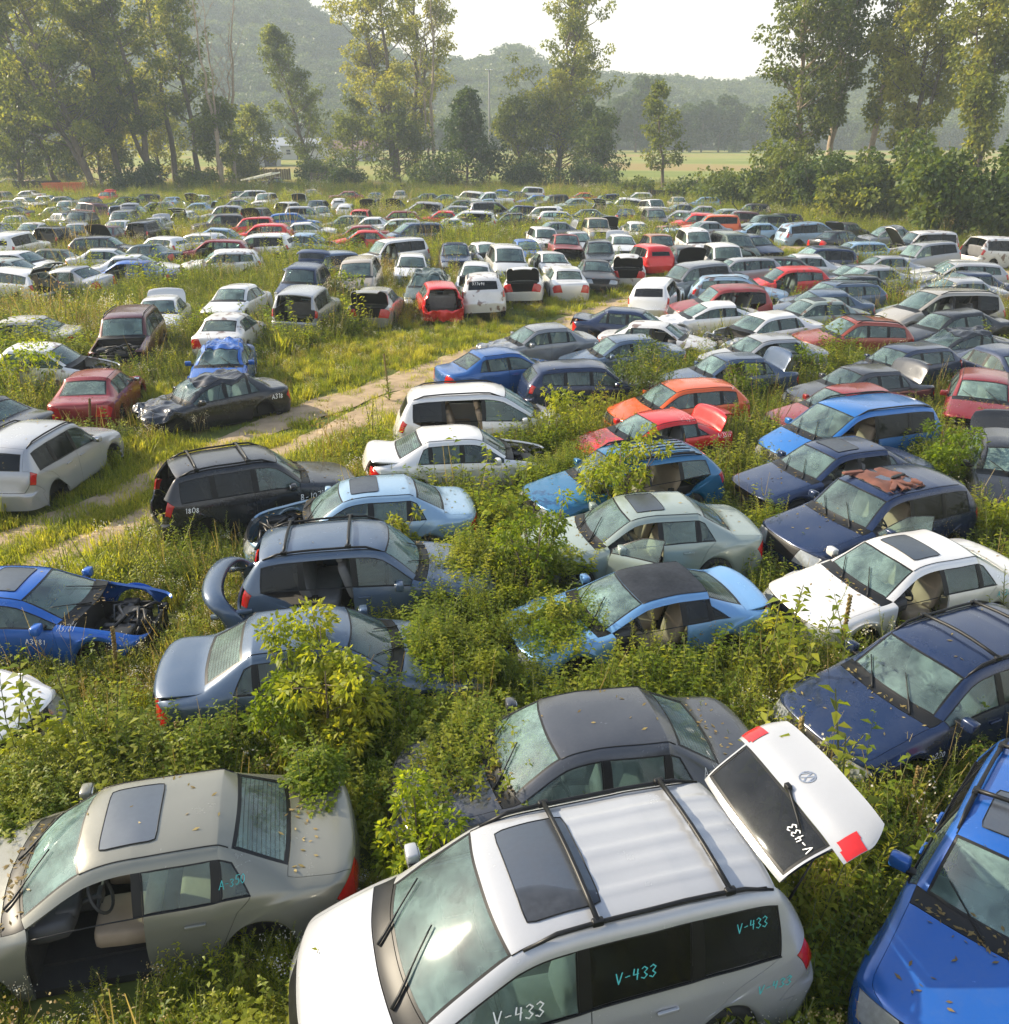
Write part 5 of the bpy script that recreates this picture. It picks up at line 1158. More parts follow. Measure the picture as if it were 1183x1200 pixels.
SHRUBS = [(28.2, 121.2, 5.1, 7.9, 'low dark shrub at the left end of the thicket', 'leaf_bush'),
 (29.5, 111.4, 7.2, 9.1, 'dark shrub under the limb of the tan-trunked cottonwood', 'leaf_bush'),
 (32.4, 105.7, 8.9, 9.2, 'tall dark shrub at the foot of the tan-trunked cottonwood', 'leaf_bush'),
 (34.6, 100.5, 8.2, 7.7, 'dark shrub behind the light blue minivan', 'leaf_bush'),
 (36.6, 98.1, 7.4, 7.5, 'dark shrub between the two slim tan trunks', 'leaf_bush'),
 (39.1, 95.8, 8.8, 7.8, 'dense dark shrub below the third tan trunk', 'leaf_bush'),
 (40.9, 91.5, 9.4, 7.5, 'dark shrub below the broad cottonwood', 'leaf_bush'),
 (37.2, 74.6, 8.3, 7.8, 'big rounded bush standing in front of the thicket', 'leaf_bush'),
 (42.9, 79.0, 7.0, 6.9, 'dark shrub behind the pale van at the right edge', 'leaf_bush'),
 (42.7, 72.6, 10.5, 7.2, 'dark tall shrub at the far right edge', 'leaf_bush'),
 (34.2, 91.5, 5.6, 5.5, 'pale green bush between thicket and the slim cottonwoods', 'leaf_tree'),
 (-108.9, 204.2, 10.0, 15.3, 'dark shrub at the left of the leftmost trunks', 'leaf_bush'),
 (-93.9, 194.8, 8.9, 12.5, 'low shrub behind the dumpsters', 'leaf_bush'),
 (-54.8, 194.8, 12.9, 9.6, 'pale green round bush below the barn roofs', 'leaf_tree'),
 (-39.9, 194.8, 6.0, 10.5, 'dark shrub at the foot of the leaning poplar', 'leaf_bush'),
 (-14.6, 171.0, 5.4, 9.2, 'dark shrub between the two centre-left trunks', 'leaf_bush'),
 (14.6, 158.1, 5.7, 10.2, 'low dark shrub under the centre cottonwood', 'leaf_bush'),
 (3.2, 164.3, 6.5, 10.6, 'low dark shrub left of the centre cottonwood', 'leaf_bush'),
 (-61.6, 152.3, 6.6, 8.2, 'dark shrub under the left trunks', 'leaf_bush'),
 (-54.3, 158.1, 4.9, 7.5, 'dark shrub by the paired left trunks', 'leaf_bush'),
 (-29.8, 171.0, 5.4, 7.4, 'low shrub by the fence boards', 'leaf_bush'),
 (19.8, 137.3, 3.5, 5.9, 'low shrub beside the young tree', 'leaf_bush'),
 (26.2, 128.8, 4.3, 7.0, 'low shrub right of the young tree', 'leaf_bush')]
RIDGE = [(-300, -10),
 (0, -8),
 (100, -5),
 (240, 5),
 (330, 12),
 (385, 38),
 (430, 62),
 (480, 80),
 (530, 86),
 (575, 80),
 (602, 66),
 (640, 88),
 (720, 98),
 (800, 104),
 (870, 110),
 (930, 98),
 (1000, 84),
 (1130, 74),
 (1250, 60),
 (1500, 40)]
FARTREES = [(-63.9, 372, 12.1, 'rounded hazy woodland tree across the meadow, left of the centre-left cottonwoods'),
 (-58.2, 379, 16.0, 'tall hazy woodland tree across the meadow, left of the centre-left cottonwoods'),
 (-11.2, 386, 12.4, 'broad hazy woodland tree across the meadow, between the centre tree and the young tree'),
 (-0.5, 393, 15.8, 'low hazy woodland tree across the meadow, between the centre tree and the young tree'),
 (7.6, 400, 13.4, 'pale hazy woodland tree across the meadow, between the centre tree and the young tree'),
 (37.7, 377, 15.9, 'hazy hazy woodland tree across the meadow, between the centre tree and the young tree'),
 (46.2, 384, 19.3, 'full hazy woodland tree across the meadow, between the centre tree and the young tree'),
 (55.3, 391, 26.8, 'wide hazy woodland tree across the meadow, between the centre tree and the young tree'),
 (61.8, 398, 16.0, 'rounded hazy woodland tree across the meadow, between the centre tree and the young tree'),
 (72.1, 375, 16.5, 'tall hazy woodland tree across the meadow, right of the young tree'),
 (81.1, 382, 18.0, 'broad hazy woodland tree across the meadow, right of the young tree'),
 (89.8, 389, 20.1, 'low hazy woodland tree across the meadow, right of the young tree'),
 (98.7, 396, 17.9, 'pale hazy woodland tree across the meadow, right of the young tree'),
 (100.9, 373, 15.8, 'hazy hazy woodland tree across the meadow, right of the young tree'),
 (-123.1, 380, 12.3, 'full hazy woodland tree across the meadow, behind the leaning left trunks'),
 (-136.0, 387, 9.2, 'wide hazy woodland tree across the meadow, behind the leaning left trunks'),
 (-94.9, 394, 6.1, 'rounded hazy woodland tree across the meadow, behind the leaning left trunks'),
 (-196.4, 401, 19.4, 'tall hazy woodland tree across the meadow, behind the leaning left trunks'),
 (-202.6, 378, 15.3, 'broad hazy woodland tree across the meadow, behind the leaning left trunks'),
 (-50.2, 385, 9.2, 'low hazy woodland tree across the meadow, left of the dark cone-shaped tree'),
 (-25.8, 392, 12.6, 'pale hazy woodland tree across the meadow, left of the dark cone-shaped tree'),
 (153.9, 399, 9.4, 'hazy hazy woodland tree across the meadow, behind the right-hand thicket'),
 (172.7, 376, 9.1, 'full hazy woodland tree across the meadow, behind the right-hand thicket')]
BUILDINGS = [('barn', 'long pale barn with a grey roof behind the dead trees', -71.1, 300, 26, 10, 4.0, 2.2, -6, 'w', 'g', 4),
 ('barn', 'smaller grey-roofed building stepped below the long barn', -70.7, 262, 13, 9, 3.4, 2.0, 20, 'w', 'g', 2),
 ('house', 'low house with a red-brown roof behind the centre-left cottonwoods', -46.5, 290, 13, 9, 3.4, 2.2, 8, 'w', 'r', 3)]
DUMP = [(-69.76, 144.44),
 (-76.56, 149.62),
 (25.27, 128.78)]
MAST = (-5.0, 310)
FENCES = [(-34.7, 186.15, 8, 'weathered board fence right of the leaning poplar'),
 (-52.1, 204.18, -4, 'dark board fence below the barn roofs')]
TRAILER = (-49.65, 186.15)
TYRES = [(-25.15, 164.31),
 (-22.04, 155.17),
 (-21.88, 167.59),
 (-17.7, 158.1)]
TYRE_LABELS = ['stack of old tyres, leftmost under the great cottonwood',
 'stack of old tyres standing in front of the others',
 'stack of old tyres in the middle under the great cottonwood',
 'stack of old tyres below the straight cottonwood']
# ------------------------------------------------------------------ setting
def gz(x, y):
    t = max(0., min(1., (y-175)/190.)); t = t*t*(3-2*t)
    return 4.6*t+max(0, y-365)*.004
def seg_d(x, y, pts):
    best = 1e9
    for (ax, ay), (bx, by) in zip(pts[:-1], pts[1:]):
        dx, dy = bx-ax, by-ay; t = max(0, min(1, ((x-ax)*dx+(y-ay)*dy)/(dx*dx+dy*dy+1e-9)))
        best = min(best, (x-ax-t*dx)**2+(y-ay-t*dy)**2)
    return math.sqrt(best)
def rut_d(x, y): return min(seg_d(x, y, p) for p in RUTS)
# ground sheet
def graded(a, b, n, g=1.6): return [a+(b-a)*(k/n)**g for k in range(n+1)]
ys = [-30, -12, -4]+graded(0, 1150, 70, 2.0); xs = [-900, -600, -400, -250]+list(np.linspace(-160, 160, 65))+[250, 400, 600, 900]
V = [(x, y, gz(x, y)+.05*noise.noise(Vector((x*.25, y*.25, 0)))*(1 if y < 150 else 0)-.03) for y in ys for x in xs]; n = len(xs)
F = [(j*n+i, j*n+i+1, (j+1)*n+i+1, (j+1)*n+i) for j in range(len(ys)-1) for i in range(n-1)]
def ground_mat():
    m, nt, out = mat('weedy_ground'); L = nt.links.new
    p = nd(nt, 'ShaderNodeBsdfPrincipled'); p.inputs['Roughness'].default_value = .95; p.inputs['Specular IOR Level'].default_value = .1
    ge = nd(nt, 'ShaderNodeNewGeometry')
    n1 = nd(nt, 'ShaderNodeTexNoise'); n1.inputs['Scale'].default_value = .9; n1.inputs['Detail'].default_value = 8; n1.inputs['Roughness'].default_value = .7; L(ge.outputs['Position'], n1.inputs['Vector'])
    c1 = nd(nt, 'ShaderNodeValToRGB'); e = c1.color_ramp.elements; e[0].position = .3; e[0].color = (.06, .07, .018, 1); e[1].position = .75; e[1].color = (.17, .16, .055, 1); e.new(.5).color = (.10, .12, .028, 1); L(n1.outputs['Fac'], c1.inputs[0])
    # open meadow beyond the trees
    mp = nd(nt, 'ShaderNodeMapping'); mp.inputs['Scale'].default_value = (.012, .035, 1); L(ge.outputs['Position'], mp.inputs[0])
    n2 = nd(nt, 'ShaderNodeTexNoise'); n2.inputs['Scale'].default_value = 1.; n2.inputs['Detail'].default_value = 6; L(mp.outputs[0], n2.inputs['Vector'])
    c2 = nd(nt, 'ShaderNodeValToRGB'); e = c2.color_ramp.elements; e[0].position = .36; e[0].color = (.13, .17, .035, 1); e[1].position = .62; e[1].color = (.25, .19, .075, 1); e.new(.5).color = (.22, .23, .07, 1); L(n2.outputs['Fac'], c2.inputs[0])
    sp = nd(nt, 'ShaderNodeSeparateXYZ'); L(ge.outputs['Position'], sp.inputs[0])
    mr = nd(nt, 'ShaderNodeMapRange'); mr.inputs[1].default_value = 165; mr.inputs[2].default_value = 190; L(sp.outputs[1], mr.inputs[0])
    mx = nd(nt, 'ShaderNodeMix', data_type='RGBA'); L(mr.outputs[0], mx.inputs[0]); L(c1.outputs[0], mx.inputs[6]); L(c2.outputs[0], mx.inputs[7]); L(mx.outputs[2], p.inputs['Base Color'])
    L(p.outputs[0], out.inputs[0]); return m
b = MB(); b.add(V, F); tag(link('ground', b.mesh('ground', [ground_mat()])), kind='structure')
dirt = simple('packed_dirt', (.33, .25, .16), .95, var=.55, scale=2.6, spec=.1)
for pts in RUTS:
    # smooth the polyline, then a strip with a ragged edge
    P = [Vector((*q, 0)) for q in pts]
    for _ in range(5): P = [P[0]]+[v for a, c in zip(P[:-1], P[1:]) for v in (a.lerp(c, .25), a.lerp(c, .75))]+[P[-1]]
    V = []; F = []
    for k, q in enumerate(P):
        t = (P[min(k+1, len(P)-1)]-P[max(0, k-1)]).normalized(); s_ = Vector((-t.y, t.x, 0))
        w = (.40 if q.y < 22 else min(.72, .4+.05*(q.y-22)))+.22*noise.noise(q*.8) if pts is not RUTS[2] and pts is not RUTS[3] else 1.5
        for k9 in range(9):
            f = (k9-4)/4; v = q+s_*(w*1.25*f+.12*noise.noise(q*1.7+Vector((f*9, 0, 0)))); v.z = gz(v.x, v.y)+.05*noise.noise(Vector((v.x*.25, v.y*.25, 0)))+.012-.055*max(0, abs(f)-.45)+.022*noise.noise(Vector((v.x*2.3, v.y*2.3, 3)))+.012*noise.noise(Vector((v.x*7, v.y*7, 3)))+(.012 if q.y > 40 else 0); V.append(v)
    for k in range(len(P)-1):
        for f in range(8): F.append((k*9+f, k*9+f+1, (k+1)*9+f+1, (k+1)*9+f))
    b = MB(); b.add(V, F); tag(link('dirt_track', b.mesh('dirt_track', [dirt])), kind='structure')

# ------------------------------------------------------------------ foliage tools
def fast_mesh(name, V, nq, mats, mi=None):
    """V: (4*nq,3) array of separate quads"""
    me = bpy.data.meshes.new(name); nv = len(V)
    me.vertices.add(nv); me.vertices.foreach_set('co', np.ascontiguousarray(V, dtype=np.float32).ravel())
    me.loops.add(nv); me.loops.foreach_set('vertex_index', np.arange(nv, dtype=np.int32))
    me.polygons.add(nq); me.polygons.foreach_set('loop_start', np.arange(0, nv, 4, dtype=np.int32))
    for m in mats: me.materials.append(m)
    if mi is not None: me.polygons.foreach_set('material_index', np.asarray(mi, np.int32))
    me.update(calc_edges=True); return me
def leaves(base, d, n, ln, wd, droop=.15):
    """leaf quads: base point, direction, face normal, length, width"""
    d = d/(np.linalg.norm(d, axis=1, keepdims=True)+1e-9); s = np.cross(d, n); s /= np.linalg.norm(s, axis=1, keepdims=True)+1e-9
    nn = np.cross(s, d); ln = ln[:, None]; wd = wd[:, None]
    a = base; m1 = base+d*ln*.45+s*wd*.5+nn*ln*.05; m2 = base+d*ln*.45-s*wd*.5+nn*ln*.05; t = base+d*ln-np.array([0, 0, 1.])*ln*droop
    return np.stack([a, m1, t, m2], 1).reshape(-1, 3)
def rv(n): v = RNG.normal(size=(n, 3)); return v/np.linalg.norm(v, axis=1, keepdims=True)
def stem_quads(p0, p1, w):
    d = p1-p0; s = np.cross(d, RNG.normal(size=d.shape)); s = s/(np.linalg.norm(s, axis=1, keepdims=True)+1e-9)*w
    return np.stack([p0-s, p0+s, p1+s*.4, p1-s*.4], 1).reshape(-1, 3)
PLANTS = []
def proto(name, Vl, mats):
    V = np.concatenate([v for v, _ in Vl]); mi = np.concatenate([np.full(len(v)//4, k) for v, k in Vl])
    o = bpy.data.objects.new(name, fast_mesh(name, V, len(V)//4, mats, mi)); PLANTS.append(o); return o
def p_grass(n, h, spread, lean, m, wid=.012):
    b0 = np.c_[RNG.normal(size=(n, 2))*spread, np.zeros(n)]; an = RNG.uniform(0, 2*math.pi, n); hh = h*RNG.uniform(.5, 1.15, n); ln = lean*RNG.uniform(.2, 1., n)*hh
    dr = np.c_[np.cos(an), np.sin(an), np.zeros(n)]; side = np.c_[-np.sin(an), np.cos(an), np.zeros(n)]*wid
    z = np.array([0, 0, 1.]); Q = []
    pts = [b0, b0+z*hh[:, None]*.45+dr*ln[:, None]*.2, b0+z*hh[:, None]*.82+dr*ln[:, None]*.6, b0+z*hh[:, None]*.95+dr*ln[:, None]*1.1]; ws = [1, .9, .6, .08]
    for k in range(3): Q.append(np.stack([pts[k]-side*ws[k], pts[k]+side*ws[k], pts[k+1]+side*ws[k+1], pts[k+1]-side*ws[k+1]], 1).reshape(-1, 3))
    return np.concatenate(Q)
def p_stems(ns, h, spread, nl, ll, lw, upw=.5, taper=.5, whorl=False, droop=.3, h0=.12):
    S = []; Lf = []; tops = []
    for k in range(ns):
        b0 = np.array([*RNG.normal(size=2)*spread, 0.]); top = b0+np.array([*RNG.normal(size=2)*.16*h, h*RNG.uniform(.65, 1.1)])
        tops.append(top); mid = (b0+top)/2+np.array([*RNG.normal(size=2)*.04*h, 0])
        S.append(stem_quads(np.array([b0, mid]), np.array([mid, top]), .008))
        f = h0+(1-h0)*(np.arange(nl)+RNG.uniform(0, 1, nl))/nl
        P = np.where(f[:, None] < .5, b0+(mid-b0)*f[:, None]*2, mid+(top-mid)*(f[:, None]-.5)*2)
        an = np.arange(nl)*2.4+RNG.uniform(0, .7, nl); d = np.c_[np.cos(an), np.sin(an), np.full(nl, upw)+RNG.normal(size=nl)*.25]
        nrm = np.c_[-np.cos(an)*.4, -np.sin(an)*.4, np.ones(nl)]+RNG.normal(size=(nl, 3))*.25
        l = ll*(1-taper*f)*RNG.uniform(.7, 1.25, nl); Lf.append(leaves(P, d, nrm, l, l*lw, droop))
    return np.concatenate(S), np.concatenate(Lf), np.array(tops)
def p_vine(r, h, n, ll, lw=.75):
    v = rv(n); v[:, 2] = np.abs(v[:, 2]); rr = RNG.uniform(.75, 1.05, n)[:, None]*(1+.18*np.sin(v[:, :1]*7)*np.cos(v[:, 1:2]*6))
    P = v*np.array([r, r, h])*rr
    an = RNG.uniform(0, 6.3, n); d = np.c_[np.cos(an), np.sin(an), RNG.normal(size=n)*.35-.1]+v*.5; nrm = v*.5+np.array([0, 0, .9])+RNG.normal(size=(n, 3))*.3
    Q = []
    l = ll*RNG.uniform(.6, 1.2, n)
    for a in (-.8, 0, .8):
        c, s = math.cos(a), math.sin(a); d2 = np.c_[d[:, 0]*c-d[:, 1]*s, d[:, 0]*s+d[:, 1]*c, d[:, 2]]
        Q.append(leaves(P, d2, nrm, l*(1 if a == 0 else .8), l*lw*.8, .25))
    return np.concatenate(Q)
ML = lambda k: [M['stem'], M[k]]
for k in range(3): proto('a_grass_tuft.%d' % k, [(p_grass(70, .55, .16, .7, 0), 0)], [M['leaf_grass']])
for k in range(2):
    proto('b_short_grass.%d' % k, [(p_grass(90, .24, .24, .8, 0, .010), 0)], [M['leaf_grass']])
for k in range(3):
    s_, l, t = p_stems(7, .75, .14, 17, .15, .34, .45); proto('c_leafy_weed.%d' % k, [(s_, 0), (l, 1)], ML('leaf_weed'))
for k in range(3):
    s_, l, t = p_stems(5, 1.0, .15, 46, .13, .17, .9, .62, droop=.1); 
    proto('d_tall_weed.%d' % k, [(s_, 0), (l, 1)], ML('leaf_elder' if k == 1 else 'leaf_weed'))
for k in range(3):
    s_, l, t = p_stems(4, .5, .2, 10, .12, .6, .3); proto('e_vine_mound.%d' % k, [(p_vine(.42, .42, 120, .095), 1), (s_, 0), (l, 1)], ML('leaf_vine'))
for k in range(2):
    s_, l, t = p_stems(9, .85, .2, 7, .06, .2, .6)
    n = 90; fl = t[RNG.integers(0, len(t), n)]+RNG.normal(size=(n, 3))*np.array([.06, .06, .05]); an = rv(n)
    q = leaves(fl, an, rv(n), np.full(n, .032), np.full(n, .032), 0); proto('f_wild_flower.%d' % k, [(s_, 0), (l, 1), (q, 2)], [M['leaf_dry'], M['leaf_weed'], M['flower'] if k == 0 else M['leaf_dry']])
for k in range(2):
    n = 170; s_, l, t = p_stems(6, .95, .22, 22, .17, .42, .35, .45); proto('g_elder_shoot.%d' % k, [(s_, 0), (l, 1)], ML('leaf_elder'))
for k in range(2):
    s_, l, t = p_stems(8, 1.25, .25, 5, .09, .16, .8, h0=.5); proto('h_dead_stems.%d' % k, [(s_, 0), (l, 0)], [M['leaf_dry']])
PN = [o.name for o in PLANTS]; GROUPS = {c: [i for i, o in enumerate(sorted(PN)) if o[0] == c] for c in 'abcdefgh'}
PCOL = bpy.data.collections.new('plant_kinds')
for o in PLANTS: PCOL.objects.link(o)
def scatter(name, pts, rot, scl, idx, coll):
    me = bpy.data.meshes.new(name); me.vertices.add(len(pts)); me.vertices.foreach_set('co', np.asarray(pts, np.float32).ravel())
    for an, ty, fld, dat in (('rot', 'FLOAT_VECTOR', 'vector', np.asarray(rot, np.float32).ravel()), ('scl', 'FLOAT_VECTOR', 'vector', np.asarray(scl, np.float32).ravel()), ('idx', 'INT', 'value', np.asarray(idx, np.int32))):
        a = me.attributes.new(an, ty, 'POINT'); a.data.foreach_set(fld, dat)
    o = link(name, me); g = bpy.data.node_groups.new(name, 'GeometryNodeTree')
    g.interface.new_socket('Geometry', in_out='INPUT', socket_type='NodeSocketGeometry'); g.interface.new_socket('Geometry', in_out='OUTPUT', socket_type='NodeSocketGeometry')
    gi = g.nodes.new('NodeGroupInput'); go = g.nodes.new('NodeGroupOutput'); ip = g.nodes.new('GeometryNodeInstanceOnPoints'); ci = g.nodes.new('GeometryNodeCollectionInfo')
    ci.inputs['Collection'].default_value = coll; ci.inputs['Separate Children'].default_value = True; ci.inputs['Reset Children'].default_value = True
    def na(nm, dt):
        n = g.nodes.new('GeometryNodeInputNamedAttribute'); n.data_type = dt; n.inputs[0].default_value = nm; return n.outputs[0]
    e2r = g.nodes.new('FunctionNodeEulerToRotation'); L = g.links.new
    L(gi.outputs[0], ip.inputs['Points']); L(ci.outputs[0], ip.inputs['Instance']); ip.inputs['Pick Instance'].default_value = True
    L(na('idx', 'INT'), ip.inputs['Instance Index']); L(na('rot', 'FLOAT_VECTOR'), e2r.inputs[0]); L(e2r.outputs[0], ip.inputs['Rotation']); L(na('scl', 'FLOAT_VECTOR'), ip.inputs['Scale']); L(ip.outputs[0], go.inputs[0])
    md = o.modifiers.new('scatter', 'NODES'); md.node_group = g; return o
# where things stand, so that nothing grows through a floor
FOOT = []
for row in CAR_TABLE:
    k, t, c_, f_, x, y, yaw = row[:7]; p = TY[t]; FOOT.append((x, y, math.cos(R(yaw)), math.sin(R(yaw)), p['xf'], p['xr'], p['W']/2, p))
FB = {}
for i, f in enumerate(FOOT):
    for a in range(int((f[0]-4)//6), int((f[0]+4)//6)+1):
        for b_ in range(int((f[1]-4)//6), int((f[1]+4)//6)+1): FB.setdefault((a, b_), []).append(f)
def car_d(x, y):
    """signed clearance to the nearest car footprint (negative inside)"""
    best = 9.
    for (cx, cy, ca, sa, xf, xr, w, p) in FB.get((int(x//6), int(y//6)), ()):
        lx = (x-cx)*ca+(y-cy)*sa; ly = -(x-cx)*sa+(y-cy)*ca
        q = max(lx-xf, xr-lx, abs(ly)-w); best = min(best, q)
    return best
# ------------------------------------------------------------------ weeds between the cars
MOUND = VINES   # (x, y, radius, height)
def mound(x, y):
    return max([0.]+[h*math.exp(-((x-a)**2+(y-c)**2)/(r*r)) for a, c, r, h in MOUND])
pts = []; rot = []; scl = []; idx = []
rd = random.Random(5)
def addp(x, y, z, kind, s, sz=None):
    g = GROUPS[kind]; pts.append((x, y, z)); rot.append((rd.gauss(0, .1), rd.gauss(0, .1), rd.uniform(0, 6.28))); s *= rd.uniform(.75, 1.25); scl.append((s, s, s*(sz or 1)*rd.uniform(.8, 1.2))); idx.append(rd.choice(g))
def pick(w):
    t = rd.random()*sum(w.values())
    for k, v in w.items():
        t -= v
        if t <= 0: return k
    return k
for (y0, y1, dens, sc) in ((1.5, 7, 40, .66), (7, 13, 36, .76), (13, 22, 26, .9), (22, 36, 14, 1.02), (36, 60, 8, 1.05), (60, 100, 4.2, 1.2), (100, 176, 2.2, 1.3)):
    x1 = .66*(y1+3)+2; nn = int((y1-y0)*2*x1*dens)
    for _ in range(nn):
        y = rd.uniform(y0, y1); x = rd.uniform(-x1, x1)
        if abs(x) > .66*(y+3)+2: continue
        cd_ = car_d(x, y); rr = rut_d(x, y) if y < 75 else 9.
        if rr < (.34 if y < 22 else .85):
            if rd.random() < .2: addp(x, y, gz(x, y)-.03, 'b', .5)
            continue
        if rr < (.55 if y < 22 else 1.1) and rd.random() < .5: continue
        m = mound(x, y); big = .5+.5*noise.noise(Vector((x*.13, y*.13, 4)))+.35*noise.noise(Vector((x*.5, y*.5, 8)))
        if cd_ < -.01: continue
        z = gz(x, y)-.03
        if rr < 1.15:
            if rd.random() < .75: addp(x, y, z, 'b' if rr < 1.0 or rd.random() < .5 else 'a', min(sc, .9)*(.8 if rr < .9 else 1))
            continue
        if rr < (2.0 if y < 22 else 6.):
            addp(x, y, z, pick(dict(a=.40, b=.32, c=.14, d=.04, f=.10)), sc*(.8 if y < 22 else .52)); continue
        s = sc*(.55+.75*max(0, min(1, big)))
        if cd_ < .4: s *= .86
        elif rd.random() < .09: s *= 1.65
        if m > .12:
            k = pick(dict(e=.42, c=.18, g=.2, d=.18, h=.02)); addp(x, y, z+rd.uniform(.25, 1.)*m, k, s*1.0); 
            if rd.random() < .5: addp(x, y, z, 'e', s)
            continue
        dry = noise.noise(Vector((x*.09+5, y*.09, 2)))
        w = dict(a=.07, c=.31, d=.32, e=.13, g=.11, f=.03, h=.03) if dry < .25 else dict(a=.16, c=.24, d=.28, e=.06, g=.04, f=.18, h=.05)
        if big > .75: w['d'] += .2; w['g'] = w.get('g', 0)+.12
        addp(x, y, z, pick(w), s)
# sprays that have climbed on to bonnets
for (x, y, z, r, n) in SPRAYS:
    for _ in range(int(n*1.7)):
        a = rd.uniform(0, 6.28); q = r*1.15*math.sqrt(rd.random()); addp(x+q*math.cos(a), y+q*math.sin(a), z-.08-.10*q/r, pick(dict(e=.5, g=.22, c=.28)), .62, .75)
tag(scatter('weeds', pts, rot, scl, idx, PCOL), kind='stuff')
print('plants', len(pts))

# ------------------------------------------------------------------ saplings, bushes and dry stalks one can point to
def crown_blob(n, cs, ll, lw=.45, up=.25):
    """leaves gathered round clump centres cs = [(x,y,z,r)]"""
    cs = np.array(cs); w = cs[:, 3]**2; k = RNG.choice(len(cs), n, p=w/w.sum()); v = rv(n); rr = RNG.uniform(.35, 1.05, n)**.6
    P = cs[k, :3]+v*(cs[k, 3]*rr)[:, None]*np.array([1, 1, .8]); d = v+RNG.normal(size=(n, 3))*.6; d[:, 2] -= .15
    nrm = rv(n)*.7+np.array([0, 0, up])+v*.5; l = ll*RNG.uniform(.6, 1.3, n)
    return leaves(P, d, nrm, l, l*lw, .2)
def clear_of(x, y, m=.12):
    for _ in range(60):
        if car_d(x, y) > m: break
        y -= .06
    return x, y
def sapling(name, label, cat, x, y, h, w, n, ll, m, group=None, seed=0, lw=.42):
    x, y = clear_of(x, y); r_ = random.Random(seed+int(x*10)); root = bpy.data.objects.new(name, None); COL.objects.link(root); root.location = (x, y, gz(x, y)-.05); tag(root, label, cat, group)
    b = MB(); cs = []; nst = 4 if h < 4 else 6
    for k in range(nst):
        a = 6.28*k/nst+r_.uniform(-.4, .4); t = Vector((math.cos(a)*w*.32*r_.uniform(.5, 1.2), math.sin(a)*w*.32*r_.uniform(.5, 1.2), h*r_.uniform(.72, .98))); mid = t*.5+Vector((0, 0, h*.06))
        b.tube([(0, 0, 0), mid*.5, mid, t], [.018*h, .013*h, .009*h, .003*h], 5)
        for q in range(7):
            f = .25+.75*q/6; c_ = Vector((0, 0, 0)).lerp(t, f)+Vector((r_.gauss(0, 1), r_.gauss(0, 1), r_.gauss(0, .5)))*w*.15; c_.z = max(c_.z, h*.1); cs.append((*c_, w*r_.uniform(.08, .17)))
            b.tube([t*f*.85, c_], [.005*h, .002*h], 4)
    link('trunk', b.mesh('trunk', [M['bark']]), root); V = crown_blob(n, cs, ll, lw); link('crown', fast_mesh('crown', V, len(V)//4, [M[m]]), root)
    return root
for a in SAPLINGS: sapling(*a)
for (x, y, h, label, tilt) in STALKS:
    x, y = clear_of(x, y, .2)
    root = bpy.data.objects.new('mullein_plant', None); COL.objects.link(root); root.location = (x, y, gz(x, y)-.02); root.rotation_euler = (tilt, .06, x); tag(root, label, 'plant', 'tall dry mullein stalks among the weeds')
    b = MB(); b.tube([(0, 0, 0), (.01, 0, h*.5), (.03, .01, h)], [.018, .02, .012], 6)
    for q in range(60):
        f = .45+.55*q/60; a = q*2.4; b.box((.02*f+.02*math.cos(a), .02*math.sin(a), h*f), (.026, .026, .03))
    link('stalk', b.mesh('stalk', [M['leaf_dry']]), root)
    n = 22; an = np.arange(n)*2.4; f = np.linspace(0, .42, n); P = np.c_[np.zeros(n), np.zeros(n), f*h+.05]; d = np.c_[np.cos(an), np.sin(an), np.full(n, .7)]; nrm = np.c_[-np.cos(an), -np.sin(an), np.full(n, 1.2)]
    V = leaves(P, d, nrm, .34*(1-f), .11*(1-f), .3); link('leaf_rosette', fast_mesh('leaf_rosette', V, n, [M['leaf_weed']]), root)

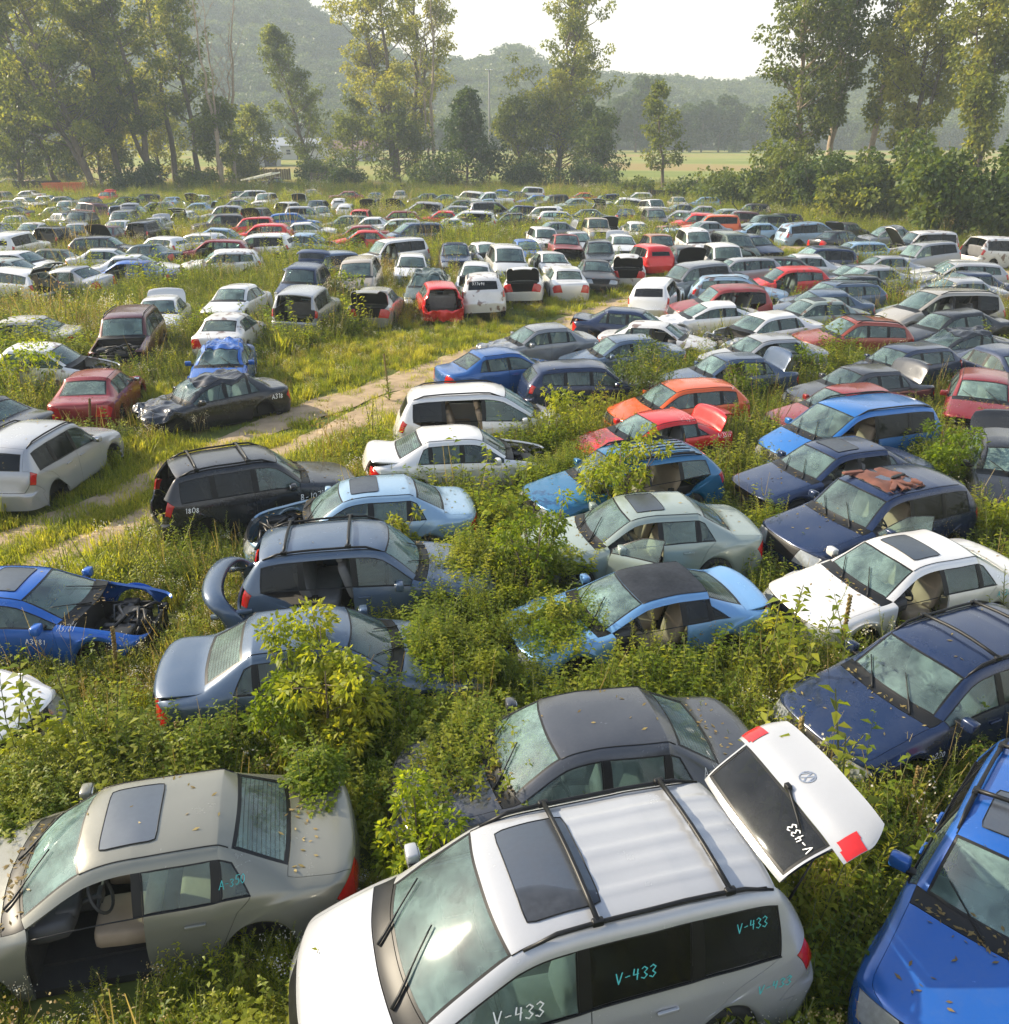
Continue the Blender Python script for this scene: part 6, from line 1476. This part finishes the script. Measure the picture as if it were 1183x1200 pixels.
# ------------------------------------------------------------------ tall trees
def tall_tree(name, label, x, y, h, lean, prof, nb, nl, ll, seed, stems=1, m='leaf_tree', rad=None, bare=0., group=None, barkm='bark', h0=.12, clump=1.5, up=.8):
    """prof: [(height fraction, crown radius m)]; lean: sideways offset of the tip in metres (x, y)"""
    r_ = random.Random(seed); root = bpy.data.objects.new(name, None); COL.objects.link(root); root.location = (x, y, gz(x, y)-.2); tag(root, label, 'tree', group)
    b = MB(); cs = []; rad = rad or h*.016
    pr = lambda f: float(np.interp(f, [q[0] for q in prof], [q[1] for q in prof]))
    for s in range(stems):
        sx, sy = (0, 0) if s == 0 else (r_.uniform(-.1, .1)*h, r_.uniform(-.06, .06)*h); f0 = 0 if s == 0 else r_.uniform(.03, .2); hh = h*(1 if s == 0 else r_.uniform(.75, .98))
        n = 12; ax = []
        for k in range(n+1):
            f = f0+(1-f0)*k/n if s else k/n
            g = (f-f0)/(1-f0) if s else 0
            ax.append(Vector((lean[0]*f**1.15+sx*g**.7+r_.gauss(0, .006)*h*(k > 0), lean[1]*f+sy*g**.7+r_.gauss(0, .006)*h*(k > 0), hh*f if s == 0 else (h*f0+(hh-h*f0)*g))))
        rr = [rad*(1 if s == 0 else .62)*(1-.93*(k/n))**.9*(1.35 if k == 0 and s == 0 else 1)+.02 for k in range(n+1)]
        b.tube(ax, rr, 7)
        def at(f):
            q = f*n; i = min(int(q), n-1); return ax[i].lerp(ax[i+1], q-i)
        nbs = int(nb*(.85 if x < -70 else .66))//stems
        for k in range(nbs):
            f = h0+(1-h0)*((k+r_.random())/nbs)**.9
            if s and f < f0+.05: continue
            L_ = pr(f)*r_.uniform(.55, 1.15)
            if L_ < .4: continue
            p0 = at(max(0, f-.25*L_*up/h)); a = r_.uniform(0, 6.28); p1 = p0+Vector((math.cos(a)*L_, math.sin(a)*L_, L_*up*r_.uniform(.5, 1.3))); mid = p0.lerp(p1, .5)+Vector((0, 0, -.08*L_))
            br = rad*.22*(1-f*.6)*min(1, L_/4); b.tube([p0, mid, p1], [br+.03, br*.6+.02, .015], 5)
            for q in range(3):
                c0 = p0.lerp(p1, r_.uniform(.4, .9)); c1 = c0+Vector((r_.gauss(0, .3), r_.gauss(0, .3), r_.uniform(.1, .5)))*L_*.7; b.tube([c0, c1], [.04, .012], 4)
                if r_.random() > bare: cs.append((*c0.lerp(c1, .8), clump*r_.uniform(.35, .85)))
            if r_.random() > bare:
                cs.append((*p1, clump*r_.uniform(.45, .95))); cs.append((*mid.lerp(p1, .5), clump*r_.uniform(.4, .85)))
    link('trunk', b.mesh('trunk', [M[barkm]]), root)
    if cs and nl:
        nl = int(nl*(1.9 if x < -70 else 1.4)); V = crown_blob(nl, cs, ll*.9, .8, .2); link('crown', fast_mesh('crown', V, len(V)//4, [M[m]]), root)
    return root
for a, kw in TREES: tall_tree(*a, **kw)

def copy_tree(o, loc, rz, sc, label):
    r = o.copy(); COL.objects.link(r); r.location = loc; r.rotation_euler = (0, 0, rz); r.scale = sc; r['label'] = label
    for ch in o.children:
        c = ch.copy(); COL.objects.link(c); c.parent = r
    return r
# thicket of shrubs below the tall trees
def shrub(name, label, x, y, h, w, n, m, seed, group, ll=.42):
    r_ = random.Random(seed); root = bpy.data.objects.new(name, None); COL.objects.link(root); root.location = (x, y, gz(x, y)-.1); tag(root, label, 'shrub', group); b = MB(); cs = []
    for k in range(9):
        a = r_.uniform(0, 6.28); q = w*.5*math.sqrt(r_.random()); t = Vector((math.cos(a)*q, math.sin(a)*q, h*r_.uniform(.45, 1)*(1-.35*(q/(w*.5))**2))); b.tube([(0, 0, 0), t*.5+Vector((0, 0, .4)), t], [.12, .07, .02], 5)
        for z in range(5):
            f = r_.uniform(.2, 1.); cs.append((*(t*f+Vector((r_.gauss(0, .11)*w, r_.gauss(0, .11)*w, 0))), w*r_.uniform(.10, .2)))
    link('trunk', b.mesh('trunk', [M['bark']]), root); V = crown_blob(n, cs, ll, .8, .3); link('crown', fast_mesh('crown', V, n, [M[m]]), root); return root
SH = None
for i, (x, y, h, w, label, kind) in enumerate(SHRUBS):
    shrub('shrub', label, x, y, h, w, int(1500+130*h*w**.7), kind, 40+i, 'shrubs of the thicket and tree line')

# ------------------------------------------------------------------ wooded hills, far trees
def ridge(px): return float(np.interp(px, [p_[0] for p_ in RIDGE], [p_[1] for p_ in RIDGE]))
def hill(x, y):
    px = 591.5+x*1.45*750/max(y, 300.); e = (170-ridge(px))/1.45+7.35-13
    t = max(0, min(1, (y-470)/270.)); t = t*t*(3-2*t)
    return gz(x, y)*(1-t)+e*t+6*t*noise.noise(Vector((x*.012, y*.012, 0)))
xs = np.linspace(-760, 760, 90); ys = np.linspace(440, 1000, 40); V = [(x, y, hill(x, y)-(.5 if y < 460 else 0)) for y in ys for x in xs]; n = len(xs); F = [(j*n+i, j*n+i+1, (j+1)*n+i+1, (j+1)*n+i) for j in range(len(ys)-1) for i in range(n-1)]
b = MB(); b.add(V, F); tag(link('hills', b.mesh('hills', [simple('forest_floor', (.03, .05, .018), .95, scale=.02)])), kind='structure')
WC = bpy.data.collections.new('crown_kinds')
for k in range(3):
    r_ = random.Random(k); cs = [(0, 0, 7, 4)]+[(r_.gauss(0, 2.6), r_.gauss(0, 2.6), r_.uniform(4, 11.5), r_.uniform(1.4, 2.6)) for _ in range(16)]; V = crown_blob(900, cs, 1.25, .8, .3); o = bpy.data.objects.new('woodland_crown.%d' % k, fast_mesh('woodland_crown', V, 900, [M['leaf_far']])); WC.objects.link(o)
P = []; Rr = []; Sc = []; Ix = []
for _ in range(9000):
    y = 470+rd.random()**1.3*380; x = rd.uniform(-.72, .72)*y
    P.append((x, y, hill(x, y)-1)); Rr.append((0, 0, rd.uniform(0, 6.28))); s = rd.uniform(.7, 1.35); Sc.append((s*1.1, s*1.1, s)); Ix.append(rd.randrange(3))
tag(scatter('hillside_forest', P, Rr, Sc, Ix, WC), kind='stuff')
first = None
for i, (x, y, h, label) in enumerate(FARTREES):
    if i < 4:
        t = tall_tree('tree', label, x, y, 14, (0, 0), [(0, 2), (.2, 4.5), (.5, 5.5), (.8, 4), (1, 1.)], 40, 2600, 1.0, 90+i, 2, 'leaf_far', group='trees along the far side of the meadow', clump=2.0, h0=.05, up=.5); t.scale = (h/14,)*3
        first = (first or [])+[t]
    else: copy_tree(first[i % 4], (x, y, gz(x, y)-.3), i*1.7, (h/14*1.05, h/14*1.05, h/14), label)

# ------------------------------------------------------------------ buildings and odd things at the edge of the yard
def gable(name, label, x, y, w, d, hw, hr, rz, wallm, roofm, nwin, cat='building', door=True):
    root = bpy.data.objects.new(name, None); COL.objects.link(root); root.location = (x, y, gz(x, y)-.2); root.rotation_euler.z = R(rz); tag(root, label, cat)
    b = MB(); a, c = w/2, d/2; b.add([(-a,-c,0),(a,-c,0),(a,c,0),(-a,c,0),(-a,-c,hw),(a,-c,hw),(a,c,hw),(-a,c,hw),(-a,0,hw+hr),(a,0,hw+hr)], [(0,1,5,4),(2,3,7,6),(1,2,6,9,5),(3,0,4,8,7)]); link('wall', b.mesh('wall', [wallm], False), root)
    b = MB(); e = .5; k = hr/c
    for s in (-1, 1): b.add([(-a-e, s*(c+e), hw-k*e+.05), (a+e, s*(c+e), hw-k*e+.05), (a+e, 0, hw+hr+.05), (-a-e, 0, hw+hr+.05), (-a-e, s*(c+e), hw-k*e+.3), (a+e, s*(c+e), hw-k*e+.3), (a+e, 0, hw+hr+.3), (-a-e, 0, hw+hr+.3)], [(0,1,2,3),(4,5,6,7),(0,1,5,4),(0,3,7,4),(1,2,6,5)])
    link('roof', b.mesh('roof', [roofm], False), root)
    for q in range(nwin):
        b = MB(); xx = -a+w*(q+.8)/(nwin+.6); b.hard((xx, -c-.03, hw*.55), (1.3, .08, 1.4)); b.hard((xx, -c-.06, hw*.55), (1.5, .05, .1), 1); f = link('window', b.mesh('window', [M['dark_glass'], M['chalkW']], False), root)
    if door: b = MB(); b.hard((a*.55, -c-.04, hw*.4), (3.2, .1, hw*.8)); link('door', b.mesh('door', [M['dash']], False), root)
wall_w = simple('pale_siding', (.38, .38, .36), .8, var=.12); roof_g = simple('grey_metal_roof', (.26, .28, .3), .5, var=.2); roof_r = simple('red_brown_roof', (.17, .10, .075), .7)
for a in BUILDINGS: gable(*a[:9], {'w': wall_w}[a[9]], {'g': roof_g, 'r': roof_r}[a[10]], a[11])
def bin_(name, label, x, y, rz, L_, W_, Hh, m):
    root = bpy.data.objects.new(name, None); COL.objects.link(root); root.location = (x, y, gz(x, y)); root.rotation_euler.z = R(rz); tag(root, label, 'dumpster'); b = MB(); t = .1; e = .35
    b.hard((0, 0, .25), (L_, W_, .1))
    for s in (-1, 1):
        b.add([(-L_/2, s*W_/2, .2), (L_/2, s*W_/2, .2), (L_/2+e, s*W_/2, Hh), (-L_/2-e, s*W_/2, Hh), (-L_/2, s*(W_/2-t), .2), (L_/2, s*(W_/2-t), .2), (L_/2+e, s*(W_/2-t), Hh), (-L_/2-e, s*(W_/2-t), Hh)], [(0,1,2,3),(4,5,6,7),(3,2,6,7),(0,3,7,4),(1,2,6,5)])
        b.add([(s*L_/2, -W_/2, .2), (s*L_/2, W_/2, .2), (s*(L_/2+e), W_/2, Hh), (s*(L_/2+e), -W_/2, Hh)], [(0,1,2,3)])
    link('tub', b.mesh('tub', [m], False), root); b = MB()
    for q in range(7): xx = -L_/2+L_*(q+.5)/7; b.hard((xx, -W_/2-.06, Hh*.55), (.12, .1, Hh*.8)); 
    b.hard((0, -W_/2-.07, Hh-.05), (L_+.6, .12, .14)); link('rib', b.mesh('rib', [m], False), root)
    for sx in (-1, 1):
        for sy in (-1, 1): b = MB(); b.lathe([(.001, -.08), (.16, -.08), (.16, .08), (.001, .08)], 12, 'y', 0, (sx*L_*.38, sy*W_*.4, .14)); link('wheel', b.mesh('wheel', [M['rubber']]), root)
bin_('dumpster', 'orange open-topped dumpster under the leaning trees', *DUMP[0], 12, 5.2, 2.4, 1.9, simple('orange_bin_paint', (.55, .13, .03), .6, var=.4)); bin_('dumpster', 'dark brown roll-off dumpster left of the orange dumpster', *DUMP[1], 22, 6.4, 2.4, 2.0, simple('brown_bin_paint', (.04, .032, .028), .7, var=.4))
bin_('dumpster', 'long low dark open container by the meadow edge', *DUMP[2], -4, 9., 2.4, 1.5, simple('black_bin_paint', (.03, .028, .028), .7))
x, y = MAST; root = bpy.data.objects.new('light_mast', None); COL.objects.link(root); root.location = (x, y, gz(x, y)); tag(root, 'thin pale light mast rising behind the trees', 'mast')
b = MB(); b.tube([(0, 0, 0), (0, 0, 13), (0, 0, 26)], [.4, .32, .22], 8); link('pole', b.mesh('pole', [M['seat_grey']]), root)
for s in (-1, 1): b = MB(); b.box((s*.7, 0, 26.1), (.9, .6, .35)); b.tube([(0, 0, 25.8), (s*.7, 0, 26)], .07, 5); link('lamp_head', b.mesh('lamp_head', [M['chrome']]), root)
for i, (x, y, rz, label) in enumerate(FENCES):
    root = bpy.data.objects.new('board_fence', None); COL.objects.link(root); root.location = (x, y, gz(x, y)); root.rotation_euler.z = R(rz); tag(root, label, 'fence'); b = MB()
    for q in range(18): b.hard((-4.5+q*.52, 0, 1.1+.05*math.sin(q*3.)), (.46, .05, 2.2))
    link('board_panel', b.mesh('board_panel', [M['bark']], False), root)
    for q in range(4): b = MB(); b.hard((-4.4+q*2.9, .1, 1.2), (.15, .15, 2.5)); link('post', b.mesh('post', [M['bark']], False), root)
x, y = TRAILER; root = bpy.data.objects.new('flatbed_trailer', None); COL.objects.link(root); root.location = (x, y, gz(x, y)); root.rotation_euler.z = R(150); tag(root, 'pale ladder-frame trailer leaning with its drawbar up at the back of the yard', 'trailer')
b = MB(); tilt = np.array(Matrix.Rotation(R(10), 3, 'Y'))
for s in (-1, 1): b.hard((0, s*1.1, 1.5), (9, .16, .25), 0, tilt)
for q in range(10): b.hard(tuple(tilt @ np.array((-4.2+q*.93, 0, 0))+np.array((0, 0, 1.5))), (.14, 2.2, .16), 0, tilt)
link('frame', b.mesh('frame', [M['chalkW']], False), root)
for s in (-1, 1): b = MB(); b.lathe([(.001, -.12), (.4, -.12), (.42, 0), (.4, .12), (.001, .12)], 16, 'y', 0, (-1.2, s*1.3, .45)); link('wheel', b.mesh('wheel', [M['rubber']]), root)
b = MB()
for i, (x, y) in enumerate(TYRES):
    root = bpy.data.objects.new('tyre_stack', None); COL.objects.link(root); root.location = (x, y, 0); tag(root, TYRE_LABELS[i], 'tyres', 'stacks of old tyres at the back of the yard')
    for q in range(5 if i % 2 else 4): o = link('tyre', wheel_meshes(.33)[0], root, (.06*math.sin(q*2.+i), .06*math.cos(q*3.), .11+q*.21), (R(90), 0, q*.7))
    if i == 0: pass
for row in CAR_TABLE: make_car(*row)
# paint-marker stock numbers, written where the photograph shows them
LFT = dict(dirv=(-1, 0, 0), upv=(0, 0, 1)); RGT = dict(dirv=(1, 0, 0), upv=(0, 0, 1))
def num(key, text, x, y, z, size, m='chalkW', d=None, u=None, **k):
    d = d or ((-1, 0, 0) if y > 0 else (1, 0, 0)); chalk(key, text, (x, y, z), d, u or (0, 0, 1), size, m, **k)
num('van433', 'V-433', .50, .8, 1.16, 0.065); num('van433', 'V-433', -.52, .8, 1.24, 0.056, 'chalkT'); num('van433', 'V-433', -1.62, .8, 1.40, 0.046, 'chalkT'); num('van433', 'V-433', -1.80, .9, .80, 0.053, 'chalkT'); num('van433', '433', -.60, .95, .66, 0.056)
pt = TY['M']; hg = (pt['xrh']+.085, pt['H']-.105, 1.60); gate = part_of('van433', 'tailgate')
num('van433', 'V-433', -2.5, .63, 1.36, 0.046, d=(0, -1, 0), u=(.3, 0, 1), part=gate, xfv=hg)
num('van433', '@', -2.6, .07, .92, .085, 'chrome', d=(0, -1, 0), part=gate, xfv=hg, name='round_emblem', wid=.07)
num('bluesuv', 'A3371', 1.02, .30, 1.2, 0.062, d=(1, 0, 0), u=(0, 1, 0))
num('rx', 'A-3220', .86, .52, 1.08, 0.043, d=(-.3, .55, 0.434) if 0 else (-.55, .2, 0.465), u=(-.5, -.6, 0.310)) if 0 else None
num('rx', 'A-3220', 1.05, .9, .60, 0.053); num('cobalt', 'A3781', .62, -.8, .84, 0.043); num('cobalt', 'A3781', .15, -.9, .66, 0.053)
num('gsedan', 'A-3719', -1.40, .7, 1.04, 0.046); num('sonata', 'A-350', -1.02, .75, 1.08, 0.040, 'chalkT'); num('forester', 'A3263', -2.2, .22, 1.42, 0.053, 'chalkY', d=(0, -1, 0))
num('suzuki', 'B-1074', .55, -.95, .78, 0.074); num('suzuki', 'A-1808', -1.95, -.8, 1.30, 0.050, d=(0, 0, -1), u=(1, 0, 0)) if 0 else num('suzuki', '1808', -1.72, -.8, .92, 0.056)
num('sienna', 'V-517', -1.6, .9, .72, 0.081); num('sienna', 'V-517', -.6, .95, .62, 0.081); num('sorento', 'B-1042', .8, .95, .60, 0.062); num('eclr', 'A-3375', -.62, .7, 1.27, 0.046); num('eclr', 'A-3375', -1.5, .8, .86, 0.050)
num('vibe', 'A-3295', -1.35, .7, 1.36, 0.046); num('impala', 'A-3181', -1.7, .9, .70, 0.074) if 0 else num('impala', 'A318', -1.6, .9, .72, 0.074); num('camry', 'A-3302', -1.3, .9, .80, 0.056, 'chalkT'); num('kia', '577494', -2.3, .42, 1.38, 0.068, d=(0, -1, 0))
num('lexus', 'A-326', -1.45, .8, .92, 0.043, 'chalkT')
# ------------------------------------------------------------------ air, light, camera
def haze_box():
    m, nt, out = mat('hazy_air'); v = nd(nt, 'ShaderNodeVolumePrincipled'); v.inputs['Color'].default_value = (.80, .91, 1., 1); v.inputs['Density'].default_value = HAZE; v.inputs['Anisotropy'].default_value = .0
    nt.links.new(v.outputs[0], out.inputs['Volume'])
    b = MB(); b.hard((0, 455, 90), (2000, 1200, 190)); o = link('haze', b.mesh('haze', [m], False)); tag(o, kind='stuff')
HAZE = .0005; EXPO = 1.12
haze_box()
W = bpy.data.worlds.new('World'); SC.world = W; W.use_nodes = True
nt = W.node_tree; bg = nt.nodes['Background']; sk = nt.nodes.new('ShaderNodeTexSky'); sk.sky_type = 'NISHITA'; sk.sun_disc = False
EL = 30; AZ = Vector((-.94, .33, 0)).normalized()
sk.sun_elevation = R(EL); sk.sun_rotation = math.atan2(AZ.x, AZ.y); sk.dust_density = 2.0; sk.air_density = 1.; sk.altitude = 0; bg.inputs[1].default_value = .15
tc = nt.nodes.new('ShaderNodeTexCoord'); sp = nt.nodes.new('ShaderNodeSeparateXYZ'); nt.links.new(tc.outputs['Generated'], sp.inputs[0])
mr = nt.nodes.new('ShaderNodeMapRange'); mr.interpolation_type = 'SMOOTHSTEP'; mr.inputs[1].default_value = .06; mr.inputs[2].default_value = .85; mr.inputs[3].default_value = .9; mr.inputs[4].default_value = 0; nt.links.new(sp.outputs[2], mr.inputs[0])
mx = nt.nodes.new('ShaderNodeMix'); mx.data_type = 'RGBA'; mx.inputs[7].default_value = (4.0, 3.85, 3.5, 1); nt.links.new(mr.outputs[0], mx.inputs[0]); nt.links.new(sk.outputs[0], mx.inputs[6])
cr = nt.nodes.new('ShaderNodeValToRGB'); el = cr.color_ramp.elements; el[0].position = 0; el[0].color = (3.7, 3.35, 2.75, 1); el[1].position = .42; el[1].color = (4.8, 4.75, 4.6, 1); x_ = el.new(.15); x_.color = (3.7, 3.4, 2.9, 1)  # cream sky; upper band, out of view, brightened as added fill for the shadows
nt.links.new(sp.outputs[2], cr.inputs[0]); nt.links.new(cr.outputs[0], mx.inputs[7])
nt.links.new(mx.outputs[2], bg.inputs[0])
ld = bpy.data.lights.new('sun', 'SUN'); ld.energy = 4.9; ld.angle = R(.8); ld.color = (1, .87, .66); lo = bpy.data.objects.new('sun', ld); COL.objects.link(lo)
sd = AZ*math.cos(R(EL))+Vector((0, 0, math.sin(R(EL)))); lo.rotation_euler = sd.to_track_quat('Z', 'Y').to_euler()
cd = bpy.data.cameras.new('camera'); cam = bpy.data.objects.new('camera', cd); COL.objects.link(cam); SC.camera = cam
cam.location = (0, 0, 7.349); cam.rotation_euler = (R(90-23.268), 0, 0); cd.sensor_fit = 'HORIZONTAL'; cd.sensor_width = 36; cd.lens = 36*1000/1183; cd.clip_end = 5000; cd.clip_start = .1
SC.view_settings.view_transform = 'Standard'; SC.view_settings.look = 'None'; SC.view_settings.exposure = EXPO
cy = SC.cycles; cy.use_denoising = True; cy.max_bounces = 8; cy.diffuse_bounces = 3; cy.glossy_bounces = 3; cy.transmission_bounces = 4; cy.transparent_max_bounces = 16; cy.volume_bounces = 1; cy.sample_clamp_indirect = 6
